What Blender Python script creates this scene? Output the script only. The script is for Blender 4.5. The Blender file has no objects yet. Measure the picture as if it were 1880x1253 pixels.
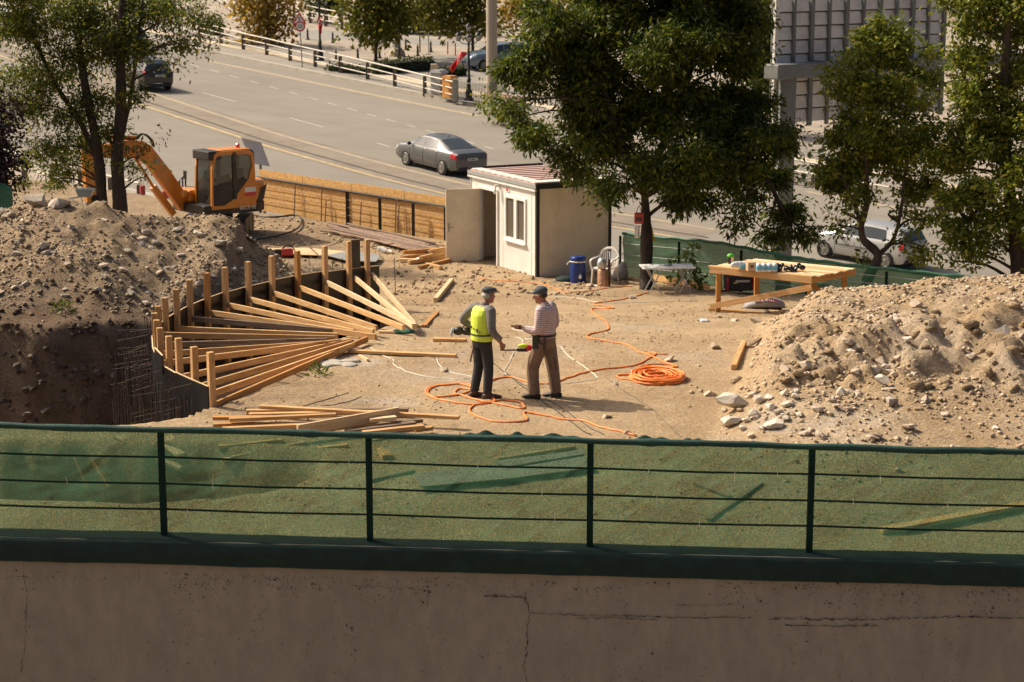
import bpy, bmesh, math, random
import numpy as np
from mathutils import Vector, Matrix, Quaternion

# ------------------------------------------------------------------ camera, world, sun, exposure
SC = bpy.context.scene
COL = SC.collection
rnd = random.Random(7)
nrs = np.random.RandomState(11)

FPX, THETA, CAM_Z = 3600.0, math.atan(0.2), 6.77          # focal length in photo pixels, pitch, height over the site
cam_data = bpy.data.cameras.new("camera")
cam_data.sensor_width = 36.0
cam_data.lens = FPX / 1880.0 * 36.0
cam_data.clip_end = 5000.0
cam_data.clip_start = 0.5
cam_data.dof.use_dof = True
cam_data.dof.focus_distance = 33.0
cam_data.dof.aperture_fstop = 3.2
cam = bpy.data.objects.new("camera", cam_data)
cam.location = (0, 0, CAM_Z)
cam.rotation_euler = (math.radians(90) - THETA, 0, 0)
COL.objects.link(cam)
SC.camera = cam

SUN_DIR = Vector((-1.60, 0.76, 1.72)).normalized()          # towards the sun
sun_el = math.asin(SUN_DIR.z)
sun_az = math.atan2(SUN_DIR.x, SUN_DIR.y)
world = bpy.data.worlds.new("World")
SC.world = world
world.use_nodes = True
wn = world.node_tree.nodes
sky = wn.new("ShaderNodeTexSky")
sky.sky_type = 'NISHITA'
sky.sun_disc = False
sky.sun_elevation = sun_el
sky.sun_rotation = sun_az
sky.air_density = 0.75
sky.dust_density = 8.0
sky.ozone_density = 0.0
bg = wn["Background"]
bg.inputs["Strength"].default_value = 0.094
world.node_tree.links.new(sky.outputs["Color"], bg.inputs["Color"])
sun_data = bpy.data.lights.new("sun", 'SUN')
sun_data.energy = 4.15
sun_data.angle = math.radians(0.55)
sun_data.color = (1.0, 0.885, 0.69)
sun = bpy.data.objects.new("sun", sun_data)
sun.rotation_euler = SUN_DIR.to_track_quat('Z', 'Y').to_euler()
sun.location = (0, 0, 60)
COL.objects.link(sun)
SC.view_settings.view_transform = 'Standard'
SC.view_settings.look = 'None'
SC.view_settings.exposure = 0.34
SC.view_settings.gamma = 1.0
SC.view_settings.use_curve_mapping = False
SC.render.engine = 'CYCLES'
SC.cycles.use_denoising = True
SC.cycles.max_bounces = 8
SC.cycles.transparent_max_bounces = 16
SC.cycles.caustics_reflective = False
SC.cycles.caustics_refractive = False

# ------------------------------------------------------------------ geometry of the place
_c, _s = math.cos(THETA), math.sin(THETA)
def ray(x, y):
    u = (x - 940.0) / FPX; v = (626.5 - y) / FPX
    return Vector((u, _c + _s * v, -_s + _c * v))
def P(x, y, d):
    return Vector((0, 0, CAM_Z)) + ray(x, y) * d
def PZ(x, y, z):
    r = ray(x, y)
    return P(x, y, (z - CAM_Z) / r.z)
def PY(x, y, Y):
    r = ray(x, y)
    return P(x, y, Y / r.y)
# the sloping road: z = RK0 + RKX x + RKY y
RKX, RKY = -0.0388, 0.0495
RK0 = -2.5 + RKX * 2.85 - RKY * 81.8
ROAD_N = Vector((-RKX, -RKY, 1)).normalized()
def road_z(x, y): return RK0 + RKX * x + RKY * y
def PR(x, y, dz=0.0):
    r = ray(x, y)
    return P(x, y, (CAM_Z - RK0 - dz) / (RKX * r.x + RKY * r.y - r.z))

# ---- value noise in numpy
_tab = np.random.RandomState(3).rand(256, 256).astype(np.float64)
def vnoise(x, y):
    x = np.asarray(x, float); y = np.asarray(y, float)
    xi = np.floor(x).astype(int); yi = np.floor(y).astype(int)
    fx = x - xi; fy = y - yi
    fx = fx * fx * (3 - 2 * fx); fy = fy * fy * (3 - 2 * fy)
    a = _tab[xi & 255, yi & 255]; b = _tab[(xi + 1) & 255, yi & 255]
    c = _tab[xi & 255, (yi + 1) & 255]; d = _tab[(xi + 1) & 255, (yi + 1) & 255]
    return (a * (1 - fx) + b * fx) * (1 - fy) + (c * (1 - fx) + d * fx) * fy
def fbm(x, y, o=4):
    t = 0; a = 1.0; n = 0
    for k in range(o):
        t = t + a * (vnoise(x * 2 ** k + 17.3 * k, y * 2 ** k + 5.1 * k) - .5); n += a; a *= .5
    return t / n * 2
def sstep(a, b, x):
    t = np.clip((x - a) / (b - a), 0, 1)
    return t * t * (3 - 2 * t)
def inpoly(px, py, poly):
    ins = np.zeros(px.shape, bool)
    n = len(poly)
    for i in range(n):
        x0, y0 = poly[i]; x1, y1 = poly[(i + 1) % n]
        cnd = ((y0 > py) != (y1 > py))
        with np.errstate(divide='ignore', invalid='ignore'):
            xx = (x1 - x0) * (py - y0) / (y1 - y0 if y1 != y0 else 1e-9) + x0
        ins ^= cnd & (px < xx)
    return ins
def distpoly(px, py, poly, closed=True):
    d = np.full(px.shape, 1e9)
    n = len(poly)
    for i in range(n if closed else n - 1):
        x0, y0 = poly[i]; x1, y1 = poly[(i + 1) % n]
        dx, dy = x1 - x0, y1 - y0
        L = dx * dx + dy * dy + 1e-9
        t = np.clip(((px - x0) * dx + (py - y0) * dy) / L, 0, 1)
        d = np.minimum(d, np.hypot(px - x0 - t * dx, py - y0 - t * dy))
    return d

# ---- the curved formwork, from the line of its top edge (all at height FW_TOP)
FW_TOP = 0.30
FW_PIX = [(384, 711), (352, 698), (318, 683), (303, 675), (287, 662), (278, 640), (277, 618), (282, 603), (296, 592),
          (318, 578), (340, 565), (372, 551), (407, 538), (448, 527), (494, 517), (541, 508), (592, 500), (648, 492), (677, 490), (697, 488)]
FW = [PZ(x, y, FW_TOP).xy for x, y in FW_PIX]
# smooth the plan
for _ in range(2):
    FW = [FW[0]] + [(FW[i - 1] + FW[i] * 2 + FW[i + 1]) / 4 for i in range(1, len(FW) - 1)] + [FW[-1]]
HOL_IN = [(-2.35, 40.0), (-1.75, 38.8), (-2.0, 37.4), (-2.55, 35.9), (-3.0, 34.4), (-3.05, 33.0), (-3.15, 31.6), (-3.5, 30.6), (-4.1, 29.6)]
HOLLOW = [tuple(p) for p in FW] + HOL_IN
PIT_OUT = [(-2.5, 41.3), (-4.4, 41.2), (-6.1, 39.0), (-7.0, 36.9), (-8.6, 36.0), (-11, 36.2), (-17, 36.4), (-17, 27.7), (-9, 27.5), (-6.5, 27.4), (-5.2, 27.9)]
PIT = [tuple(p) for p in FW] + PIT_OUT
TRENCH = [(-17, 23.8), (-9, 23.75), (-4.6, 23.65), (-3.2, 24.0), (-2.3, 24.9), (-2.6, 26.0), (-3.8, 26.5), (-5.4, 26.75), (-9, 26.8), (-17, 26.9)]

M1 = []      # left spoil heap: crest (X, Y, Z)
for x, y, Y in [(-160, 392, 41), (0, 383, 41), (60, 366, 41), (110, 361, 41), (200, 377, 41), (240, 388, 41), (300, 394, 41.5), (350, 397, 42),
                (400, 396, 42), (440, 408, 42), (465, 440, 42.5), (520, 478, 43), (570, 500, 43.5), (610, 522, 44), (650, 545, 44.5)]:
    M1.append(tuple(PY(x, y, Y)))
M1 = np.array(M1)
M2 = []      # right spoil heap
for x, y, Y in [(1390, 625, 33.5), (1440, 592, 33.5), (1480, 548, 33.5), (1520, 528, 33.5), (1580, 523, 33.5), (1640, 521, 33.5), (1700, 518, 33.5), (1760, 511, 33.5), (1820, 508, 33.5), (1880, 503, 33.5), (2040, 500, 33.5)]:
    M2.append(tuple(PY(x, y, Y)))
M2 = np.array(M2)
M2[0, 2] = 0.0
def site_base(X, Y):
    t = np.asarray(Y, float)
    z = -0.1 * (np.clip(t - 34, 0, 14.5) + 0.0)
    z = z - 0.12 * np.clip(X - 5, 0, 6) * sstep(38, 44, t)
    z = z + (-.135 - .027 * np.clip(X, -8, 8)) * (1 - sstep(22.7, 25.5, t))
    return z
def height(X, Y, detail=True):
    X = np.asarray(X, float); Y = np.asarray(Y, float)
    z = site_base(X, Y)
    z = z + 0.05 * fbm(X * .5, Y * .5, 3)
    # left heap
    cy = np.interp(X, M1[:, 0], M1[:, 1]); cz = np.interp(X, M1[:, 0], M1[:, 2])
    wob = 0.5 * fbm(X * .6 + 9, Y * .6, 3)
    tt = Y - cy + wob * .6
    hh = np.maximum(cz - site_base(X, cy), 0)
    front = np.clip(1 - (-tt) / np.where(X < -6.5, 5.2, 3.0 + 1.2 * np.clip(hh, 0, 2)), 0, 1)
    back = np.clip(1 - tt / 3.4, 0, 1)
    pr = np.where(tt < 0, front, back)
    pr = pr * (1.12 - .12 * pr)
    m1 = hh * pr
    # right heap: profile across Y, laterally measured towards the camera
    Xn = X * 33.5 / np.maximum(Y, 20)
    ch = np.interp(Xn, M2[:, 0], M2[:, 2], left=0) 
    Yw = Y + .8 * fbm(X * .45 + 4, Y * .3 + 2, 3)
    toe = np.interp(Yw, [25.2, 27.2, 28.6, 29.3, 30.2, 33.5, 35.2, 38.5], [0, .22, .5, .86, .95, 1.0, .75, 0])
    ch2 = np.interp(Xn + np.clip(33.5 - Y, 0, 8) * .12, M2[:, 0], M2[:, 2], left=0)
    m2 = ch2 * toe
    z = z + m1 + m2
    m = np.clip(m1 + m2, 0, 1.2)
    # pit and hollow
    pp = np.stack([X.ravel(), Y.ravel()], 1)
    wx = X + .16 * fbm(X * 1.7, Y * 1.7, 3); wy = Y + .16 * fbm(X * 1.7 + 50, Y * 1.7, 3)
    dF = distpoly(X, Y, [tuple(p) for p in FW], False)
    k = sstep(.1, .5, dF)
    wx = X + (wx - X) * k; wy = Y + (wy - Y) * k
    ip = inpoly(wx, wy, PIT); dp = distpoly(wx, wy, PIT_OUT, False)
    dep = sstep(0, 1, np.clip(dp / .95, 0, 1)) * ip
    z = z * (1 - dep) + (-3.0 + .25 * fbm(X * 1.3, Y * 1.3, 3)) * dep
    it_ = inpoly(wx, wy, TRENCH); dt_ = distpoly(wx, wy, TRENCH)
    dep3 = sstep(0, 1, np.clip(dt_ / .6, 0, 1)) * it_
    z = z * (1 - dep3) + (-1.2 + .2 * fbm(X * 1.3, Y * 1.3, 3)) * dep3
    ih = inpoly(wx, wy, HOLLOW); dh = distpoly(wx, wy, HOL_IN, False)
    dep2 = sstep(0, 1, np.clip(dh / .7, 0, 1)) * ih
    z = z * (1 - dep2) + (-1.15 + .1 * fbm(X * 1.5, Y * 1.5, 3)) * dep2
    if detail:
        z = z + (.02 + .10 * m + .10 * dep + .05 * dep2) * fbm(X * 2.2, Y * 2.2, 4) + (.010 + .035 * m) * fbm(X * 9, Y * 9, 2)
        scarp = sstep(27.9, 28.5, Yw) * (1 - sstep(29.7, 30.4, Yw)) * np.clip(ch2, 0, 1)
        z = z + scarp * .27 * (np.abs(fbm(X * 1.9 + 3, Y * 1.9, 4)) * 2 - .5)
    return z
_gx = np.arange(-14, 13, .07); _gy = np.arange(22, 66, .07)
_GX, _GY = np.meshgrid(_gx, _gy, indexing='ij')
_H0 = height(_GX, _GY, False); _H1 = height(_GX, _GY, True)
def _bil(T, x, y):
    fx = np.clip((np.asarray(x) - _gx[0]) / .07, 0, len(_gx) - 2); fy = np.clip((np.asarray(y) - _gy[0]) / .07, 0, len(_gy) - 2)
    i = fx.astype(int); j = fy.astype(int); a = fx - i; b = fy - j
    i = np.minimum(i, len(_gx) - 2); j = np.minimum(j, len(_gy) - 2)
    return (T[i, j] * (1 - a) + T[i + 1, j] * a) * (1 - b) + (T[i, j + 1] * (1 - a) + T[i + 1, j + 1] * a) * b
def hfast(x, y): return _bil(_H1, x, y)
def hz(x, y):
    return float(_bil(_H1, np.array([x]), np.array([y]))[0])
_ds = np.arange(22.9, 66, .03)
def G(x, y, dz=0.0):
    """point of the site ground seen at a photo position"""
    r = ray(x, y)
    hit = np.nonzero(CAM_Z + r.z * _ds <= _bil(_H0, r.x * _ds, r.y * _ds))[0]
    d = float(_ds[hit[0]]) if len(hit) else 60.0
    p = P(x, y, d)
    p.z = hz(p.x, p.y) + dz
    return p

# ------------------------------------------------------------------ object helpers
def tag(o, label=None, cat=None, group=None, kind=None):
    if label: o["label"] = label
    if cat: o["category"] = cat
    if group: o["group"] = group
    if kind: o["kind"] = kind
    return o
def empty(name, loc=(0, 0, 0), rz=0.0, mat=None):
    o = bpy.data.objects.new(name, None)
    o.empty_display_size = .2
    if mat is not None: o.matrix_basis = mat
    else:
        o.location = loc; o.rotation_euler = (0, 0, rz)
    COL.objects.link(o)
    return o
def wmat(o):
    m = o.matrix_parent_inverse @ o.matrix_basis if o.parent else o.matrix_basis.copy()
    return wmat(o.parent) @ m if o.parent else m
def link(name, me, parent=None, world=True):
    o = bpy.data.objects.new(name, me)
    COL.objects.link(o)
    if parent:
        o.parent = parent
        if world: o.matrix_parent_inverse = wmat(parent).inverted()
    return o
def np_mesh(name, V, F, mat=None, smooth=False):
    V = np.asarray(V, np.float32); F = np.asarray(F, np.int32)
    me = bpy.data.meshes.new(name)
    me.vertices.add(len(V)); me.vertices.foreach_set("co", V.ravel())
    n, k = F.shape
    me.loops.add(n * k); me.loops.foreach_set("vertex_index", F.ravel())
    me.polygons.add(n); me.polygons.foreach_set("loop_start", np.arange(n, dtype=np.int32) * k)
    if smooth: me.polygons.foreach_set("use_smooth", np.ones(n, bool))
    me.update(calc_edges=True); me.validate()
    if mat: me.materials.append(mat)
    return me
class MB:
    def __init__(s): s.v = []; s.f = []
    def add(s, vs, fs):
        b = len(s.v); s.v += [Vector(q) for q in vs]; s.f += [tuple(i + b for i in q) for q in fs]; return s
    def box(s, c, size, M=None, taper=1.0):
        x, y, z = [q / 2 for q in size]
        vs = [Vector((a * x * (taper if e > 0 else 1), b * y * (taper if e > 0 else 1), e * z)) for e in (-1, 1) for b in (-1, 1) for a in (-1, 1)]
        if M is not None: vs = [M @ q for q in vs]
        vs = [q + Vector(c) for q in vs]
        return s.add(vs, [(0, 2, 3, 1), (4, 5, 7, 6), (0, 1, 5, 4), (2, 6, 7, 3), (0, 4, 6, 2), (1, 3, 7, 5)])
    def beam(s, p0, p1, w, h, up=(0, 0, 1)):
        p0 = Vector(p0); p1 = Vector(p1); d = (p1 - p0); L = d.length; d.normalize()
        u = Vector(up); sd = d.cross(u)
        if sd.length < 1e-4: sd = d.cross(Vector((0, 1, 0)))
        sd.normalize(); u = sd.cross(d)
        vs = [p + sd * a * w / 2 + u * b * h / 2 for p in (p0, p1) for b in (-1, 1) for a in (-1, 1)]
        return s.add(vs, [(0, 1, 3, 2), (4, 6, 7, 5), (0, 4, 5, 1), (2, 3, 7, 6), (0, 2, 6, 4), (1, 5, 7, 3)])
    def tube(s, pts, r, n=8, caps=True):
        pts = [Vector(p) for p in pts]; m = len(pts)
        rs = r if isinstance(r, (list, tuple)) else [r] * m
        fr = None; rings = []
        for i, p in enumerate(pts):
            t = (pts[min(i + 1, m - 1)] - pts[max(i - 1, 0)])
            t = t.normalized() if t.length > 1e-9 else Vector((0, 0, 1))
            if fr is None:
                a = Vector((0, 0, 1)) if abs(t.z) < .9 else Vector((1, 0, 0))
                fr = t.cross(a).normalized()
            fr = (fr - t * fr.dot(t))
            fr = fr.normalized() if fr.length > 1e-6 else t.orthogonal().normalized()
            b = t.cross(fr)
            rr = rs[i]; ra, rb = rr if isinstance(rr, (list, tuple)) else (rr, rr)
            rings.append([p + fr * math.cos(2 * math.pi * k / n) * ra + b * math.sin(2 * math.pi * k / n) * rb for k in range(n)])
        return s.rings(rings, caps)
    def rings(s, rings, caps=True):
        b = len(s.v); n = len(rings[0])
        for q in rings: s.v += [Vector(x) for x in q]
        for i in range(len(rings) - 1):
            for k in range(n):
                s.f.append((b + i * n + k, b + i * n + (k + 1) % n, b + (i + 1) * n + (k + 1) % n, b + (i + 1) * n + k))
        if caps:
            s.f.append(tuple(b + k for k in reversed(range(n))))
            s.f.append(tuple(b + (len(rings) - 1) * n + k for k in range(n)))
        return s
    def lathe(s, prof, c=(0, 0, 0), n=14, M=None, caps=True):
        c = Vector(c)
        rg = []
        for r, z in prof:
            q = [Vector((r * math.cos(2 * math.pi * k / n), r * math.sin(2 * math.pi * k / n), z)) for k in range(n)]
            rg.append([(M @ x if M is not None else x) + c for x in q])
        return s.rings(rg, caps)
    def ell(s, c, r, n=12, m=8, M=None):
        r = r if isinstance(r, (list, tuple)) else (r, r, r)
        rg = []
        for i in range(m + 1):
            a = math.pi * (i + .02 if i == 0 else (i - .02 if i == m else i)) / m
            q = [Vector((r[0] * math.sin(a) * math.cos(2 * math.pi * k / n), r[1] * math.sin(a) * math.sin(2 * math.pi * k / n), -r[2] * math.cos(a))) for k in range(n)]
            rg.append([(M @ x if M is not None else x) + Vector(c) for x in q])
        return s.rings(rg)
    def prism(s, poly, t, fn):
        """poly of 2-d points extruded by t; fn(a, b, e) -> point"""
        n = len(poly); b = len(s.v)
        for e in (0, t): s.v += [Vector(fn(a, q, e)) for a, q in poly]
        s.f.append(tuple(b + k for k in reversed(range(n)))); s.f.append(tuple(b + n + k for k in range(n)))
        for k in range(n): s.f.append((b + k, b + (k + 1) % n, b + n + (k + 1) % n, b + n + k))
        return s
    def grid(s, fn, nu, nv, closed=False):
        b = len(s.v)
        for i in range(nu + 1):
            for j in range(nv + 1): s.v.append(Vector(fn(i / nu, j / nv)))
        for i in range(nu):
            for j in range(nv):
                s.f.append((b + i * (nv + 1) + j, b + (i + 1) * (nv + 1) + j, b + (i + 1) * (nv + 1) + j + 1, b + i * (nv + 1) + j + 1))
        return s
    def mesh(s, name, mat=None, smooth=False):
        me = bpy.data.meshes.new(name)
        me.from_pydata([tuple(q) for q in s.v], [], s.f)
        bm = bmesh.new(); bm.from_mesh(me); bmesh.ops.recalc_face_normals(bm, faces=bm.faces); bm.to_mesh(me); bm.free()
        if smooth:
            me.polygons.foreach_set("use_smooth", [True] * len(me.polygons))
            if smooth != 'all':
                me.set_sharp_from_angle(angle=math.radians(40))
        if mat: me.materials.append(mat)
        me.update()
        return me
    def build(s, name, mat, parent=None, smooth=False, world=False, bev=0.0, solid=0.0):
        o = link(name, s.mesh(name, mat, smooth), parent, world)
        if solid:
            m = o.modifiers.new("solid", 'SOLIDIFY'); m.thickness = solid; m.offset = 0
        if bev:
            m = o.modifiers.new("bevel", 'BEVEL'); m.width = bev; m.segments = 2; m.limit_method = 'ANGLE'
        return o
def frame_mat(p0, p1, up=(0, 0, 1), roll=0.0):
    p0 = Vector(p0); p1 = Vector(p1); d = (p1 - p0).normalized(); u = Vector(up)
    if abs(d.dot(u)) > .98: u = Vector((0, 1, 0))
    y = u.cross(d).normalized(); z = d.cross(y)
    M = Matrix((d, y, z)).transposed().to_4x4()
    M = Matrix.Translation((p0 + p1) / 2) @ M @ Matrix.Rotation(roll, 4, 'X')
    return M
def timber(name, p0, p1, w, h, mat, parent=None, roll=0.0, up=(0, 0, 1)):
    """a sawn timber whose own X axis runs along the grain"""
    L = (Vector(p1) - Vector(p0)).length
    b = MB().box((0, 0, 0), (L, w, h))
    o = link(name, b.mesh(name, mat), parent, True)
    o.matrix_basis = frame_mat(p0, p1, up, roll)
    m = o.modifiers.new("bevel", 'BEVEL'); m.width = min(w, h) * .07; m.segments = 1
    return o
def remeshed(mb, name, mat, parent=None, voxel=.012, it=4, world=False):
    tmp = bpy.data.objects.new("tmp", mb.mesh("tmp"))
    COL.objects.link(tmp)
    m = tmp.modifiers.new("r", 'REMESH'); m.mode = 'VOXEL'; m.voxel_size = voxel; m.use_smooth_shade = True
    k = tmp.modifiers.new("s", 'SMOOTH'); k.iterations = it; k.factor = .5
    dg = bpy.context.evaluated_depsgraph_get()
    me = bpy.data.meshes.new_from_object(tmp.evaluated_get(dg))
    me.name = name
    bpy.data.objects.remove(tmp)
    me.materials.clear(); me.materials.append(mat)
    me.polygons.foreach_set("use_smooth", [True] * len(me.polygons))
    return link(name, me, parent, world)
def lettering(name, txt, size, M, mat, parent, ext=.004, align='CENTER'):
    cu = bpy.data.curves.new(name, 'FONT'); cu.body = txt; cu.size = size; cu.extrude = ext
    cu.align_x = align; cu.align_y = 'CENTER'
    tmp = bpy.data.objects.new("tmp", cu); COL.objects.link(tmp)
    dg = bpy.context.evaluated_depsgraph_get()
    me = bpy.data.meshes.new_from_object(tmp.evaluated_get(dg)); bpy.data.objects.remove(tmp)
    me.materials.clear(); me.materials.append(mat)
    o = link(name, me, parent, False); o.matrix_basis = M
    return o
def face_mat(o, right, up):
    """matrix for flat lettering at o reading along right with the given up"""
    r = Vector(right).normalized(); u = Vector(up); u = (u - r * u.dot(r)).normalized(); n = r.cross(u)
    return Matrix.Translation(o) @ Matrix((r, u, n)).transposed().to_4x4()

# ------------------------------------------------------------------ materials
MT = {}
def newmat(name):
    m = bpy.data.materials.new(name); m.use_nodes = True
    nt = m.node_tree
    return m, nt, nt.nodes, nt.links, nt.nodes["Principled BSDF"]
def lin(c):
    return tuple((q / 12.92 if q <= .04045 else ((q + .055) / 1.055) ** 2.4) for q in c)
def plain(name, col, rough=.7, var=.18, scale=6.0, bump=.15, bscale=40.0, metal=0.0, coord='Object', dirt=None, dirtamt=.35, coat=0.0, spec=.5, rndvar=0.0, streak=None):
    m, nt, N, L, B = newmat(name)
    tc = N.new("ShaderNodeTexCoord"); mp = N.new("ShaderNodeMapping")
    L.new(tc.outputs[coord], mp.inputs[0])
    if streak: mp.inputs["Scale"].default_value = streak
    n1 = N.new("ShaderNodeTexNoise"); n1.inputs["Scale"].default_value = scale; n1.inputs["Detail"].default_value = 6; n1.inputs["Roughness"].default_value = .62
    L.new(mp.outputs[0], n1.inputs["Vector"])
    r = N.new("ShaderNodeMapRange"); r.inputs[1].default_value = .3; r.inputs[2].default_value = .7
    r.inputs[3].default_value = 1 - var; r.inputs[4].default_value = 1 + var
    L.new(n1.outputs["Fac"], r.inputs[0])
    mul = N.new("ShaderNodeMix"); mul.data_type = 'RGBA'; mul.blend_type = 'MULTIPLY'; mul.inputs[0].default_value = 1
    mul.inputs[6].default_value = (*col, 1)
    L.new(r.outputs[0], mul.inputs[7])
    out = mul.outputs[2]
    if dirt:
        n2 = N.new("ShaderNodeTexNoise"); n2.inputs["Scale"].default_value = scale * .35; n2.inputs["Detail"].default_value = 8; n2.inputs["Roughness"].default_value = .7
        L.new(mp.outputs[0], n2.inputs["Vector"])
        r2 = N.new("ShaderNodeMapRange"); r2.inputs[1].default_value = .45; r2.inputs[2].default_value = .68; r2.inputs[3].default_value = 0; r2.inputs[4].default_value = dirtamt
        L.new(n2.outputs["Fac"], r2.inputs[0])
        mx = N.new("ShaderNodeMix"); mx.data_type = 'RGBA'; mx.inputs[7].default_value = (*dirt, 1)
        L.new(r2.outputs[0], mx.inputs[0]); L.new(out, mx.inputs[6]); out = mx.outputs[2]
    if rndvar:
        oi = N.new("ShaderNodeObjectInfo")
        r3 = N.new("ShaderNodeMapRange"); r3.inputs[3].default_value = 1 - rndvar; r3.inputs[4].default_value = 1 + rndvar
        L.new(oi.outputs["Random"], r3.inputs[0])
        m2 = N.new("ShaderNodeMix"); m2.data_type = 'RGBA'; m2.blend_type = 'MULTIPLY'; m2.inputs[0].default_value = 1
        L.new(out, m2.inputs[6]); L.new(r3.outputs[0], m2.inputs[7]); out = m2.outputs[2]
    L.new(out, B.inputs["Base Color"])
    B.inputs["Roughness"].default_value = rough; B.inputs["Metallic"].default_value = metal
    B.inputs["Specular IOR Level"].default_value = spec
    if coat: B.inputs["Coat Weight"].default_value = coat; B.inputs["Coat Roughness"].default_value = .08
    if bump:
        nb = N.new("ShaderNodeTexNoise"); nb.inputs["Scale"].default_value = bscale; nb.inputs["Detail"].default_value = 4
        L.new(mp.outputs[0], nb.inputs["Vector"])
        bp = N.new("ShaderNodeBump"); bp.inputs["Strength"].default_value = bump; bp.inputs["Distance"].default_value = .02
        L.new(nb.outputs["Fac"], bp.inputs["Height"]); L.new(bp.outputs[0], B.inputs["Normal"])
    MT[name] = m
    return m
def woodmat(name, c0, c1, rough=.75, gscale=1.0, stain=0.0):
    m, nt, N, L, B = newmat(name)
    tc = N.new("ShaderNodeTexCoord"); oi = N.new("ShaderNodeObjectInfo")
    ad = N.new("ShaderNodeVectorMath"); ad.operation = 'ADD'
    sc = N.new("ShaderNodeVectorMath"); sc.operation = 'SCALE'; sc.inputs[0].default_value = (37, 19, 11)
    L.new(oi.outputs["Random"], sc.inputs[3])
    L.new(tc.outputs["Object"], ad.inputs[0]); L.new(sc.outputs[0], ad.inputs[1])
    mp = N.new("ShaderNodeMapping"); mp.inputs["Scale"].default_value = (.7 * gscale, 9 * gscale, 9 * gscale)
    L.new(ad.outputs[0], mp.inputs[0])
    n1 = N.new("ShaderNodeTexNoise"); n1.inputs["Scale"].default_value = 3.2; n1.inputs["Detail"].default_value = 7; n1.inputs["Distortion"].default_value = .6
    L.new(mp.outputs[0], n1.inputs["Vector"])
    cr = N.new("ShaderNodeValToRGB"); cr.color_ramp.elements[0].position = .3; cr.color_ramp.elements[1].position = .68
    cr.color_ramp.elements[0].color = (*c0, 1); cr.color_ramp.elements[1].color = (*c1, 1)
    L.new(n1.outputs["Fac"], cr.inputs[0])
    out = cr.outputs[0]
    # knots and grey stains
    n2 = N.new("ShaderNodeTexNoise"); n2.inputs["Scale"].default_value = 2.3; n2.inputs["Detail"].default_value = 5
    mp2 = N.new("ShaderNodeMapping"); mp2.inputs["Scale"].default_value = (1.2, 4, 4); L.new(ad.outputs[0], mp2.inputs[0]); L.new(mp2.outputs[0], n2.inputs["Vector"])
    r2 = N.new("ShaderNodeMapRange"); r2.inputs[1].default_value = .60; r2.inputs[2].default_value = .74; r2.inputs[4].default_value = .35 + stain
    L.new(n2.outputs["Fac"], r2.inputs[0])
    mx = N.new("ShaderNodeMix"); mx.data_type = 'RGBA'; mx.inputs[7].default_value = (c0[0] * .35, c0[1] * .36, c0[2] * .4, 1)
    L.new(r2.outputs[0], mx.inputs[0]); L.new(out, mx.inputs[6])
    r3 = N.new("ShaderNodeMapRange"); r3.inputs[3].default_value = .78; r3.inputs[4].default_value = 1.18
    L.new(oi.outputs["Random"], r3.inputs[0])
    m2 = N.new("ShaderNodeMix"); m2.data_type = 'RGBA'; m2.blend_type = 'MULTIPLY'; m2.inputs[0].default_value = 1
    L.new(mx.outputs[2], m2.inputs[6]); L.new(r3.outputs[0], m2.inputs[7])
    L.new(m2.outputs[2], B.inputs["Base Color"]); B.inputs["Roughness"].default_value = rough; B.inputs["Specular IOR Level"].default_value = .25
    bp = N.new("ShaderNodeBump"); bp.inputs["Strength"].default_value = .25; bp.inputs["Distance"].default_value = .01
    L.new(n1.outputs["Fac"], bp.inputs["Height"]); L.new(bp.outputs[0], B.inputs["Normal"])
    MT[name] = m; return m
def leafmat(name, c0, c1, c2, trans=.35):
    m, nt, N, L, B = newmat(name)
    g = N.new("ShaderNodeNewGeometry")
    cr = N.new("ShaderNodeValToRGB"); e = cr.color_ramp.elements
    e[0].color = (*c0, 1); e[0].position = 0; e[1].color = (*c2, 1); e[1].position = 1
    q = cr.color_ramp.elements.new(.6); q.color = (*c1, 1)
    L.new(g.outputs["Random Per Island"], cr.inputs[0])
    L.new(cr.outputs[0], B.inputs["Base Color"]); B.inputs["Roughness"].default_value = .5; B.inputs["Specular IOR Level"].default_value = .35
    tr = N.new("ShaderNodeBsdfTranslucent"); 
    hs = N.new("ShaderNodeHueSaturation"); hs.inputs["Hue"].default_value = .492; hs.inputs["Value"].default_value = 1.35; L.new(cr.outputs[0], hs.inputs["Color"]); L.new(hs.outputs[0], tr.inputs["Color"])
    mx = N.new("ShaderNodeMixShader"); mx.inputs[0].default_value = trans
    L.new(B.outputs[0], mx.inputs[1]); L.new(tr.outputs[0], mx.inputs[2]); L.new(mx.outputs[0], N["Material Output"].inputs[0])
    MT[name] = m; return m
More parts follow.
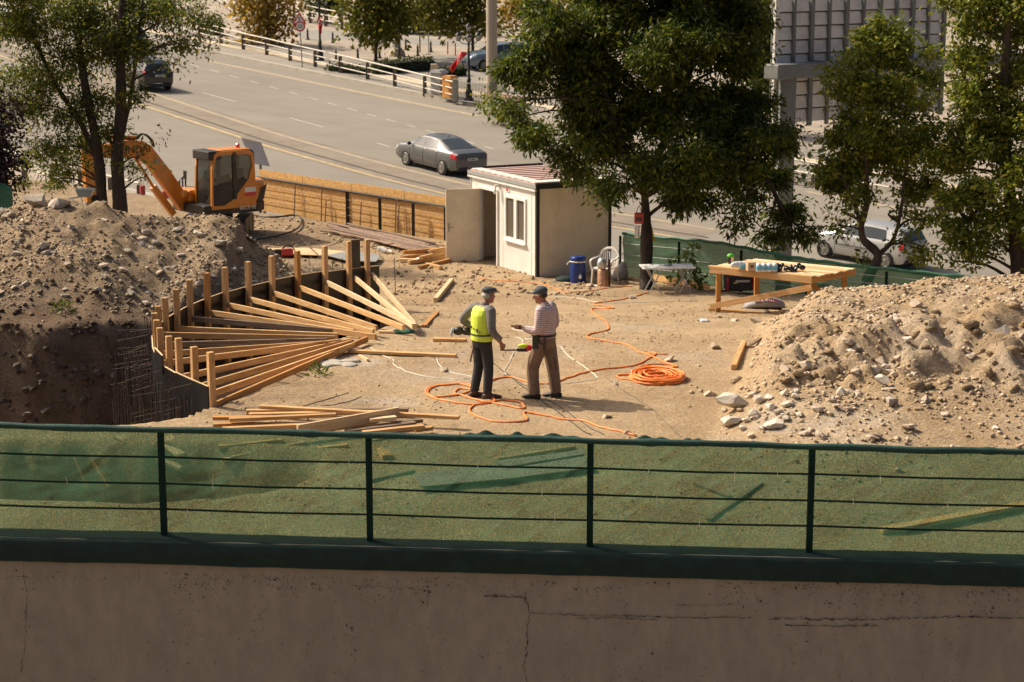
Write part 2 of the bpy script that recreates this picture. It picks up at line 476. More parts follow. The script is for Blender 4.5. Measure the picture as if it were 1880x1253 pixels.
def netmat(name, col, transp=.45, tl=.4, scale=7.0):
    m, nt, N, L, B = newmat(name)
    tc = N.new("ShaderNodeTexCoord")
    n1 = N.new("ShaderNodeTexNoise"); n1.inputs["Scale"].default_value = scale * .3; n1.inputs["Detail"].default_value = 6; L.new(tc.outputs["Object"], n1.inputs["Vector"])
    mp = N.new("ShaderNodeMapping"); mp.inputs["Scale"].default_value = (90, 90, 90); L.new(tc.outputs["Object"], mp.inputs[0])
    n2 = N.new("ShaderNodeTexNoise"); n2.inputs["Scale"].default_value = 1.0; n2.inputs["Detail"].default_value = 1; L.new(mp.outputs[0], n2.inputs["Vector"])
    r1 = N.new("ShaderNodeMapRange"); r1.inputs[1].default_value = .3; r1.inputs[2].default_value = .7; r1.inputs[3].default_value = .75; r1.inputs[4].default_value = 1.3; L.new(n1.outputs["Fac"], r1.inputs[0])
    mul = N.new("ShaderNodeMix"); mul.data_type = 'RGBA'; mul.blend_type = 'MULTIPLY'; mul.inputs[0].default_value = 1; mul.inputs[6].default_value = (*col, 1); L.new(r1.outputs[0], mul.inputs[7])
    L.new(mul.outputs[2], B.inputs["Base Color"]); B.inputs["Roughness"].default_value = .6; B.inputs["Specular IOR Level"].default_value = .2
    tr = N.new("ShaderNodeBsdfTranslucent"); L.new(mul.outputs[2], tr.inputs["Color"])
    mx = N.new("ShaderNodeMixShader"); mx.inputs[0].default_value = tl; L.new(B.outputs[0], mx.inputs[1]); L.new(tr.outputs[0], mx.inputs[2])
    tp = N.new("ShaderNodeBsdfTransparent"); tp.inputs[0].default_value = (.82, .96, .74, 1)
    r2 = N.new("ShaderNodeMapRange"); r2.inputs[1].default_value = .3; r2.inputs[2].default_value = .7; r2.inputs[3].default_value = max(0, transp - .16); r2.inputs[4].default_value = transp + .16; L.new(n2.outputs["Fac"], r2.inputs[0])
    m2 = N.new("ShaderNodeMixShader"); L.new(r2.outputs[0], m2.inputs[0]); L.new(mx.outputs[0], m2.inputs[1]); L.new(tp.outputs[0], m2.inputs[2])
    L.new(m2.outputs[0], N["Material Output"].inputs[0])
    MT[name] = m; return m

plain("concrete_wall", (.355, .300, .235), .92, .13, 5.5, .45, 60, dirt=(.23, .185, .15), dirtamt=.3, streak=(1, 1, .45))
plain("steel_green", (.008, .026, .020), .85, .2, 8, .1, spec=.15)
plain("net_hem", (.012, .060, .045), .75, .3, 14, .5, 90)
plain("net_band", (.006, .026, .022), .8, .35, 5, .6, 60)
netmat("net", (.042, .112, .068), .26, .58)
netmat("net_far", (.055, .150, .085), .12, .35)
plain("cable_tie", (.75, .75, .70), .5, .1, 5, 0)
woodmat("timber", (.44, .235, .088), (.66, .42, .205))
woodmat("timber_pale", (.58, .40, .22), (.74, .57, .36))
woodmat("timber_orange", (.40, .175, .05), (.56, .29, .10))
woodmat("timber_old", (.15, .105, .075), (.33, .24, .165), stain=.3)
plain("film_ply", (.012, .012, .013), .32, .5, 3, .1, 30, dirt=(.10, .085, .07), dirtamt=.16, rndvar=.25)
plain("rebar", (.060, .038, .027), .75, .3, 10, .2)
plain("rust_pipe", (.24, .155, .11), .8, .3, 10, .2, rndvar=.25)
plain("black_steel", (.016, .015, .014), .45, .3, 8, .1)
plain("white_panel", (.80, .78, .74), .45, .05, 3, .05, dirt=(.42, .36, .29), dirtamt=.25)
plain("beige_panel", (.78, .69, .53), .55, .06, 3, .06, dirt=(.33, .27, .2), dirtamt=.3)
plain("shed_inside", (.40, .37, .31), .8, .08, 3, 0)
plain("roof_red", (.52, .35, .31), .5, .12, 3, .05, dirt=(.5, .42, .36), dirtamt=.5)
plain("roof_white", (.70, .66, .60), .5, .1, 4, .05)
plain("grey_trim", (.33, .33, .32), .5, .1, 5, .05)
plain("white_plastic", (.80, .78, .74), .4, .05, 5, .03)
plain("chair_plastic", (.84, .81, .77), .45, .08, 5, .03)
plain("blue_plastic", (.010, .035, .20), .35, .15, 5, .03)
plain("orange_hose", (.85, .25, .05), .5, .12, 12, .05)
plain("white_cord", (.78, .74, .66), .6, .1, 10, 0)
plain("dark_cable", (.05, .043, .04), .6, .2, 10, 0)
plain("excavator_orange", (.66, .225, .014), .42, .14, 5, .06, dirt=(.33, .19, .09), dirtamt=.45, coat=.2)
plain("machine_black", (.014, .014, .014), .5, .3, 5, .1, dirt=(.12, .09, .06), dirtamt=.4)
plain("chrome", (.75, .75, .75), .18, .05, 5, 0, metal=1)
plain("copper", (.66, .36, .21), .32, .2, 8, .05, metal=.7)
plain("steel_light", (.55, .55, .54), .4, .1, 5, .05, metal=.6)
plain("grey_metal", (.28, .29, .28), .5, .12, 5, .05, dirt=(.2, .17, .14), dirtamt=.3)
plain("gantry_metal", (.17, .175, .165), .5, .15, 4, .05)
plain("sign_back", (.74, .70, .64), .6, .08, 2.5, .08, dirt=(.30, .27, .23), dirtamt=.4)
plain("rail_white", (.60, .54, .46), .5, .12, 5, .05)
plain("rail_post", (.13, .10, .075), .8, .25, 6, .2)
plain("pole_concrete", (.40, .34, .27), .9, .12, 3, .2, streak=(1, 1, .25))
plain("kerb", (.40, .36, .30), .9, .15, 1.5, .2)
plain("paint_yellow", (.46, .345, .18), .8, .25, 3, .1, dirt=(.28, .24, .19), dirtamt=.6)
plain("paint_faint", (.37, .30, .205), .8, .2, 3, .1, dirt=(.27, .235, .19), dirtamt=.8)
plain("paint_white", (.46, .42, .36), .8, .2, 3, .1, dirt=(.28, .245, .2), dirtamt=.7)
plain("sign_white", (.78, .76, .72), .45, .04, 3, 0)
plain("sign_red", (.62, .04, .05), .45, .08, 3, 0)
plain("black_paint", (.015, .015, .016), .4, .2, 5, .03)
plain("flag_red", (.72, .03, .045), .7, .15, 5, .1)
plain("glass_lamp", (.55, .52, .46), .2, .05, 5, 0)
plain("bark", (.045, .032, .024), .95, .35, 6, .9, 16, streak=(1, 1, .3))
plain("bark_brown", (.085, .058, .040), .95, .35, 6, .9, 16, streak=(1, 1, .3))
plain("skin", (.34, .145, .085), .55, .12, 12, .05)
plain("hair_grey", (.40, .38, .36), .8, .2, 30, .2)
plain("hair_dark", (.05, .04, .035), .8, .2, 30, .2)
plain("vest", (.68, .84, .07), .65, .10, 9, .15, 20)
plain("vest_print", (.07, .075, .05), .7, .2, 9, 0)
plain("shirt_grey", (.175, .165, .155), .85, .18, 9, .25, 22)
plain("trousers_dark", (.028, .030, .032), .85, .25, 9, .25, 22)
plain("trousers_brown", (.215, .140, .092), .85, .16, 9, .25, 22)
plain("cap_blue", (.055, .068, .082), .85, .2, 12, .2)
plain("leather_dark", (.018, .016, .014), .55, .25, 9, .15)
plain("leather_brown", (.085, .045, .032), .6, .2, 9, .15)
plain("pouch_green", (.035, .042, .028), .7, .2, 9, .15)
plain("bag_clear", (.66, .70, .72), .25, .15, 8, .3, 12)
plain("label_blue", (.10, .42, .62), .45, .2, 9, 0)
plain("carton", (.50, .34, .21), .85, .1, 5, .05)
plain("black_bag", (.008, .008, .009), .22, .3, 8, .4, 14)
plain("sack", (.33, .335, .36), .7, .12, 10, .3, 30)
plain("red_print", (.50, .05, .05), .6, .1, 5, 0)
plain("helmet_green", (.08, .42, .03), .35, .1, 5, 0)
plain("yellow_cloth", (.80, .55, .04), .75, .1, 8, .1)
plain("red_bag", (.48, .075, .06), .7, .15, 8, .1)
plain("orange_box", (.72, .34, .09), .6, .15, 4, .05)
plain("tyre", (.014, .013, .013), .85, .2, 12, .2)
plain("rim", (.23, .215, .195), .5, .08, 6, 0, metal=.5)
plain("car_grey", (.118, .12, .12), .38, .05, 3, 0, metal=.55, coat=.7, dirt=(.2, .17, .14), dirtamt=.12)
plain("car_silver", (.50, .50, .49), .32, .04, 3, 0, metal=.45, coat=.6, dirt=(.4, .35, .28), dirtamt=.15)
plain("car_dark", (.020, .020, .022), .28, .05, 3, 0, metal=.3, coat=.7)
plain("car_white", (.75, .74, .72), .3, .04, 3, 0, coat=.6)
plain("car_blue", (.16, .22, .27), .3, .04, 3, 0, metal=.4, coat=.6)
plain("car_glass", (.030, .040, .042), .06, .2, 2, 0, spec=.8)
plain("lamp_red", (.60, .02, .03), .2, .15, 8, 0, coat=.5)
plain("fabric_white", (.80, .78, .74), .85, .06, 8, .2)
plain("tarpaulin_green", (.03, .14, .085), .6, .25, 6, .4, 10)
plain("dusty_stone", (.50, .40, .305), .95, .18, 5, .5, 14, rndvar=.16)
plain("pale_stone", (.62, .54, .44), .95, .14, 5, .5, 14, rndvar=.12)
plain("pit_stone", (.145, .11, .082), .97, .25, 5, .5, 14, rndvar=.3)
plain("grey_stone", (.40, .345, .285), .95, .2, 5, .5, 14, rndvar=.18)
plain("hedge_core", (.012, .02, .008), .95, .3, 8, .3)
leafmat("leaf_ash", (.032, .056, .007), (.062, .092, .010), (.185, .195, .018), .44)
leafmat("leaf_light", (.075, .108, .013), (.14, .175, .021), (.33, .31, .038), .47)
leafmat("leaf_left", (.042, .066, .008), (.080, .108, .013), (.24, .215, .021), .47)
leafmat("leaf_plum", (.012, .007, .008), (.028, .013, .013), (.055, .028, .018), .15)
leafmat("leaf_gold", (.14, .11, .02), (.28, .20, .035), (.45, .29, .04), .42)
leafmat("leaf_plaza", (.075, .094, .012), (.14, .152, .020), (.31, .26, .03), .42)
leafmat("leaf_hedge", (.02, .034, .008), (.045, .062, .012), (.09, .09, .02))
leafmat("leaf_vine", (.07, .12, .018), (.13, .19, .03), (.22, .24, .05))

# ---- ground, asphalt, paving, chipboard, striped cloth
def dirtmat(name):
    m, nt, N, L, B = newmat(name)
    tc = N.new("ShaderNodeTexCoord")
    def noise(sc, det=6, ro=.6, dis=0):
        n = N.new("ShaderNodeTexNoise"); n.inputs["Scale"].default_value = sc; n.inputs["Detail"].default_value = det; n.inputs["Roughness"].default_value = ro; n.inputs["Distortion"].default_value = dis
        L.new(tc.outputs["Object"], n.inputs["Vector"]); return n.outputs["Fac"]
    def rng(v, a, b, c, d):
        r = N.new("ShaderNodeMapRange"); r.inputs[1].default_value = a; r.inputs[2].default_value = b; r.inputs[3].default_value = c; r.inputs[4].default_value = d
        L.new(v, r.inputs[0]); return r.outputs[0]
    def mix(a, b, f, mode='MIX'):
        x = N.new("ShaderNodeMix"); x.data_type = 'RGBA'; x.blend_type = mode
        for s, v in ((6, a), (7, b)):
            if isinstance(v, tuple): x.inputs[s].default_value = (*v, 1)
            else: L.new(v, x.inputs[s])
        if isinstance(f, float): x.inputs[0].default_value = f
        else: L.new(f, x.inputs[0])
        return x.outputs[2]
    at = N.new("ShaderNodeVertexColor"); at.layer_name = "soil"
    sp = N.new("ShaderNodeSeparateColor"); L.new(at.outputs[0], sp.inputs[0])
    c = mix((.365, .256, .150), (.475, .348, .212), rng(noise(.55, 5), .35, .65, 0, 1))
    c = mix(c, (.52, .40, .28), rng(noise(3.2, 8, .7), .52, .72, 0, .7))
    c = mix(c, (.22, .14, .085), rng(noise(1.6, 8, .7, .5), .56, .74, 0, .6))
    c = mix(c, (.56, .50, .43), sp.outputs[0])                      # cement dust
    c = mix(c, mix((.250, .178, .112), (.370, .278, .182), rng(noise(2.0, 8, .7), .35, .65, 0, 1)), sp.outputs[1])   # stony spoil of the left heap
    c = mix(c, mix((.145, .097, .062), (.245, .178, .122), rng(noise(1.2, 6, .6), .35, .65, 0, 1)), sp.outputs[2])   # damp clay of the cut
    c = mix(c, rng(noise(24, 4, .7), .3, .7, .62, 1.32), 1.0, 'MULTIPLY')
    c = mix(c, rng(noise(90, 2, .6), .3, .7, .82, 1.16), 1.0, 'MULTIPLY')
    L.new(c, B.inputs["Base Color"]); B.inputs["Roughness"].default_value = .97; B.inputs["Specular IOR Level"].default_value = .1
    b1 = N.new("ShaderNodeBump"); b1.inputs["Strength"].default_value = 1.0; b1.inputs["Distance"].default_value = .05; L.new(noise(11, 8, .68), b1.inputs["Height"])
    b2 = N.new("ShaderNodeBump"); b2.inputs["Strength"].default_value = .7; b2.inputs["Distance"].default_value = .02; L.new(noise(55, 4, .7), b2.inputs["Height"]); L.new(b1.outputs[0], b2.inputs["Normal"])
    L.new(b2.outputs[0], B.inputs["Normal"])
    MT[name] = m; return m
dirtmat("dirt")
def roadmat(name):
    m, nt, N, L, B = newmat(name)
    tc = N.new("ShaderNodeTexCoord")
    mp = N.new("ShaderNodeMapping"); mp.inputs["Rotation"].default_value = (0, 0, math.radians(-53)); L.new(tc.outputs["Object"], mp.inputs[0])
    mp2 = N.new("ShaderNodeMapping"); mp2.inputs["Scale"].default_value = (1, .06, 1); L.new(mp.outputs[0], mp2.inputs[0])
    mp2.inputs["Rotation"].default_value = (0, 0, 0)
    n1 = N.new("ShaderNodeTexNoise"); n1.inputs["Scale"].default_value = .35; n1.inputs["Detail"].default_value = 6; L.new(mp.outputs[0], n1.inputs["Vector"])
    n2 = N.new("ShaderNodeTexNoise"); n2.inputs["Scale"].default_value = .9; n2.inputs["Detail"].default_value = 5; L.new(mp2.outputs[0], n2.inputs["Vector"])
    n3 = N.new("ShaderNodeTexNoise"); n3.inputs["Scale"].default_value = 28; n3.inputs["Detail"].default_value = 3; L.new(tc.outputs["Object"], n3.inputs["Vector"])
    cr = N.new("ShaderNodeValToRGB"); cr.color_ramp.elements[0].position = .3; cr.color_ramp.elements[1].position = .7
    cr.color_ramp.elements[0].color = (.205, .182, .152, 1); cr.color_ramp.elements[1].color = (.272, .243, .204, 1)
    ad = N.new("ShaderNodeMath"); ad.operation = 'MULTIPLY_ADD'; ad.inputs[1].default_value = .5; L.new(n1.outputs["Fac"], ad.inputs[0])
    ml = N.new("ShaderNodeMath"); ml.operation = 'MULTIPLY'; ml.inputs[1].default_value = .5; L.new(n2.outputs["Fac"], ml.inputs[0]); L.new(ml.outputs[0], ad.inputs[2])
    L.new(ad.outputs[0], cr.inputs[0])
    r = N.new("ShaderNodeMapRange"); r.inputs[1].default_value = .3; r.inputs[2].default_value = .7; r.inputs[3].default_value = .9; r.inputs[4].default_value = 1.1; L.new(n3.outputs["Fac"], r.inputs[0])
    mx = N.new("ShaderNodeMix"); mx.data_type = 'RGBA'; mx.blend_type = 'MULTIPLY'; mx.inputs[0].default_value = 1; L.new(cr.outputs[0], mx.inputs[6]); L.new(r.outputs[0], mx.inputs[7])
    L.new(mx.outputs[2], B.inputs["Base Color"]); B.inputs["Roughness"].default_value = .85; B.inputs["Specular IOR Level"].default_value = .3
    MT[name] = m; return m
roadmat("asphalt")
plain("patch_asphalt", (.215, .175, .135), .9, .2, .8, .2, 20, dirt=(.28, .24, .19), dirtamt=.5)
plain("sealed_joint", (.075, .062, .052), .9, .3, 2, .2)
plain("earth_far", (.24, .18, .11), .95, .3, .3, .3)
def pavmat(name, c0, c1, sx, sy, rot=-51):
    m, nt, N, L, B = newmat(name)
    tc = N.new("ShaderNodeTexCoord"); mp = N.new("ShaderNodeMapping"); mp.inputs["Rotation"].default_value = (0, 0, math.radians(rot)); L.new(tc.outputs["Object"], mp.inputs[0])
    bt = N.new("ShaderNodeTexBrick"); bt.inputs["Scale"].default_value = 1; bt.inputs["Brick Width"].default_value = sx; bt.inputs["Row Height"].default_value = sy; bt.inputs["Mortar Size"].default_value = .012
    bt.inputs["Color1"].default_value = (*c0, 1); bt.inputs["Color2"].default_value = (*c1, 1); bt.inputs["Mortar"].default_value = (c0[0] * .55, c0[1] * .55, c0[2] * .55, 1)
    L.new(mp.outputs[0], bt.inputs["Vector"])
    n = N.new("ShaderNodeTexNoise"); n.inputs["Scale"].default_value = .7; n.inputs["Detail"].default_value = 7; L.new(tc.outputs["Object"], n.inputs["Vector"])
    r = N.new("ShaderNodeMapRange"); r.inputs[1].default_value = .3; r.inputs[2].default_value = .7; r.inputs[3].default_value = .8; r.inputs[4].default_value = 1.15; L.new(n.outputs["Fac"], r.inputs[0])
    mx = N.new("ShaderNodeMix"); mx.data_type = 'RGBA'; mx.blend_type = 'MULTIPLY'; mx.inputs[0].default_value = 1; L.new(bt.outputs[0], mx.inputs[6]); L.new(r.outputs[0], mx.inputs[7])
    L.new(mx.outputs[2], B.inputs["Base Color"]); B.inputs["Roughness"].default_value = .9
    MT[name] = m; return m
pavmat("paving", (.26, .232, .195), (.30, .265, .222), .5, .5)
pavmat("paving_warm", (.345, .285, .225), (.385, .32, .255), .6, .6)
plain("tactile", (.56, .455, .315), .9, .12, 2, .2)
plain("lane_dark", (.27, .25, .22), .9, .12, 1, .2)
def osbmat(name):
    m, nt, N, L, B = newmat(name)
    tc = N.new("ShaderNodeTexCoord")
    vo = N.new("ShaderNodeTexVoronoi"); vo.inputs["Scale"].default_value = 16; 
    mp = N.new("ShaderNodeMapping"); mp.inputs["Scale"].default_value = (1, 1, 2.6); L.new(tc.outputs["Object"], mp.inputs[0]); L.new(mp.outputs[0], vo.inputs["Vector"])
    cr = N.new("ShaderNodeValToRGB"); cr.color_ramp.elements[0].color = (.45, .24, .07, 1); cr.color_ramp.elements[1].color = (.72, .43, .16, 1)
    sp = N.new("ShaderNodeSeparateColor"); L.new(vo.outputs["Color"], sp.inputs[0]); L.new(sp.outputs[0], cr.inputs[0])
    L.new(cr.outputs[0], B.inputs["Base Color"]); B.inputs["Roughness"].default_value = .8
    MT[name] = m; return m
osbmat("chipboard")
def stripemat(name):
    m, nt, N, L, B = newmat(name)
    tc = N.new("ShaderNodeTexCoord")
    n = N.new("ShaderNodeTexNoise"); n.inputs["Scale"].default_value = 5; L.new(tc.outputs["Object"], n.inputs["Vector"])
    sp = N.new("ShaderNodeSeparateXYZ"); L.new(tc.outputs["Object"], sp.inputs[0])
    a = N.new("ShaderNodeMath"); a.operation = 'MULTIPLY_ADD'; a.inputs[1].default_value = .035; L.new(n.outputs["Fac"], a.inputs[0]); L.new(sp.outputs[2], a.inputs[2])
    w = N.new("ShaderNodeMath"); w.operation = 'MULTIPLY'; w.inputs[1].default_value = 2 * math.pi / .028; L.new(a.outputs[0], w.inputs[0])
    si = N.new("ShaderNodeMath"); si.operation = 'SINE'; L.new(w.outputs[0], si.inputs[0])
    r = N.new("ShaderNodeMapRange"); r.inputs[1].default_value = -.1; r.inputs[2].default_value = .5; L.new(si.outputs[0], r.inputs[0])
    mx = N.new("ShaderNodeMix"); mx.data_type = 'RGBA'; mx.inputs[6].default_value = (.66, .57, .55, 1); mx.inputs[7].default_value = (.40, .215, .225, 1); L.new(r.outputs[0], mx.inputs[0])
    L.new(mx.outputs[2], B.inputs["Base Color"]); B.inputs["Roughness"].default_value = .85
    n2 = N.new("ShaderNodeTexNoise"); n2.inputs["Scale"].default_value = 14; L.new(tc.outputs["Object"], n2.inputs["Vector"])
    bp = N.new("ShaderNodeBump"); bp.inputs["Strength"].default_value = .5; bp.inputs["Distance"].default_value = .03; L.new(n2.outputs["Fac"], bp.inputs["Height"]); L.new(bp.outputs[0], B.inputs["Normal"])
    MT[name] = m; return m
stripemat("shirt_striped")

# ================================================================== SETTING
def structure(name, me):
    o = link(name, me); o["kind"] = "structure"; return o
# ---- far ground sheet, following the hillside of the road
b = MB(); S = 700
b.add([(x, y, road_z(x, y) - .25) for x, y in ((-S, -S), (S, -S), (S, S), (-S, S))], [(0, 1, 2, 3)])
structure("ground", b.mesh("ground", MT["earth_far"]))
# ---- site terrain
EDGE = [(-26, 78), (-14, 68), (-7.9, 61.9), (-1.87, 55.7), (2.57, 49.7), (4.77, 47.5), (6.8, 45.4), (8, 44.5), (9.4, 43.7), (14, 41.3), (26, 37)]
def edge_y(x): return np.interp(x, [e[0] for e in EDGE], [e[1] for e in EDGE])
WALL_Y = 22.30
xs = np.concatenate([np.linspace(-26, -12.5, 50)[:-1], np.linspace(-12.5, 11.5, 300), np.linspace(11.5, 26, 50)[1:]])
ts = np.concatenate([np.linspace(0, .74, 300)[:-1], np.linspace(.74, 1, 60)])
XX, TT = np.meshgrid(xs, ts, indexing='ij')
YY = WALL_Y + TT * (np.minimum(edge_y(XX), 400) - WALL_Y)
ZZ = height(XX, YY)
# skirt on the road side
XX = np.concatenate([XX, XX[:, -1:]], 1); YY = np.concatenate([YY, YY[:, -1:] + .02], 1); ZZ = np.concatenate([ZZ, ZZ[:, -1:] * 0 - 5.5], 1)
nx, ny = XX.shape
idx = np.arange(nx * ny).reshape(nx, ny)
F = np.stack([idx[:-1, :-1], idx[1:, :-1], idx[1:, 1:], idx[:-1, 1:]], -1).reshape(-1, 4)
me = np_mesh("site_ground", np.stack([XX, YY, ZZ], -1).reshape(-1, 3), F, MT["dirt"], True)
soil = np.zeros((nx * ny, 4), np.float32); soil[:, 3] = 1
xf, yf, zf = XX.ravel(), YY.ravel(), ZZ.ravel()
for px, py, rr, k in [(1165, 600, .9, .5), (650, 665, .55, .9), (640, 612, .5, .6), (740, 608, .7, .6), (830, 690, 1.1, .45), (690, 745, .7, .6), (600, 640, .6, .5), (1270, 660, .8, .35), (1000, 640, 1.0, .25), (870, 655, .8, .35), (1560, 780, 1.0, .45), (1420, 770, .9, .45), (720, 690, .7, .4)]:
    c = G(px, py)
    dd = np.hypot((xf - c.x), (yf - c.y)) / rr
    soil[:, 0] = np.maximum(soil[:, 0], k * np.clip(1.25 - dd, 0, 1) * np.clip(.55 + 1.1 * fbm(xf * 3.1, yf * 3.1, 4), 0, 1))
lh = sstep(-4.2, -5.6, xf + .5 * fbm(xf, yf, 3)) * sstep(35.0, 37.0, yf + .7 * fbm(xf * .8, yf * .8, 3))
soil[:, 1] = lh * .95
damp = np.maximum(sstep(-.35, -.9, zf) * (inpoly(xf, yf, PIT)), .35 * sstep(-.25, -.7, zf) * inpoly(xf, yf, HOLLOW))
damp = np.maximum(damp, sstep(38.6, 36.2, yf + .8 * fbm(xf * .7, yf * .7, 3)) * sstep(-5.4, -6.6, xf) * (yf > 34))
for px, py, rr, k in [(560, 705, .9, .5), (480, 740, 1.0, .55), (600, 735, 1.0, .45), (400, 760, .9, .6), (790, 585, .8, .6), (760, 560, .7, .5), (700, 700, .8, .3), (1210, 540, 1.6, .45), (1330, 575, 1.2, .35), (620, 440, 2.5, .4), (700, 425, 2.5, .35)]:
    c = G(px, py); dd = np.hypot(xf - c.x, yf - c.y) / rr
    damp = np.maximum(damp, k * np.clip(1.3 - dd, 0, 1) * np.clip(.6 + 1.2 * fbm(xf * 2.3 + 8, yf * 2.3, 4), 0, 1))
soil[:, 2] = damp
rm = np.clip((zf - site_base(xf, yf)) * 1.2, 0, 1) * (xf > 2.5) * (yf < 37)
soil[:, 0] = np.maximum(soil[:, 0], rm * np.clip(.06 + .6 * fbm(xf * 1.1, yf * 1.1, 4), 0, .6))
ca = me.color_attributes.new("soil", 'FLOAT_COLOR', 'POINT'); ca.data.foreach_set("color", soil.ravel())
structure("site_ground", me)

# ---- road, pavements, plaza
FARK = [(-70, 186), (-19.31, 125.33), (-8.67, 112.13), (0, 101.82), (11.3, 86.5), (18, 79.5), (50, 50)]
NEARK = [(-70, 128), (-19.5, 79.6), (-13.5, 73.9), (-6, 68.5), (0, 66.5), (5, 64.5), (9.5, 62.3), (16, 58.0), (50, 36)]
def resample(pl, n):
    L = [0]
    for a, c in zip(pl, pl[1:]): L.append(L[-1] + math.dist(a, c))
    out = []
    for i in range(n):
        t = L[-1] * i / (n - 1)
        out.append((float(np.interp(t, L, [p[0] for p in pl])), float(np.interp(t, L, [p[1] for p in pl]))))
    return out
def strip(name, A, B_, z0, z1, mat, kind="structure", dz=0.0, n=60):
    A = resample(A, n); B_ = resample(B_, n); b = MB()
    for i in range(n - 1):
        q = [A[i], B_[i], B_[i + 1], A[i + 1]]
        zz = [z0, z1, z1, z0]
        b.add([(x, y, road_z(x, y) + z + dz) for (x, y), z in zip(q, zz)], [(0, 1, 2, 3)])
    o = link(name, b.mesh(name, mat)); 
    if kind: o["kind"] = kind
    return o
def offset(pl, d):
    out = []
    for i, p in enumerate(pl):
        a = pl[max(i - 1, 0)]; c = pl[min(i + 1, len(pl) - 1)]
        tx, ty = c[0] - a[0], c[1] - a[1]; l = math.hypot(tx, ty)
        out.append((p[0] - ty / l * d, p[1] + tx / l * d))
    return out
strip("road", NEARK, FARK, 0, 0, MT["asphalt"], n=80)
def kerb(name, pl, w, h):
    A = resample(pl, 80); Bq = resample(offset(pl, w), 80); b = MB()
    for i in range(79):
        vs = []
        for (x, y) in (A[i], Bq[i], Bq[i + 1], A[i + 1]): vs += [(x, y, road_z(x, y) - .1), (x, y, road_z(x, y) + h)]
        b.add(vs, [(1, 3, 5, 7), (0, 1, 7, 6), (2, 4, 5, 3)])
    return structure(name, b.mesh(name, MT["kerb"]))
kerb("kerb_far", FARK, .3, .19)
kerb("kerb_near", NEARK, -.3, .14)
strip("pavement_far", offset(FARK, .3), offset(FARK, 2.6), .15, .15, MT["paving"])
strip("tactile_strip", offset(FARK, 2.604), offset(FARK, 3.5), .153, .153, MT["tactile"])
strip("pavement_far", offset(FARK, 3.504), offset(FARK, 6.5), .15, .15, MT["paving"])
strip("plaza", offset(FARK, 6.504), offset(FARK, 70), .12, .12, MT["paving_warm"])
strip("pavement_near", offset(NEARK, -.3), offset(NEARK, -22), .13, .13, MT["paving_warm"])
# plaza lanes (asphalt) seen between the trees
def patch(name, pts, mat, dz):
    b = MB(); b.add([tuple(PR(x, y, dz)) for x, y in pts], [tuple(range(len(pts)))])
    return structure(name, b.mesh(name, mat))
patch("plaza_lane", [(690, 112), (760, 106), (880, 98), (960, 100), (960, 142), (860, 150), (780, 150), (740, 140)], MT["lane_dark"], .125)
patch("plaza_lane", [(540, 58), (600, 54), (640, 60), (700, 66), (900, 76), (960, 76), (960, 90), (800, 84), (640, 74), (560, 74)], MT["lane_dark"], .125)
# painted lines
def line(name, pix, w, mat, dz=.006, off=0.0):
    pl = [tuple(PR(x, y).xy) for x, y in pix]
    if off: pl = offset(pl, off)
    return strip(name, offset(pl, -w / 2), offset(pl, w / 2), 0, 0, mat, "structure", dz, 30)
YEL = [(-160, 45), (60, 124), (250, 190), (500, 272), (690, 325), (820, 358), (1010, 398), (1300, 446)]
line("median_patch", [(x, y - 15) for x, y in YEL], 3.0, MT["patch_asphalt"], .004)
line("yellow_line", YEL, .22, MT["paint_yellow"], .010)
line("sealed_joint", [(x, y - 9) for x, y in YEL], .16, MT["sealed_joint"], .010)
line("yellow_line", [(x + 12, y - 24) for x, y in YEL], .30, MT["paint_faint"], .010)
line("edge_line", [(380, 112), (660, 170), (880, 214)], .55, MT["paint_faint"], .008)
for i in range(16):
    x = 350 + 36 * i; y = 127 + (x - 380) * .28
    line("lane_dash", [(x, y), (x + 17, y + 5)], .13, MT["paint_white"], .008)
for i in range(5):
    x = 372 + 160 * i - 300 * (i > 3); y = 173 + (x - 380) * .29
    line("lane_dash", [(x, y), (x + 62, y + 17)], .14, MT["paint_white"], .008)
line("lane_dash", [(1480, 352), (1700, 392)], .5, MT["paint_faint"], .008)

# ---- retaining wall in the foreground
def wall_top(x): return -0.125 - .027 * x
wall = empty("retaining_wall", (0, 22.15, -3)); tag(wall, "brown cracked concrete retaining wall under the green net fence", "wall")
b = MB()
NX, NZ = 200, 40
def wf(u, v):
    x = -8 + 16 * u; zt = wall_top(x); z = zt - v * 6.5
    yy = 22.0 + .010 * float(fbm(np.array([x * 1.3]), np.array([z * 1.3]), 3)[0])
    if -.52 < z - zt + .06 < -.44: yy -= .012          # pour line
    return (x, yy, z)
b.grid(wf, NX, NZ)
b.add([(-8, 22.0, wall_top(-8)), (8, 22.0, wall_top(8)), (8, 22.32, wall_top(8)), (-8, 22.32, wall_top(-8)), (8, 22.32, -6.4), (-8, 22.32, -6.4)], [(0, 1, 2, 3), (3, 2, 4, 5)])
b.build("concrete_body", MT["concrete_wall"], wall, world=True)
plain("crack_dark", (.06, .048, .039), .95, .3, 9, 0)
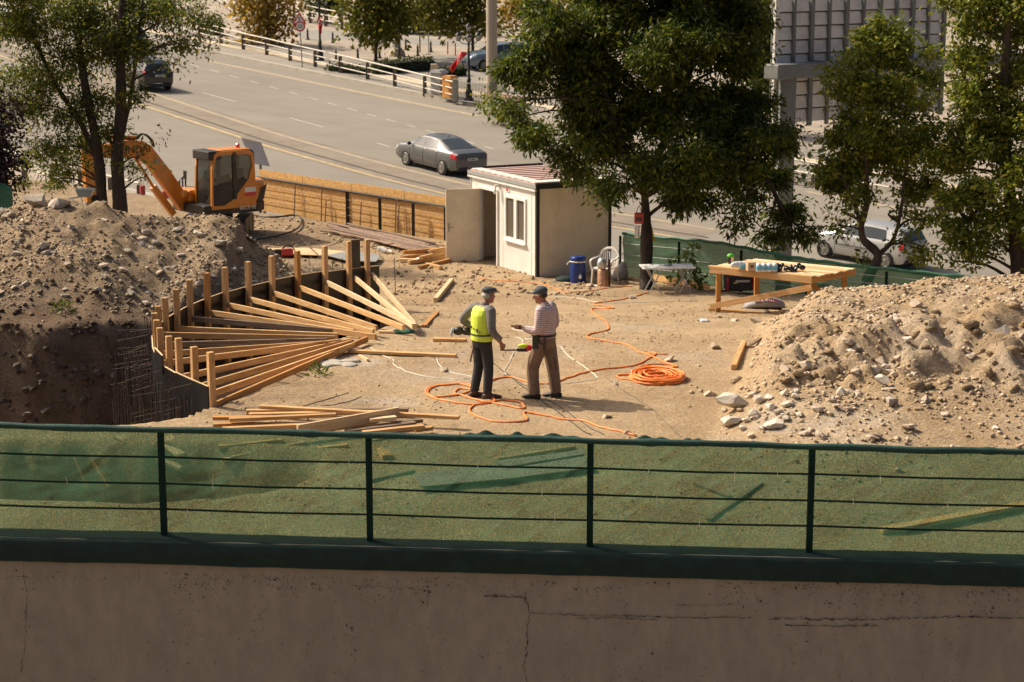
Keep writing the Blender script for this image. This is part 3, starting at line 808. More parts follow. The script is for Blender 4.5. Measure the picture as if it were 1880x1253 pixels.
def crack(pix, w, jit=3.0, seed=0):
    r = random.Random(seed); pts = []
    for (x0, y0), (x1, y1) in zip(pix, pix[1:]):
        n = max(2, int(math.hypot(x1 - x0, y1 - y0) / 5))
        for i in range(n):
            t = i / n; pts.append((x0 + (x1 - x0) * t + r.uniform(-jit, jit), y0 + (y1 - y0) * t + r.uniform(-jit, jit)))
    b = MB(); q = []
    for i, (x, y) in enumerate(pts):
        p = PY(x, y, 21.984); a = PY(*pts[max(i - 1, 0)], 21.984); c = PY(*pts[min(i + 1, len(pts) - 1)], 21.984)
        t = (c - a).normalized(); n = Vector((-t.z, 0, t.x))
        ww = w * r.uniform(.15, 1.0) * (1 if r.random() > .1 else 2.2)
        q.append((p + n * ww, p - n * ww))
    for i in range(len(q) - 1):
        b.add([q[i][0], q[i][1], q[i + 1][1], q[i + 1][0]], [(0, 1, 2, 3)])
    b.build("crack", MT["crack_dark"], wall, world=True)
crack([(966, 1085), (963, 1100), (973, 1125), (968, 1170), (966, 1200), (960, 1222), (968, 1253), (966, 1300)], .006, 2.5, 1)
crack([(973, 1126), (1060, 1130), (1150, 1131), (1260, 1135), (1385, 1134)], .005, 1.6, 2)
crack([(890, 1095), (925, 1096), (964, 1098)], .008, 2, 3)
crack([(1060, 1137), (1120, 1134), (1215, 1140)], .005, 1.5, 4)
crack([(1410, 1136), (1560, 1138), (1640, 1136), (1780, 1132), (1900, 1136)], .007, 2, 5)
crack([(1440, 1148), (1540, 1150), (1625, 1149)], .006, 1.5, 6)
crack([(42, 1038), (45, 1060), (50, 1095), (48, 1130), (46, 1180), (38, 1240)], .004, 2, 7)
crack([(10, 1062), (44, 1058), (60, 1066)], .004, 2, 8)
crack([(786, 1090), (784, 1120)], .004, 1.5, 9)
crack([(1240, 1112), (1360, 1110)], .003, 1.5, 10)
crack([(640, 1075), (700, 1078), (780, 1084)], .003, 3, 11)
# pitting and lichen specks on the wall: uncountable
b = MB(); r = random.Random(5)
for i in range(2600):
    x = r.uniform(-20, 1900)
    if r.random() < .62: y = 1052 + .017 * (x - 300) + abs(r.gauss(0, 1)) * 26
    else: y = r.uniform(1060, 1270)
    cl = vnoise(x * .011 + 3, y * .02)
    if cl < .45 and r.random() < .85: continue
    p = PY(x, y, 21.984); k = r.uniform(.003, .010) * (2.0 if r.random() < .05 else 1)
    n = 5; a0 = r.random() * 6
    b.add([(p.x + k * r.uniform(.5, 1.2) * math.cos(a0 + 6.28 * j / n), p.y, p.z + k * r.uniform(.5, 1.2) * math.sin(a0 + 6.28 * j / n)) for j in range(n)], [tuple(range(n))])
o = b.build("pitting", MT["crack_dark"], wall, world=True); o["kind"] = "stuff"

# ---- green net fence on the wall
fence = empty("net_fence", (0, 22.17, wall_top(0))); tag(fence, "green shade net stretched on a dark rail fence on top of the retaining wall", "fence")
PX_POST = [-6.55, -4.09, -1.67, .915, 3.5, 6.1]
FT = 1.30
for x in PX_POST:
    z = wall_top(x)
    b = MB().beam((x, 22.17, z), (x, 22.17, z + FT), .075, .05, (0, 1, 0)); b.box((x, 22.17, z + .006), (.16, .14, .012))
    b.build("post", MT["steel_green"], fence, world=True)
for h, rr in ((.34, .013), (.65, .013), (.97, .013)):
    for a, c in zip(PX_POST, PX_POST[1:]):
        MB().tube([(a + .038, 22.17, wall_top(a) + h), ((a + c) / 2, 22.17, wall_top((a + c) / 2) + h - .012), (c - .038, 22.17, wall_top(c) + h)], rr, 8).build("rail", MT["steel_green"], fence, True, world=True)
pts = []
for i in range(121):
    x = -6.6 + 12.8 * i / 120
    pts.append((x, 22.165 + .006 * math.sin(x * 5), wall_top(x) + FT + .012 * float(fbm(np.array([x * 1.5]), np.array([1.]), 3)[0])))
rad = [.033 + .010 * float(vnoise(i * .31, 2.)) + (.012 if abs(i % 37 - 3) < 1 else 0) for i in range(121)]
MB().tube(pts, rad, 10).build("top_hem", MT["net_hem"], fence, 'all', world=True)
# loose flaps of netting over the top rail
for i, (x, w, h) in enumerate(((-.35, .5, .045), (.05, .4, .04), (.5, .6, .035), (1.6, .5, .04), (2.1, .3, .03))):
    b = MB()
    b.grid(lambda u, v: (x + (u - .5) * w, 22.19 + .03 * v, wall_top(x) + FT + .02 + h * v * math.sin(math.pi * u) * (1 + .5 * math.sin(u * 13 + i))), 14, 3)
    b.build("loose_net_flap", MT["net_hem"], fence, True, world=True)
ties = [(-5.2, .65), (-3.8, .34), (-3.5, .65), (-1.9, .97), (-2.2, .65), (-.4, .97), (.35, .65), (.5, .34), (1.6, .97), (1.7, .65), (2.2, .34), (2.6, .97), (4.0, .65), (4.3, .97), (5.1, .65), (3.1, .97)]
def netf(u, v):
    x = -6.6 + 12.8 * u; z = wall_top(x) + .004 + (FT - .014) * v
    d = 22.235
    w = float(fbm(np.array([x * .9 + 7]), np.array([v * 1.6]), 3)[0])
    w2 = float(fbm(np.array([x * 1.7 + v * 2.2]), np.array([v * 5 - x * .8]), 3)[0])
    d += (.08 * max(0, w) + .035 * abs(w2)) * math.sin(math.pi * v)
    for tx, th in ties:                       # tucks pulled in at the cable ties
        rx = x - tx; rv = (FT - .05) * v + .04 - th
        q = math.exp(-(rx * rx * 9 + rv * rv * 60))
        d -= .028 * q
        for sl in (.22, -.35, .8):
            d += .022 * math.exp(-((rv - sl * rx) ** 2 * 900)) * math.exp(-rx * rx * 3) * (1 - q)
    return (x, d, z)
MB().grid(netf, 420, 46).build("net_panel", MT["net"], fence, 'all', world=True)
def bandf(u, v):
    x = -6.6 + 12.8 * u; zt = wall_top(x)
    e = .03 * float(fbm(np.array([x * 1.1]), np.array([3.]), 3)[0])
    z = zt + .012 + .6 * abs(e) - .29 * v + (.02 if v == 0 else 0)
    dd = 21.955 - .022 * math.sin(math.pi * v) + (.145 if v == 0 else 0) - .016 * float(fbm(np.array([x * 2.2]), np.array([v * 3 + .4 * x]), 3)[0]) + (.14 if v == 0 else 0)
    return (x, dd, z)
MB().grid(bandf, 360, 12).build("folded_band", MT["net_band"], fence, 'all', world=True)
for tx, th in ties:
    z = wall_top(tx) + th; b = MB()
    b.tube([(tx, 22.150, z - .03), (tx, 22.14, z + .01), (tx + rnd.uniform(-.03, .03), 22.13, z + rnd.uniform(.05, .13) * rnd.choice((1, -1)))], .003, 5)
    b.build("cable_tie", MT["cable_tie"], fence, world=True)

# ================================================================== CURVED FORMWORK
form = empty("formwork_wall", (FW[9].x, FW[9].y, -3)); tag(form, "curved wall formwork of black panels with timber posts and fanned braces at the pit edge", "formwork")
def inward(i):
    a = FW[max(i - 1, 0)]; c = FW[min(i + 1, len(FW) - 1)]; t = (c - a).normalized()
    n = Vector((t.y, -t.x))
    ctr = Vector((-2.6, 34.5))
    return n if n.dot(ctr - FW[i]) > 0 else -n
INW = [inward(i) for i in range(len(FW))]
# panels: each sheet spans two bays
def sheet(idx, ztop, zbot, th=.021, off=0.0, edge=True, sub=4, part=None):
    pts = []
    for a, c in zip(idx, idx[1:]):
        for k in range(sub): 
            t = k / sub; pts.append((FW[a].lerp(FW[c], t) - INW[a].lerp(INW[c], t).normalized() * off, INW[a].lerp(INW[c], t).normalized()))
    pts.append((FW[idx[-1]] - INW[idx[-1]] * off, INW[idx[-1]]))
    if part: pts = pts[int(part[0] * (len(pts) - 1)):int(part[1] * (len(pts) - 1)) + 1]
    # leave a hairline joint at both ends
    e = (pts[1][0] - pts[0][0]).normalized() * .006; pts[0] = (pts[0][0] + e, pts[0][1])
    e = (pts[-1][0] - pts[-2][0]).normalized() * .006; pts[-1] = (pts[-1][0] - e, pts[-1][1])
    def shell(z0, z1, t):
        b = MB(); rg = []
        for p, n in pts:
            a = p; c = p - n * t
            rg.append([(a.x, a.y, z0), (a.x, a.y, z1), (c.x, c.y, z1), (c.x, c.y, z0)])
        return b.rings(rg)
    o = shell(zbot, ztop, th).build("panel", MT["film_ply"], form, world=True)
    if edge: shell(ztop + .001, ztop + .012, th).build("panel_edge", MT["timber_pale"], o, world=True)
    return o
for a in range(0, 18, 2):
    sheet([a, a + 1, a + 2], FW_TOP + rnd.uniform(-.012, .012), -3.05, off=.002 * (a % 4))
sheet([18, 19], FW_TOP - .01, -3.05, off=.003)
sheet([17, 18], FW_TOP + .58, FW_TOP - .75, off=.03, part=(.25, .75))                 # tall offcut between the last two posts
sheet([3, 4], FW_TOP + .17, FW_TOP - .12, off=.032)
POST_TOP = {18: (672, 440), 17: (644, 443), 16: (588, 452), 15: (537, 461), 14: (489.6, 470), 13: (445, 480.6), 12: (403, 491), 11: (368, 501.5), 10: (335.6, 514), 9: (313, 531),
            8: (293, 547), 7: (281, 562), 6: (276.6, 575), 5: (277, 588), 4: (289.4, 602), 3: (308.5, 617.7), 2: (320.7, 621), 1: (350, 637), 0: (383, 646.6)}
POSTP = {}
for i, (px, py) in POST_TOP.items():
    q = FW[i] + INW[i] * .055
    zt = PY(px, py, q.y).z
    POSTP[i] = q
    lean = Vector((rnd.uniform(-.015, .015), rnd.uniform(-.015, .015)))
    timber("post", (q.x, q.y, -1.22), (q.x + lean.x, q.y + lean.y, zt), .095 + rnd.uniform(-.006, .006), .10, MT["timber_orange" if i in (15, 11) else "timber"], form, 0, (INW[i].x, INW[i].y, 0))
BR = [(18, 684, 505, 762, 597, 'p'), (17, 652, 511, 759, 600, 'p'), (16, 598, 518, 764, 600, 'p'), (15, 547, 527, 741, 602, 't'), (14, 498, 537, 692, 603, 't'), (13, 452, 548, 686, 610, 't'),
      (12, 412, 559, 651, 610, 't'), (11, 377, 573, 690, 619, 't'), (10, 344, 585, 649, 612, 'o'), (9, 320, 604, 620, 617, 't'), (7, 290, 615, 616, 622, 't'), (6, 285, 634, 601, 626, 'o'),
      (5, 285, 651, 602, 631, 't'), (4, 296, 668, 625, 628, 't'), (3, 314, 697, 646, 626, 't'), (2, 327, 722, 647, 629, 't'), (1, 356, 735, 650, 634, 't'), (0, 395, 744, 674, 623, 'g')]
for i, x0, y0, x1, y1, k in BR:
    q = POSTP[i]
    p0 = PY(x0, y0, q.y + .02); p0.z = max(p0.z, -.5)
    p1 = PZ(x1, y1, .07 + .02 * (i % 3))
    p1.z = max(p1.z, hz(p1.x, p1.y) + .05)
    timber("brace", p0, p1, .05, .10, MT[{'p': "timber_pale", 't': "timber", 'o': "timber_old", 'g': "timber_orange"}[k]], form)
for x, y in ((770, 601), (712, 612), (627, 620), (676, 622)):
    p = G(x, y); timber("wedge_block", p + Vector((-.16, 0, .03)), p + Vector((.16, -.05, .03)), .09, .05, MT["timber_pale"], form)
# ---- reinforcement cage in the pit
cage = empty("rebar_cage", (-6.6, 31.5, -3)); tag(cage, "dense rusty reinforcement bars standing in the dark pit outside the formwork", "rebar")
ub = MB(); hb = MB(); r = random.Random(21)
crv = [FW[i] for i in range(0, 12)]
def on(t):
    k = t * (len(crv) - 1); i = min(int(k), len(crv) - 2); return crv[i].lerp(crv[i + 1], k - i), -INW[i].lerp(INW[i + 1], k - i)
for row, off in enumerate((.22, .42, .62)):
    for k in range(64):
        t = (k + r.random() * .5) / 64.5
        p, n = on(t); p = p + n.normalized() * (off + r.uniform(-.05, .05))
        zt = r.uniform(-.15, .35) if row < 2 else r.uniform(-.9, .1)
        ub.tube([(p.x, p.y, -3.2), (p.x + r.uniform(-.12, .05), p.y + r.uniform(-.08, .08), zt)], .008, 5)
for row, off in enumerate((.22, .62)):
    for z in np.arange(-2.7, .30, .42):
        pts = []
        t0 = r.uniform(0, .08); t1 = r.uniform(.9, 1)
        for k in range(24):
            p, n = on(t0 + (t1 - t0) * k / 23); p = p + n.normalized() * (off + .02)
            pts.append((p.x, p.y, z + r.uniform(-.01, .01)))
        pass
for k in range(46):
    t = r.uniform(.05, .85); p, n = on(t); n = n.normalized(); z = r.uniform(-.6, .32)
    a = p + n * .1; c = p + n * r.uniform(.35, .8) + Vector((r.uniform(-.1, .1), r.uniform(-.1, .1)))
    hb.tube([(a.x, a.y, z), (c.x, c.y, z - r.uniform(0, .12))], .007, 5)
o = ub.build("upright_bars", MT["rebar"], cage, world=True); o["kind"] = "stuff"
o = hb.build("hoop_bars", MT["rebar"], cage, world=True); o["kind"] = "stuff"

# ================================================================== LOOSE TIMBER
def loose(name, a, c, w, h, mat, label, cat="plank", group=None, lift=None, roll=0.0):
    if lift is None:
        p0 = G(*a, h / 2 + .005); p1 = G(*c, h / 2 + .005)
    else:
        p0 = PZ(*a, lift); p1 = PZ(*c, lift + rnd.uniform(-.01, .02))
    o = timber(name, p0, p1, w, h, MT[mat], None, roll)
    return tag(o, label, cat, group)
loose("loose_plank", (800, 556), (829, 519), .11, .10, "timber_pale", "thick pale beam lying on the bank below the shed door", "beam")
loose("loose_plank", (640, 648), (838, 657), .11, .05, "timber", "long plank on the ground reaching from the braces to the man in the vest")
loose("loose_plank", (796, 627), (856, 629), .10, .05, "timber", "short board left of the hand tool behind the man in the vest")
loose("loose_plank", (778, 603), (803, 576), .09, .05, "timber_orange", "small brown board leaning in the hollow by the last brace")
loose("loose_plank", (1347, 680), (1366, 634), .09, .09, "timber", "yellowish beam stub lying on the left edge of the rubble heap", "beam")
loose("loose_plank", (1372, 640), (1396, 625), .06, .04, "timber_old", "thin split stick pointing into the rubble heap", "stick")
loose("loose_plank", (660, 655), (676, 664), .05, .04, "timber_pale", "tiny pale offcut beside the cement bag", "offcut")
PL = [((391, 781), (467, 778), .06, "timber_orange", .10, .05), ((408, 788), (569, 781), .05, "timber", .10, .05), ((592, 791), (690, 773), .07, "timber_old", .10, .05),
      ((635, 793), (762, 777), .08, "timber_old", .12, .05), ((666, 795), (778, 783), .10, "timber", .10, .05), ((763, 790), (793, 786), .06, "timber", .10, .05), ((640, 785), (775, 772), .03, "timber_old", .10, .05),
      ((391, 768), (500, 767), .10, "timber_orange", .10, .05), ((421, 771), (617, 762), .14, "timber", .10, .05), ((450, 750), (750, 753), .08, "timber_old", .10, .05), ((452, 758), (560, 757), .05, "timber", .10, .10), ((457, 762), (700, 757), .12, "timber", .10, .05),
      ((546, 790), (732, 757), .19, "timber_pale", .05, .15), ((679, 772), (727, 767), .17, "timber_pale", .1, .05), ((478, 747), (843, 767), .16, "timber", .10, .05)]
for i, (a, c, lift, m_, w, h) in enumerate(PL):
    big = i == 14
    lab = {14: "longest plank of the timber pile at the net fence, poking out to the right", 12: "wide pale board slanting across the top of the timber pile at the net fence",
           13: "short pale offcut resting on the timber pile at the net fence"}.get(i, "sawn plank in the timber pile just behind the net fence")
    p0 = PZ(*a, lift); p1 = PZ(*c, lift + .005)
    tag(timber("pile_plank", p0, p1, w, h, MT[m_]), lab, "plank", "planks of the pile behind the net fence")
# boards seen dimly through the net
NB = [((216, 806), (335, 866), .20, .04, "timber_pale", "wide pale board through the net beside the first visible post"), ((300, 806), (338, 842), .26, .04, "timber_pale", "broad pale sheet offcut through the net right of the first post"),
      ((143, 850), (166, 902), .14, .04, "timber", "board end seen through the net at the far left bay"), ((176, 850), (205, 905), .14, .04, "timber", "second board end seen through the net at the far left bay"),
      ((401, 829), (520, 814), .09, .05, "timber", "upper one of three long planks seen through the net in the second bay"), ((424, 847), (563, 818), .09, .05, "timber", "middle one of three long planks seen through the net in the second bay"), ((410, 852), (640, 823), .09, .05, "timber", "lower one of three long planks seen through the net in the second bay"),
      ((700, 830), (712, 846), .14, .06, "timber", "yellow block offcut through the net right of the second post"), ((912, 848), (1055, 825), .07, .04, "timber", "thin lath above the metal sheets seen through the net"),
      ((1275, 892), (1340, 916), .06, .03, "timber_old", "short stick of the two crossed ones seen through the net"), ((1300, 958), (1398, 890), .06, .03, "timber_old", "long stick of the two crossed ones seen through the net"),
      ((1615, 982), (1890, 932), .16, .05, "timber", "big board seen through the net at the far right"), ((680, 885), (760, 868), .08, .04, "timber_old", "dull board end seen through the net left of the metal sheets")]
for a, c, w, h, m_, lab in NB: loose("board_behind_net", a, c, w, h, m_, lab, "board")
# grey sheets behind the net
for k, (pts, lab) in enumerate((([(760, 878), (772, 908), (935, 890), (1092, 868), (1070, 842), (900, 862)], "larger grey metal sheet lying behind the net in the third bay"), ([(905, 858), (1070, 838), (1075, 846), (930, 868)], "narrow grey sheet lying on the larger one behind the net"))):
    b = MB(); top = [G(x, y, .05 + .03 * (k == 1)) for x, y in pts]; n = len(top); zz = max(t.z for t in top)
    for t in top: t.z = zz
    b.add([t for t in top] + [t - Vector((0, 0, .012)) for t in top], [tuple(range(n)), tuple(range(2 * n - 1, n - 1, -1))] + [(j, (j + 1) % n, n + (j + 1) % n, n + j) for j in range(n)])
    tag(b.build("metal_sheet", MT["dull_sheet"] if "dull_sheet" in MT else plain("dull_sheet", (.25, .235, .2), .6, .2, 4, .1, dirt=(.2, .16, .12), dirtamt=.4)), lab, "sheet")

# ================================================================== STONES
def rock_mesh(name, seed, mat, sub=2, flat=.8):
    r = random.Random(seed)
    bm = bmesh.new()
    for k in range(15):
        q = Vector((r.gauss(0, 1), r.gauss(0, 1), r.gauss(0, 1))).normalized() * r.uniform(.40, .58)
        bm.verts.new((q.x * 1.2, q.y, q.z * flat))
    res = bmesh.ops.convex_hull(bm, input=bm.verts)
    bmesh.ops.delete(bm, geom=[v for v in bm.verts if not v.link_faces], context='VERTS')
    bmesh.ops.subdivide_edges(bm, edges=bm.edges[:], cuts=1, use_grid_fill=True)
    for v in bm.verts: v.co *= 1 + r.uniform(-.05, .035)
    bmesh.ops.triangulate(bm, faces=bm.faces[:])
    me = bpy.data.meshes.new(name); bm.to_mesh(me); bm.free()
    if mat: me.materials.append(mat)
    return me
ROCKS = {k: [rock_mesh("stone", 100 + i * 7 + j, MT[k], 2, .6 + .08 * i) for i in range(5)] for j, k in enumerate(("pale_stone", "dusty_stone", "grey_stone", "pit_stone"))}
def stone(px, py, size, kind, label, group, sink=.28, el=1.0):
    p = G(px, py)
    o = bpy.data.objects.new("stone", rnd.choice(ROCKS[kind])); COL.objects.link(o)
    d = (p - Vector((0, 0, CAM_Z))).length; s = size * d / FPX * 1.08
    o.scale = (s * el, s * rnd.uniform(.8, 1.1), s * rnd.uniform(.75, 1.0))
    o.rotation_euler = (rnd.uniform(-.35, .35), rnd.uniform(-.35, .35), rnd.uniform(0, 6.28) if el < 1.15 else rnd.uniform(-.25, .25))
    o.location = p + Vector((0, 0, s * (.5 - sink) * .7))
    return tag(o, label, "stone", group)
gH = "pale stones heaped at the left foot of the right mound"
stone(1349, 752, 46, "pale_stone", "longest pale boulder at the left end of the stone heap by the net fence", gH, .2, 1.4)
stone(1342, 782, 36, "pale_stone", "big rounded pale boulder at the front of the stone heap", gH, .2)
stone(1420, 782, 38, "pale_stone", "big squarish pale boulder in the middle of the stone heap", gH, .2)
for px, py, s in [(1391, 742, 30), (1384, 768, 24), (1415, 752, 20), (1445, 746, 22), (1444, 772, 18), (1458, 736, 16), (1370, 776, 15), (1400, 790, 14), (1362, 792, 18), (1330, 758, 14), (1440, 730, 14), (1375, 730, 13), (1468, 765, 14), (1412, 735, 16), (1462, 722, 16), (1428, 760, 16)]:
    stone(px, py, s, "pale_stone", "small pale stone in the heap at the left foot of the right mound", gH, .22)
for px, py, s, l in [(1317, 641, 24, "lone grey stone on the flat left of the beam stub"), (1305, 727, 22, "lone stone left of the pale boulders"), (1510, 804, 26, "brown stone at the net fence below the rubble"), (1502, 758, 22, "flat pale stone right of the boulder heap"),
                     (1600, 808, 22, "reddish stone near the net fence under the rubble slope"), (1844, 603, 40, "big stone embedded at the right end of the mound scarp"), (1639, 590, 26, "grey stone bulging from the mound scarp"), (1686, 566, 26, "pale stone at the top of the mound scarp"),
                     (1229, 663, 20, "stone weighing down the orange hose coil"), (1114, 767, 18, "stone at the tip of the shadow of the man in the striped shirt"), (1480, 670, 26, "rounded stone half way up the left flank of the right mound"), (1440, 678, 20, "upright stone on the left flank of the right mound"), (1510, 530, 34, "long flat stone on the mound crest by the table"), (1640, 745, 34, "flat buried slab on the rubble slope"),
                     (817, 683, 16, "stone lying on the white cord left of the men"), (1151, 797, 14, "small stone behind the top rail in the middle"), (1132, 707, 12, "pebble between the men and the hose coil"), (1162, 549, 16, "grey stone on the hose below the tree")]:
    stone(px, py, s, "dusty_stone" if s < 30 else "grey_stone", l, None)
gR = "stones on the right mound"
r2 = random.Random(8)
for k in range(70):
    px = r2.uniform(1330, 1885); py = r2.uniform(540, 812)
    if py < 545 + (1480 - px) * 1.0: continue
    if r2.random() < .5: px = r2.gauss(1590, 50); py = r2.gauss(690, 35)
    stone(px, py, r2.uniform(9, 24), r2.choice(["pale_stone", "dusty_stone", "dusty_stone"]), "stone strewn over the slope of the right mound", gR, .3)
gL = "stones on the left mound"
stone(78, 374, 40, "grey_stone", "largest boulder on the crest of the left mound", gL, .38, 1.3)
stone(108, 382, 32, "grey_stone", "second boulder on the crest of the left mound, right of the largest", gL, .2, 1.2)
stone(365, 437, 22, "pale_stone", "white stone on the left mound below the excavator", gL, .2)
stone(405, 455, 28, "grey_stone", "wedge shaped stone on the left mound below the excavator", gL, .3)
for k in range(80):
    px = r2.uniform(-5, 560); py = r2.uniform(385, 560)
    if py < 380 + max(0, px - 420) * .9: continue
    stone(px, py, r2.uniform(8, 19), r2.choice(["grey_stone", "dusty_stone", "grey_stone"]), "stone strewn over the slope of the left mound", gL, .3)
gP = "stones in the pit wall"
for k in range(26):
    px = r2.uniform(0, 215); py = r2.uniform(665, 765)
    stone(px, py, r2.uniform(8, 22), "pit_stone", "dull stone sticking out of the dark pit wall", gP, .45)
gS = "stones along the edge below the shed"
for px, py, s in [(1016, 519, 9), (1040, 524, 14), (1075, 515, 10), (1085, 528, 14), (1060, 530, 9), (1110, 523, 12), (1130, 524, 10), (1145, 518, 9), (1020, 540, 10), (985, 541, 12), (1095, 540, 9), (1285, 590, 12), (1350, 590, 16), (1390, 592, 22), (1320, 585, 12), (1410, 575, 12)]:
    stone(px, py, s, "dusty_stone", "small stone on the bank between the shed and the wooden table", gS)
# ---- uncountable rubble
def scatter(name, n, sampler, smin, smax, mat, seed, power=2.2, sink=.2):
    rs = np.random.RandomState(seed)
    base = []
    for i in range(8):
        rr = random.Random(seed * 31 + i); bm = bmesh.new()
        for k in range(10):
            q = Vector((rr.gauss(0, 1), rr.gauss(0, 1), rr.gauss(0, 1))).normalized() * rr.uniform(.36, .6)
            bm.verts.new(q)
        bmesh.ops.convex_hull(bm, input=bm.verts)
        bmesh.ops.delete(bm, geom=[v for v in bm.verts if not v.link_faces], context='VERTS')
        bmesh.ops.triangulate(bm, faces=bm.faces[:])
        bm.verts.index_update()
        q = np.array([tuple(v.co) for v in bm.verts]) * np.array([[1.15, rr.uniform(.65, 1), rr.uniform(.5, .85)]]); fc = np.array([[v.index for v in f.verts] for f in bm.faces]); bm.free()
        base.append((q, fc))
    xy = sampler(rs, n); n = len(xy)
    z = hfast(xy[:, 0], xy[:, 1])
    s = smin + (smax - smin) * rs.rand(n) ** power
    A = rs.rand(n) * 6.28; VV = []; FF = []; nb_ = 0; T = rs.uniform(-.6, .6, n)
    ca, sa = np.cos(A), np.sin(A); ct, st = np.cos(T), np.sin(T)
    ids = rs.randint(0, 8, n)
    for i in range(8):
        m = ids == i; q = base[i][0][None] * s[m][:, None, None]; nm_, nv = q.shape[:2]
        x, y, zz = q[..., 0], q[..., 1], q[..., 2]
        y2 = y * ct[m][:, None] - zz * st[m][:, None]; z2 = y * st[m][:, None] + zz * ct[m][:, None]
        q = np.stack([x * ca[m][:, None] - y2 * sa[m][:, None], x * sa[m][:, None] + y2 * ca[m][:, None], z2], -1)
        q = q + np.stack([xy[m, 0], xy[m, 1], z[m] + s[m] * sink], -1)[:, None]
        VV.append(q.reshape(-1, 3)); FF.append((base[i][1][None] + (np.arange(nm_) * nv)[:, None, None]).reshape(-1, 3) + nb_); nb_ += nm_ * nv
    o = link(name, np_mesh(name, np.concatenate(VV), np.concatenate(FF), mat)); return o
def rockmat(name, c0, c1):
    m, nt, N, L, B = newmat(name)
    g = N.new("ShaderNodeNewGeometry"); cr = N.new("ShaderNodeValToRGB"); cr.color_ramp.elements[0].color = (*c0, 1); cr.color_ramp.elements[1].color = (*c1, 1)
    L.new(g.outputs["Random Per Island"], cr.inputs[0]); L.new(cr.outputs[0], B.inputs["Base Color"]); B.inputs["Roughness"].default_value = .95; B.inputs["Specular IOR Level"].default_value = .1
    MT[name] = m; return m
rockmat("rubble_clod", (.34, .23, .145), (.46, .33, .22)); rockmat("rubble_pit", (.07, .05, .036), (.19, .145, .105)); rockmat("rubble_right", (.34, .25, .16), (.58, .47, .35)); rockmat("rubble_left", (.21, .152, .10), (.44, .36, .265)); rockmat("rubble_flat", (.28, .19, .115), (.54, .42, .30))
def smp_box(x0, x1, y0, y1, keep):
    def f(rs, n):
        x = rs.uniform(x0, x1, n * 6); y = rs.uniform(y0, y1, n * 6)
        k = keep(x, y); m = rs.rand(n * 6) < k
        return np.stack([x[m], y[m]], 1)[:n]
    return f
def keep_r(x, y):
    h = height(x, y, False) - site_base(x, y)
    return np.clip(h * 2.2, 0, 1) * np.clip(.25 + 1.3 * (vnoise(x * .9, y * .9) - .25) + .8 * (y < 28.3), .05, 1)
o = scatter("clods", 260, smp_box(3.4, 10, 27.6, 30.6, lambda x, y: ((height(x, y) - site_base(x, y)) > .45) * 1.0), .06, .30, MT["dirt"], 9, 2.4, .02); tag(o, "crumbling earth clods in the scarp of the right mound", "clods", kind="stuff")
o = scatter("rubble", 15000, smp_box(2.4, 11, 24.5, 36, keep_r), .012, .11, MT["rubble_right"], 1, 5.0); tag(o, "loose rubble covering the tan right mound", "rubble", kind="stuff")
def keep_l(x, y):
    h = height(x, y, False) - site_base(x, y)
    return np.clip(h * 1.8, 0, 1) * np.clip(.35 + 1.2 * (vnoise(x * .8, y * .8) - .3), .1, 1)
o = scatter("rubble", 14000, smp_box(-12.5, -3.6, 35.8, 45, keep_l), .015, .14, MT["rubble_left"], 2, 4.5, .1); tag(o, "grey brown rubble covering the left mound", "rubble", kind="stuff")
o = scatter("pebbles", 9500, smp_box(-6, 9, 23, 48, lambda x, y: np.clip(.12 + 1.6 * (vnoise(x * .55 + 9, y * .55) - .38), .05, 1) * (1 - inpoly(x, y, PIT))), .008, .055, MT["rubble_flat"], 3, 4.5); tag(o, "pebbles and clods strewn over the trampled soil", "pebbles", kind="stuff")
o = scatter("pebbles", 2500, smp_box(-9, 2, 44, 62, lambda x, y: .5 * (y < edge_y(x) - .5)), .03, .16, MT["rubble_flat"], 4, 3.0); tag(o, "clods on the strip before the chipboard fence", "pebbles", kind="stuff")
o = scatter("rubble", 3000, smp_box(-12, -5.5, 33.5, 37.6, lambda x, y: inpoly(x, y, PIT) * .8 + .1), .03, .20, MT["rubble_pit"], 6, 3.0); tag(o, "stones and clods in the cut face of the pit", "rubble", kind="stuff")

# ================================================================== HOSES AND CORDS
def smooth(pts, n=6):
    out = []
    for i in range(len(pts) - 1):
        p0 = pts[max(i - 1, 0)]; p1 = pts[i]; p2 = pts[i + 1]; p3 = pts[min(i + 2, len(pts) - 1)]
        for k in range(n):
            t = k / n
            out.append(tuple(.5 * ((2 * b_) + (-a_ + c_) * t + (2 * a_ - 5 * b_ + 4 * c_ - d_) * t * t + (-a_ + 3 * b_ - 3 * c_ + d_) * t ** 3) for a_, b_, c_, d_ in zip(p0, p1, p2, p3)))
    out.append(tuple(pts[-1])); return out
def hose(name, pix, r, mat, label, cat, n=6, lift=0.0):
    pp = smooth(pix, n)
    w = [G(x, y, r * .8 + lift) for x, y in pp]
    o = MB().tube(w, r, 6).build(name, MT[mat], None, 'all')
    return tag(o, label, cat)
hose("orange_hose", [(1168, 802), (1110, 788), (1070, 775), (1030, 770), (985, 762), (962, 760), (968, 772), (950, 777), (905, 775), (870, 765), (863, 752), (885, 742), (920, 737), (955, 741), (962, 752), (935, 748), (905, 742), (880, 738), (850, 728), (835, 724), (842, 716), (865, 718), (890, 728), (908, 738), (880, 745), (840, 742), (800, 733), (782, 724), (790, 713), (820, 709), (860, 708), (866, 718), (845, 726), (800, 730), (785, 722), (800, 711), (838, 707), (868, 712)],
     .016, "orange_hose", "orange hose looping round the feet of the man in the vest to the net fence", "hose", 5)
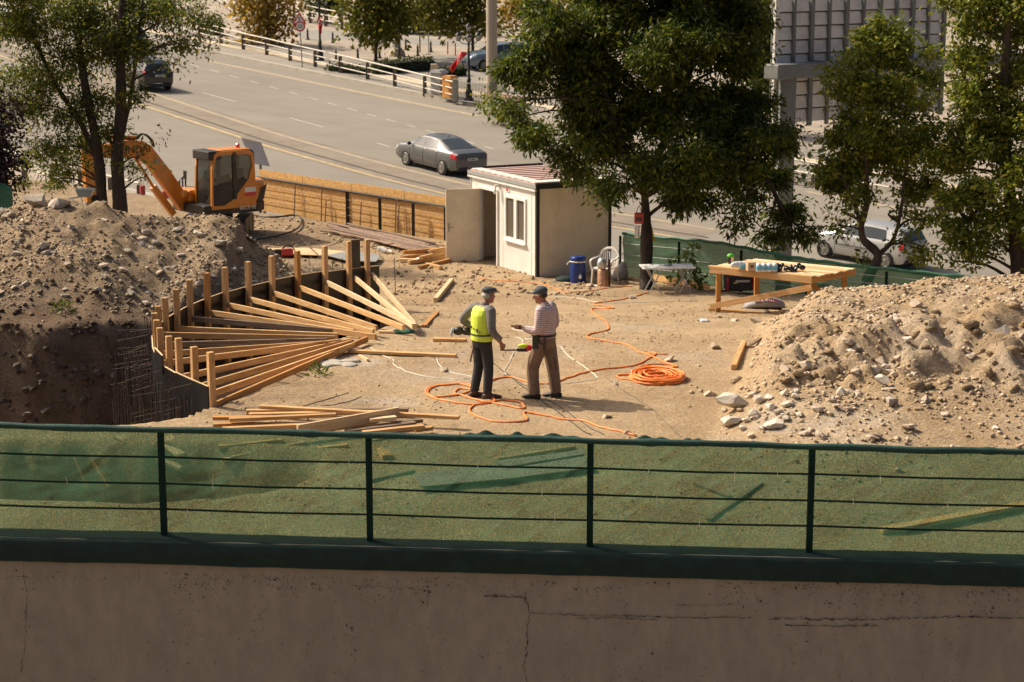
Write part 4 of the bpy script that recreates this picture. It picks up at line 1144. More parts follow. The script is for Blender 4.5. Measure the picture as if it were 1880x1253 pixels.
hose("orange_hose", [(903, 701), (930, 695), (960, 700), (985, 706), (1015, 705), (1045, 694), (1080, 684), (1130, 677), (1165, 672), (1190, 660), (1205, 650), (1180, 648), (1200, 657), (1225, 668), (1243, 676), (1200, 677), (1172, 677), (1195, 670), (1235, 672), (1222, 685), (1195, 689), (1160, 690), (1134, 692), (1140, 697), (1165, 700)],
     .016, "orange_hose", "orange hose running from the men to the coil on the right", "hose", 5)
hose("orange_hose", [(1225, 652), (1180, 649), (1150, 634), (1120, 628), (1080, 622), (1085, 614), (1115, 608), (1117, 600), (1110, 590), (1092, 578), (1088, 567), (1125, 568), (1120, 563), (1090, 560), (1110, 556), (1150, 549), (1190, 538)],
     .015, "orange_hose", "thin orange hose winding uphill from the coil to the tree", "hose", 5)
hose("orange_hose", [(880, 513), (930, 517), (985, 521), (1010, 527), (1040, 538), (1080, 536), (1120, 530), (1160, 528)], .013, "orange_hose", "faded orange hose along the bank below the shed", "hose", 5)
co = empty("hose_coil", G(1205, 698)); tag(co, "flat coil of bright orange hose lying on the soil", "hose")
b = MB(); c0 = G(1207, 697)
r = random.Random(3); pts = []
for k in range(260):
    a = k * .42; rr = .10 + .26 * abs(math.sin(k * .037)) + .04 * r.random()
    pts.append((c0.x + rr * 1.15 * math.cos(a), c0.y + rr * 1.5 * math.sin(a), hz(c0.x, c0.y) + .018 + .0003 * k + .012 * r.random()))
b.tube(pts, .015, 6).build("coil", MT["orange_hose"], co, 'all', world=True)
hose("extension_cord", [(680, 640), (700, 652), (722, 661), (725, 672), (770, 690), (830, 697), (862, 697)], .006, "white_cord", "white cord lying left of the man in the vest", "cord")
hose("extension_cord", [(800, 652), (806, 670), (822, 682), (870, 693)], .006, "white_cord", "short white cord looping from the long plank", "cord")
hose("extension_cord", [(905, 620), (950, 620), (960, 632), (945, 645), (935, 668), (926, 682), (930, 690)], .0065, "white_cord", "white cord between the two men", "cord")
hose("extension_cord", [(940, 604), (965, 610), (985, 617), (965, 622), (990, 625), (1000, 632)], .0065, "white_cord", "white cord beyond the outstretched hand", "cord")
hose("extension_cord", [(1030, 637), (1045, 655), (1070, 672), (1092, 690), (1095, 697), (1060, 703), (1000, 707)], .0065, "white_cord", "white cord on the right of the man in the striped shirt", "cord")
hose("extension_cord", [(1010, 545), (1060, 548), (1100, 556), (1180, 556), (1280, 553)], .007, "white_cord", "thin pale cord crossing the soil below the tree", "cord")
hose("dark_cable", [(905, 668), (930, 688), (965, 715), (985, 733), (1020, 755), (1060, 785), (1085, 800)], .008, "dark_cable", "dark cable running between the men toward the net fence", "cable", lift=.004)
hose("dark_cable", [(925, 690), (960, 706), (1000, 732), (1040, 756), (1080, 785), (1110, 800)], .007, "dark_cable", "second dark cable beside the first, toward the net fence", "cable")
hose("dark_wire", [(1110, 692), (1145, 718), (1200, 755), (1250, 803)], .004, "dark_cable", "thin dark wire on the open soil right of the shadows", "wire")
hose("black_hose", [(452, 392), (470, 400), (500, 404), (535, 400), (550, 402), (553, 415), (540, 428), (510, 438), (470, 444), (455, 445)], .03, "machine_black", "black hose curling out behind the excavator", "hose", lift=.05)
hose("bent_rebar", [(555, 748), (600, 734), (640, 722)], .006, "rebar", "thin rusty rod on the soil above the timber pile", "rod")
hose("bent_rebar", [(590, 746), (640, 738), (662, 728)], .006, "rebar", "second thin rusty rod, ending at the cement dust above the timber pile", "rod")

# ================================================================== TREES
def make_leaves(centers, radii, n_cl, per, size, asp, rs, droop=.5, spread=.22, clump=0, clr=.2):
    """leaf quads in clusters spread through ellipsoids; returns V, F"""
    allc = []
    for (c, r), n in zip(zip(centers, radii), n_cl):
        d = rs.normal(size=(n, 3)); d /= np.linalg.norm(d, axis=1)[:, None]
        rad = rs.rand(n) ** .45
        if clump:
            k = max(2, n // clump); dk = rs.normal(size=(k, 3)); dk[:, 2] += .25; dk /= np.linalg.norm(dk, axis=1)[:, None]
            sc_ = dk * (rs.rand(k) ** .4)[:, None] * np.array(r)[None]
            j = rs.randint(0, k, n)
            allc.append(np.array(c)[None] + sc_[j] + rs.normal(size=(n, 3)) * np.array([1, 1, .7]) * clr * rs.uniform(.6, 1.2, (k, 1))[j])
            continue
        allc.append(np.array(c)[None] + d * rad[:, None] * np.array(r)[None] * (1 + .18 * rs.normal(size=(n, 1))))
    C = np.concatenate(allc); n = len(C)
    C = np.repeat(C, per, 0); N = len(C)
    off = rs.normal(size=(N, 3)) * spread * np.array([1, 1, .75]); 
    pos = C + off
    dirv = off / (np.linalg.norm(off, axis=1)[:, None] + 1e-6) + rs.normal(size=(N, 3)) * .6
    dirv[:, 2] -= droop
    dirv /= np.linalg.norm(dirv, axis=1)[:, None]
    side = np.cross(dirv, rs.normal(size=(N, 3))); side /= np.linalg.norm(side, axis=1)[:, None] + 1e-6
    nor = np.cross(dirv, side)
    s = size * rs.uniform(.6, 1.3, N)[:, None]
    b = pos; t = pos + dirv * s; m = pos + dirv * s * .45
    w = s * asp * .5
    V = np.stack([b, m + side * w + nor * w * .25, t, m - side * w + nor * w * .25], 1).reshape(-1, 3)
    F = np.arange(N * 4).reshape(N, 4)
    return V, F
def px_blob(x, y, rx, ry, d, dd=0.0):
    c = P(x, y, d + dd); k = d / FPX
    return c, (rx * k, max(rx, ry) * k * .95, ry * k)
def tree(name, label, cat, base, trunk, tr, blobs, leaf, size, asp, per_m3, per=14, bark="bark", seed=1, droop=.5, spread=.22, limbs=True, group=None, limb_r=.28, clump=0, clr=.2):
    rs = np.random.RandomState(seed); r = random.Random(seed)
    root = empty(name, base); tag(root, label, cat, group)
    for ti, (tp, rad) in enumerate(zip(trunk, tr)):
        pts = smooth([tuple(p) for p in tp], 5)
        n = len(pts)
        rr = [rad * (1 - .55 * i / (n - 1)) * (1 + .12 * r.uniform(-1, 1)) * (1.25 if i == 0 and ti == 0 else 1) for i in range(n)]
        MB().tube(pts, rr, 10).build("trunk", MT[bark], root, 'all', world=True)
    if limbs:
        allp = [Vector(p) for tp in trunk for p in smooth([tuple(q) for q in tp], 5)]
        for c, rd in blobs:
            c = Vector(c)
            cand = sorted(allp, key=lambda p: (p - c).length + .9 * max(0, p.z - c.z + .3))
            a = cand[0]; mid = (a + c) / 2 + Vector((r.uniform(-.2, .2), r.uniform(-.2, .2), .12 * (c - a).length))
            r0 = tr[0] * limb_r; lb = MB()
            lb.tube(smooth([tuple(a), tuple(mid), tuple(c)], 4), [r0 * (1 - .75 * i / 8) for i in range(9)], 6)
            for k in range(5):
                e = c + Vector((r.uniform(-1, 1) * rd[0], r.uniform(-1, 1) * rd[1], r.uniform(-.9, .9) * rd[2]))
                lb.tube([c, (c + e) / 2 + Vector((0, 0, .06)), e], [r0 * .28, r0 * .2, r0 * .08], 5)
            lb.build("limb", MT[bark], root, 'all', world=True)
    ncl = [max(3, int(per_m3 * 4.19 * rd[0] * rd[1] * rd[2] ** 1.0 + 3)) for c, rd in blobs]
    V, F = make_leaves([tuple(c) for c, rd in blobs], [rd for c, rd in blobs], ncl, per, size, asp, rs, droop, spread, clump, clr)
    link("crown", np_mesh("crown", V, F, MT[leaf], True), root, True)
    return root
# ---- big ash beside the shed
D = 47.3
BIG = [(930, 190, 30, 20), (955, 215, 36, 26), (985, 140, 62, 62), (1005, 50, 70, 60), (990, 245, 48, 40), (1045, 190, 60, 60), (1040, 300, 50, 42), (1085, 345, 50, 26), (1060, 110, 80, 70), (1120, 30, 100, 70), (1120, 170, 90, 80), (1130, 270, 70, 55),
       (1230, -20, 120, 80), (1230, 90, 100, 80), (1240, 190, 90, 75), (1190, 330, 60, 34), (1250, 300, 80, 55), (1340, 30, 85, 75), (1322, 130, 70, 70), (1345, 230, 75, 65), (1410, 205, 45, 32), (1425, 270, 62, 50), (1340, 320, 70, 50), (1290, 372, 50, 24),
       (1400, 340, 55, 45), (1440, 400, 46, 34), (1405, 425, 30, 38), (1462, 435, 30, 30), (1240, 370, 40, 18), (1365, 395, 34, 26), (1140, -80, 120, 60), (1320, -80, 120, 60)]
bl = [px_blob(x, y, rx, ry, D, rnd.uniform(-1.0, 1.0)) for x, y, rx, ry in BIG]
tb = G(1186, 532)
tree("ash_tree", "big dark green ash tree with a single trunk right of the shed", "tree", tb,
     [[tb - Vector((0, 0, .1)), P(1187, 470, D), P(1186, 400, D), P(1182, 340, D)], [P(1182, 345, D), P(1150, 290, D), P(1120, 200, D - .3), P(1090, 90, D)], [P(1184, 345, D), P(1215, 270, D), P(1260, 160, D + .3), P(1290, 20, D)], [P(1186, 360, D), P(1260, 320, D - .4), P(1340, 300, D), P(1410, 330, D)]],
     [.185, .11, .11, .08], bl, "leaf_ash", .165, .32, 108, 16, seed=4, droop=.7, spread=.12, clump=24, clr=.19)
# ---- tree right of the table
D = 46.0
RT = [(1620, 100, 62, 44), (1570, 135, 46, 46), (1665, 95, 42, 46), (1600, 60, 40, 24), (1555, 205, 48, 44), (1625, 180, 60, 55), (1680, 170, 40, 45), (1520, 290, 42, 46), (1575, 280, 60, 52), (1640, 270, 60, 55), (1515, 345, 34, 30), (1580, 345, 46, 24), (1660, 345, 52, 36), (1690, 260, 36, 50), (1545, 385, 26, 20), (1645, 388, 26, 12), (1688, 405, 28, 22), (1540, 415, 22, 16), (1672, 446, 26, 20), (1590, 475, 14, 14), (1690, 460, 20, 16)]
bl = [px_blob(x, y, rx * 1.14, ry * 1.06, D, rnd.uniform(-.6, .6)) for x, y, rx, ry in RT]
tb = P(1586, 560, D)
tree("young_tree", "lighter green crooked tree in front of the silver car", "tree", tb,
     [[tb, P(1592, 515, D), P(1612, 470, D), P(1585, 440, D), P(1581, 408, D)], [P(1581, 410, D), P(1592, 370, D), P(1590, 300, D), P(1600, 200, D), P(1615, 100, D)], [P(1581, 410, D), P(1566, 370, D), P(1545, 320, D)], [P(1612, 468, D), P(1640, 440, D + .2), P(1655, 380, D), P(1665, 280, D)]],
     [.15, .085, .055, .06], bl, "leaf_light", .125, .50, 100, 14, "bark_brown", seed=9, droop=.35, spread=.10, clump=18, clr=.16)
# ---- tree at the right edge
D = 45.0
FR = [(1840, 0, 60, 50), (1800, 60, 50, 50), (1870, 90, 50, 60), (1790, 130, 46, 46), (1840, 170, 60, 55), (1770, 210, 46, 45), (1735, 260, 40, 35), (1820, 250, 60, 50), (1880, 230, 40, 60), (1760, 310, 55, 45), (1840, 330, 60, 50), (1730, 370, 36, 30), (1790, 390, 56, 42), (1860, 400, 46, 50), (1760, 440, 40, 36), (1800, 470, 40, 30), (1750, 480, 26, 18), (1850, 460, 34, 30), (1890, 320, 40, 60), (1775, 0, 40, 50), (1910, 20, 50, 60), (1920, 140, 50, 60), (1930, 420, 40, 60)]
bl = [px_blob(x, y, rx * 1.1, ry * 1.05, D, rnd.uniform(-.6, .6)) for x, y, rx, ry in FR]
tb = P(1868, 575, D)
tree("edge_tree", "leafy green tree with yellowing leaves at the right edge of the picture", "tree", tb,
     [[tb, P(1868, 480, D), P(1860, 400, D), P(1848, 300, D), P(1845, 180, D), P(1850, 20, D)], [P(1848, 310, D), P(1800, 260, D), P(1770, 200, D)], [P(1855, 420, D), P(1810, 410, D), P(1770, 400, D)]],
     [.19, .07, .06], bl, "leaf_light", .13, .50, 88, 14, "bark_brown", seed=14, droop=.35, spread=.10, clump=16, clr=.18)
# ---- trees at the left
D = 52.0
LT = [(30, 60, 60, 46), (110, 30, 70, 50), (200, 20, 70, 46), (290, 20, 66, 40), (350, 30, 44, 40), (60, 150, 60, 46), (140, 110, 56, 50), (30, 200, 42, 36), (100, 215, 56, 46), (160, 200, 46, 50), (210, 110, 46, 46), (330, 80, 40, 26), (318, 118, 20, 14), (80, 275, 40, 36), (150, 270, 46, 40), (100, 330, 34, 26), (205, 250, 30, 40), (230, 180, 30, 30), (270, 85, 34, 30), (255, 255, 14, 14), (250, 290, 22, 16), (268, 325, 14, 16), (245, 305, 14, 10), (30, 0, 60, 50), (365, 85, 18, 14), (200, 70, 60, 40), (75, 305, 24, 26), (130, 320, 24, 18)]
bl = [px_blob(x, y, rx, ry, D, rnd.uniform(-.8, .8)) for x, y, rx, ry in LT]
tb = P(222, 430, D); tb2 = P(188, 420, D + .2)
tree("twin_trunk_tree", "airy dark tree with two trunks before the excavator arm", "tree", tb,
     [[tb, P(220, 370, D), P(215, 290, D), P(222, 200, D), P(222, 100, D), P(226, -20, D)], [tb2, P(186, 350, D), P(178, 270, D), P(155, 150, D), P(138, 20, D), P(130, -60, D)], [P(188, 320, D), P(150, 230, D), P(105, 160, D), P(60, 70, D), P(15, 0, D)], [P(216, 280, D), P(235, 200, D), P(250, 110, D), P(262, 0, D)]],
     [.22, .17, .08, .07], bl, "leaf_left", .125, .36, 95, 13, seed=23, droop=.6, spread=.14, limb_r=.16, clump=14, clr=.2)
D = 47.0
PLM = [(0, 190, 24, 30), (22, 215, 18, 22), (0, 250, 30, 40), (25, 285, 16, 26), (2, 320, 24, 40), (18, 350, 14, 30), (-20, 280, 30, 80)]
tb = P(-8, 470, D)
tree("plum_tree", "dark purple plum tree at the left edge of the picture", "tree", tb, [[tb, P(-6, 350, D), P(-8, 200, D)], [P(24, 400, D), P(16, 350, D), P(0, 300, D)]], [.12, .05], [px_blob(x, y, rx, ry, D) for x, y, rx, ry in PLM], "leaf_plum", .11, .55, 110, 12, seed=5, spread=.16)

# ================================================================== SHED
SX = Vector((.891, .454, 0)); SY = Vector((-.454, .891, 0)); S0 = Vector((.63, 49.3, 0)); SZ0 = -1.52; SH = 2.36; SW, SL = 2.16, 3.85
shed = empty("site_shed", S0 + Vector((0, 0, SZ0)), math.atan2(SX.y, SX.x)); tag(shed, "white and beige site cabin with open door and sliding window", "shed")
# local: x along the short side (away to the right), y along the front (to the left), z up; the front is the x = 0 face
T = .05
b = MB()
def wallbox(b, y0, y1, z0, z1): b.box((T / 2, (y0 + y1) / 2, (z0 + z1) / 2), (T, y1 - y0, z1 - z0))
D0, D1, DZ = 2.22, 3.18, 2.02; W0, W1, WZ0, WZ1 = .57, 1.75, .86, 2.02
wallbox(b, .06, W0, .05, SH); wallbox(b, W1, D0, .05, SH); wallbox(b, D1, SL - .06, .05, SH); wallbox(b, W0, W1, .05, WZ0); wallbox(b, W0, W1, WZ1, SH); wallbox(b, D0, D1, DZ, SH)
b.build("front_wall", MT["white_panel"], shed)
for y in (.30, 1.92, 2.14, 3.5):
    MB().box((-.004, y, SH / 2), (.008, .03, SH - .2)).build("wall_batten", MT["white_panel"], shed)
MB().box((SW / 2, T / 2, SH / 2 + .02), (SW - .1, T, SH - .05)).build("side_wall", MT["beige_panel"], shed)
MB().box((SW / 2, SL - T / 2, SH / 2 + .02), (SW - .1, T, SH - .05)).build("side_wall", MT["beige_panel"], shed)
MB().box((SW - T / 2, SL / 2, SH / 2 + .02), (T, SL - .1, SH - .05)).build("back_wall", MT["white_panel"], shed)
MB().box((SW / 2, SL / 2, .03), (SW, SL, .06)).build("floor", MT["shed_inside"], shed)
for x, y in ((.03, .03), (SW - .03, .03), (SW - .03, SL - .03)):
    MB().box((x, y, SH / 2), (.085, .085, SH)).build("corner_post", MT["black_steel"], shed)
MB().box((.03, SL - .03, SH / 2), (.085, .085, SH)).build("corner_post", MT["grey_trim"], shed)
MB().box((SW / 2, -.02, SH + .05), (SW + .1, .09, .14)).build("roof_edge", MT["black_steel"], shed)
MB().box((-.03, SL / 2, SH + .04), (.08, SL + .1, .10)).build("gutter", MT["grey_trim"], shed)
MB().box((-.05, SL / 2, SH - .06), (.05, SL + .06, .05)).build("gutter_lip", MT["white_panel"], shed)
MB().box((SW / 2, SL + .02, SH + .10), (SW + .1, .05, .14)).build("roof_edge", MT["black_steel"], shed)
b = MB(); n = 40
for k in range(n):      # ribbed sheets
    y0 = .03 + (SL - .06) * k / n; y1 = .03 + (SL - .06) * (k + 1) / n; h0 = .022 * (k % 4 == 0)
    b.box((SW / 2, (y0 + y1) / 2, SH + .10 + h0 / 2), (SW + .06, y1 - y0 - .001, .03 + h0))
b.build("roof_sheet", MT["roof_red"], shed)
MB().box((SW / 2, .26, SH + .130), (SW + .02, .34, .025)).build("roof_flashing", MT["roof_white"], shed)
MB().box((.16, SL / 2, SH + .132), (.30, SL - .1, .02)).build("roof_flashing", MT["roof_white"], shed)
# window
win = MB()
for (y0, y1, z0, z1) in ((W0, W1, WZ0, WZ0 + .07), (W0, W1, WZ1 - .07, WZ1), (W0, W0 + .07, WZ0 + .07, WZ1 - .07), (W1 - .07, W1, WZ0 + .07, WZ1 - .07), ((W0 + W1) / 2 - .09, (W0 + W1) / 2 + .06, WZ0 + .07, WZ1 - .07)):
    win.box((.0, (y0 + y1) / 2, (z0 + z1) / 2), (.08, y1 - y0, z1 - z0))
wo = win.build("window", MT["white_plastic"], shed)
for y0, y1 in ((W0 + .07, (W0 + W1) / 2 - .09), ((W0 + W1) / 2 + .06, W1 - .07)):
    MB().box((.012, (y0 + y1) / 2, (WZ0 + WZ1) / 2), (.012, y1 - y0, WZ1 - WZ0 - .14)).build("pane", MT["window_pane"] if "window_pane" in MT else plain("window_pane", (.14, .115, .09), .12, .1, 2, 0), wo)
MB().box((-.03, (W0 + W1) / 2, WZ0 - .02), (.12, W1 - W0 + .06, .03)).build("window_sill", MT["white_plastic"], wo)
# door frame and open leaf
b = MB(); b.box((-.005, D0 - .03, DZ / 2), (.08, .06, DZ)); b.box((-.005, D1 + .03, DZ / 2), (.08, .06, DZ)); b.box((-.005, (D0 + D1) / 2, DZ + .03), (.08, D1 - D0 + .12, .06))
b.build("door_frame", MT["white_panel"], shed)
hp = Vector((-.03, D1 + .02, 0)); la = math.radians(205 - math.degrees(math.atan2(SX.y, SX.x)) - 12)
ld = Vector((math.cos(la), math.sin(la), 0)); ln = Vector((-ld.y, ld.x, 0))
b = MB(); b.beam(hp + Vector((0, 0, 1.02)) + ld * .02, hp + ld * .94 + Vector((0, 0, 1.02)), .04, 2.0)
leaf = b.build("door", MT["beige_panel"], shed)
b = MB(); b.beam(hp + ld * .86 + ln * .03 + Vector((0, 0, .88)), hp + ld * .86 + ln * .03 + Vector((0, 0, 1.12)), .03, .02); b.beam(hp + ld * .86 + ln * .05 + Vector((0, 0, 1.0)), hp + ld * .76 + ln * .05 + Vector((0, 0, 1.0)), .02, .02)
b.build("handle", MT["grey_trim"], leaf)
b = MB(); b.beam(hp + ld * .86 - ln * .03 + Vector((0, 0, .88)), hp + ld * .86 - ln * .03 + Vector((0, 0, 1.12)), .03, .02); b.beam(hp + ld * .86 - ln * .05 + Vector((0, 0, 1.0)), hp + ld * .76 - ln * .05 + Vector((0, 0, 1.0)), .02, .02)
b.build("handle", MT["grey_trim"], leaf)
b = MB(); b.tube([(-.03, 2.1, 2.2), (-.12, 2.1, 2.22), (-.14, 2.1, 2.1)], .035, 8); b.ell((-.14, 2.1, 2.06), (.05, .05, .07)); b.build("wall_lamp", MT["white_plastic"], shed, True)
MB().box((-.01, 1.62, 2.16), (.02, .2, .14)).build("notice_plate", MT["sign_white"], shed)
MB().box((-.022, 1.62, 2.16), (.006, .12, .08)).build("notice_print", MT["red_print"], shed)
MB().tube([(.4, D0 + .15, .06), (.3, D0 + .2, 1.1)], .02, 8).build("broom_stick", MT["grey_metal"], shed)

# ================================================================== CHIPBOARD FENCE
osb = empty("chipboard_fence", PZ(478, 383, -1.45)); tag(osb, "orange chipboard hoarding on black posts between excavator and shed", "fence")
A = PZ(474, 381, -1.45); Bp = PZ(822, 443, -1.45); Bp2 = Vector((1.4, 52.2, -1.45))
path = [A, Bp, Bp2]
def along(t):
    L1 = (Bp - A).length; L2 = (Bp2 - Bp).length; q = t * (L1 + L2)
    return A.lerp(Bp, q / L1) if q < L1 else Bp.lerp(Bp2, (q - L1) / L2)
LT_ = (Bp - A).length + (Bp2 - Bp).length
dirv = (Bp - A).normalized(); nrm = Vector((-dirv.y, dirv.x, 0)); nrm = nrm if nrm.y > 0 else -nrm
npan = 6; cut = [0, .17, .35, .53, .71, .88, 1.0]
for a, c in zip(cut, cut[1:]):
    p0 = along(a + .001); p1 = along(c - .001); zz = Vector((0, 0, -.1)); h = 1.33 + rnd.uniform(-.03, .03)
    b = MB(); b.beam(p0 + nrm * .06 + zz + Vector((0, 0, h / 2)), p1 + nrm * .06 + zz + Vector((0, 0, h / 2)), .018, h)
    b.build("chipboard_sheet", MT["chipboard"], osb, world=True)
for px, py in ((478, 381), (527, 388), (583, 397), (638, 410), (698, 424), (759, 434.5), (818, 443)):
    p = PZ(px, py, -1.45)
    MB().beam(p + Vector((0, 0, -.2)), p + Vector((0, 0, .98)), .09, .07, (0, 1, 0)).build("post", MT["black_steel"], osb, world=True)
for h, rr in ((.98, .035), (.72, .010), (.48, .010), (.24, .010)):
    MB().tube([A + Vector((0, 0, h)), Bp + Vector((0, 0, h)), Bp2 + Vector((0, 0, h))], rr, 8).build("rail", MT["black_steel" if h > .9 else "rust_pipe"], osb, world=True)
for px in (541, 597, 605, 675, 742, 747):
    t = (PZ(px, 400, -1.45).x - A.x) / (Bp.x - A.x); p = A.lerp(Bp, t) - nrm * .12
    MB().tube([p - Vector((0, 0, .1)), p + Vector((.05, 0, rnd.uniform(.5, 1.2)))], .02, 6).build("stake", MT["rust_pipe"], osb, world=True)
# ---- bars and pipes lying along it
gB = "rusty bars and pipes lying along the chipboard fence"
for k in range(26):
    t = rnd.random(); x0 = 600 + 60 * rnd.random(); y0 = 404 + (x0 - 600) * .16 + 22 * t
    x1 = rnd.uniform(760, 822); y1 = y0 + (x1 - x0) * .235 + rnd.uniform(-4, 4)
    z = hz(*PZ(x0, y0, -1.45).xy) + .05 + .012 * (k // 3)
    o = MB().tube([PZ(x0, y0, z), PZ(x1, min(y1, 462), z + .02)], rnd.uniform(.015, .035), 6).build("rusty_bar", MT["rust_pipe"], None, True)
    tag(o, "rusty bar in the bundle lying before the chipboard fence", "bar", gB)
for k, (x0, y0, x1, y1, w) in enumerate(((655, 428, 820, 452, .12), (680, 440, 815, 470, .10), (590, 424, 700, 436, .12))):
    tag(timber("grey_plank", PZ(x0, y0, -1.38), PZ(x1, y1, -1.38), w, .04, MT["timber_old"]), ("upper weathered plank under the bar bundle", "lower weathered plank nearest the lumber by the door", "weathered plank at the left end of the bar bundle")[k], "plank")
# ---- stacked blocks of lumber by the shed door
gLb = "short beams stacked left of the shed door"
for k, (x0, y0, x1, y1, z, m_) in enumerate(((738, 474, 800, 466, .06, "timber_orange"), (750, 482, 822, 472, .06, "timber"), (770, 492, 826, 478, .05, "timber_orange"), (740, 464, 812, 458, .16, "timber_orange"), (772, 474, 826, 462, .16, "timber"), (790, 462, 826, 455, .26, "timber"), (783, 486, 810, 492, .06, "timber"), (735, 478, 765, 479, .05, "timber_pale"))):
    zz = hz(*G(780, 478).xy) + z
    tag(timber("stacked_beam", PZ(x0, y0, zz), PZ(x1, y1, zz), .11, .10, MT[m_]), "short orange beam in the stack left of the shed door", "beam", gLb)

# ================================================================== GREEN FENCE ON THE ROAD SIDE
gf = empty("green_site_fence", (2.7, 49.3, -1.45)); tag(gf, "wrinkled green net fence on dark posts between the shed and the road", "fence")
GFP = [(2.75, 49.35), (4.77, 47.25), (6.8, 45.15), (8, 44.25), (9.4, 43.45), (14, 41.05)]
gfl = resample(GFP, 60)
gz = [hz(x, y) for x, y in gfl]
gz = list(np.convolve(np.pad(gz, 4, mode='edge'), np.ones(9) / 9, 'valid'))
def gfat(t):
    k = t * 59; i = min(int(k), 58); f = k - i
    return gfl[i][0] * (1 - f) + gfl[i + 1][0] * f, gfl[i][1] * (1 - f) + gfl[i + 1][1] * f, gz[i] * (1 - f) + gz[i + 1] * f
GH = 1.05
def ghu(u): return GH - .36 * float(sstep(.2, .55, u))
def gnet(u, v):
    x, y, z = gfat(u); h = -.06 + (ghu(u) + .12) * v
    w = .07 * float(fbm(np.array([u * 22]), np.array([v * 3]), 3)[0])
    return (x + .08 + w * .7, y + .05 + w * .7, z + h + .05 * (v > .9) * float(fbm(np.array([u * 40]), np.array([9.]), 2)[0]))
MB().grid(gnet, 160, 14).build("net_panel", MT["net_far"], gf, 'all', world=True)
for k in range(8):
    x, y, z = gfat(k / 7 * .98)
    MB().beam((x, y, z - .15), (x, y, z + ghu(k / 7 * .98)), .06, .06, (0, 1, 0)).build("post", MT["steel_green"], gf, world=True)
for h in (.3, .6, .88):
    MB().tube([(gfat(k / 30)[0], gfat(k / 30)[1], gfat(k / 30)[2] + h * ghu(k / 30) / GH) for k in range(31)], .011, 6).build("rail", MT["grey_metal"], gf, True, world=True)
MB().tube([(gfat(k / 60)[0] + .06, gfat(k / 60)[1] + .05, gfat(k / 60)[2] + ghu(k / 60) + .06 + .015 * math.sin(k * 1.9)) for k in range(61)], .035, 8).build("top_hem", MT["tarpaulin_green"], gf, 'all', world=True)
# piece of green tarpaulin at the left edge
b = MB(); c = P(4, 395, 46)
b.grid(lambda u, v: (c.x - .8 + 1.05 * u, c.y + .12 * math.sin(u * 9), c.z + (.95 - .35 * u * u) * v), 14, 6)
tag(b.build("green_tarpaulin", MT["tarpaulin_green"], None, True, solid=.01), "green tarpaulin hanging under the plum tree at the left edge", "tarpaulin")
# vine
vs = [px_blob(x, y, rx, ry, 46.9) for x, y, rx, ry in ((1268, 470, 9, 12), (1272, 490, 9, 12), (1262, 504, 18, 10), (1245, 507, 12, 10), (1285, 512, 14, 14), (1292, 524, 10, 8), (1240, 484, 10, 6), (1275, 458, 6, 6))]
tree("vine", "light green vine climbing the net fence behind the white table", "vine", P(1285, 532, 46.9), [[P(1286, 533, 46.9), P(1275, 505, 46.9), P(1270, 462, 46.9)]], [.015], vs, "leaf_vine", .12, .8, 190, 6, "bark_brown", seed=31, droop=.2, spread=.06, limbs=False)

# ================================================================== EXCAVATOR
m, nt, N, L, B = newmat("cab_glass"); MT["cab_glass"] = m
B.inputs["Base Color"].default_value = (.03, .035, .035, 1); B.inputs["Roughness"].default_value = .05
tp = N.new("ShaderNodeBsdfTransparent"); tp.inputs[0].default_value = (.8, .84, .8, 1); mx = N.new("ShaderNodeMixShader"); mx.inputs[0].default_value = .26
L.new(B.outputs[0], mx.inputs[1]); L.new(tp.outputs[0], mx.inputs[2]); L.new(mx.outputs[0], N["Material Output"].inputs[0])
EX = empty("excavator", (-8.62, 57.0, hz(-8.55, 57.0) - .02), math.radians(180 + 38)); tag(EX, "orange and black mini excavator with its boom folded out to the left", "excavator")
def ring(b, outer, inner, fn):
    n = len(outer); o = len(b.v)
    b.v += [Vector(fn(*q)) for q in outer] + [Vector(fn(*q)) for q in inner]
    b.f += [(o + k, o + (k + 1) % n, o + n + (k + 1) % n, o + n + k) for k in range(n)]
CX0, CX1, CY0, CY1, CB, CT = -.72, .72, .02, .95, .92, 2.56
RT_ = Matrix.Rotation(math.radians(52), 3, 'Z')
for s in (-1, 1):       # undercarriage, turned against the swung house
    b = MB(); prof = [(-1.05, .3), (-.95, .08), (-.75, 0), (.75, 0), (.95, .08), (1.05, .3), (.95, .52), (.75, .6), (-.75, .6), (-.95, .52)]
    b.prism(prof, .38, lambda a, z, e: RT_ @ Vector((a, s * .75 - .19 + e, z))); tr_ = b.build("track", MT["machine_black"], EX)
    for x in (-.7, 0, .7): MB().lathe([(.2, -.2), (.2, .2)], RT_ @ Vector((x, s * .75, .3)), 12, RT_ @ Matrix.Rotation(math.pi / 2, 3, 'X')).build("roller", MT["machine_black"], tr_)
MB().lathe([(.45, .55), (.45, .78)], (0, 0, 0), 20).build("swing_ring", MT["machine_black"], EX)
b = MB(); b.prism([(.95, -.95), (.95, .95), (-.8, .97), (-1.15, .75), (-1.28, .3), (-1.28, -.3), (-1.15, -.75), (-.8, -.97)], .28, lambda x, y, e: (x, y, .76 + e)); deck = b.build("deck", MT["machine_black"], EX, bev=.03)
b = MB(); b.prism([(-.70, .96), (-.86, .97), (-1.17, .74), (-1.30, .3), (-1.30, -.3), (-1.17, -.74), (-.86, -.97), (-.70, -.96)], .60, lambda x, y, e: (x, y, 1.05 + e)); b.build("counterweight", MT["excavator_orange"], EX, bev=.05)
b = MB(); b.prism([(-.75, 1.06), (-1.0, 1.10), (-1.12, 1.55), (-.95, 1.45)], .04, lambda x, z, e: (x, .93 + e, z)); b.build("black_flash", MT["machine_black"], EX)
MB().box((.1, -.5, 1.22), (1.5, .85, .36)).build("engine_hood", MT["excavator_orange"], EX, bev=.05)
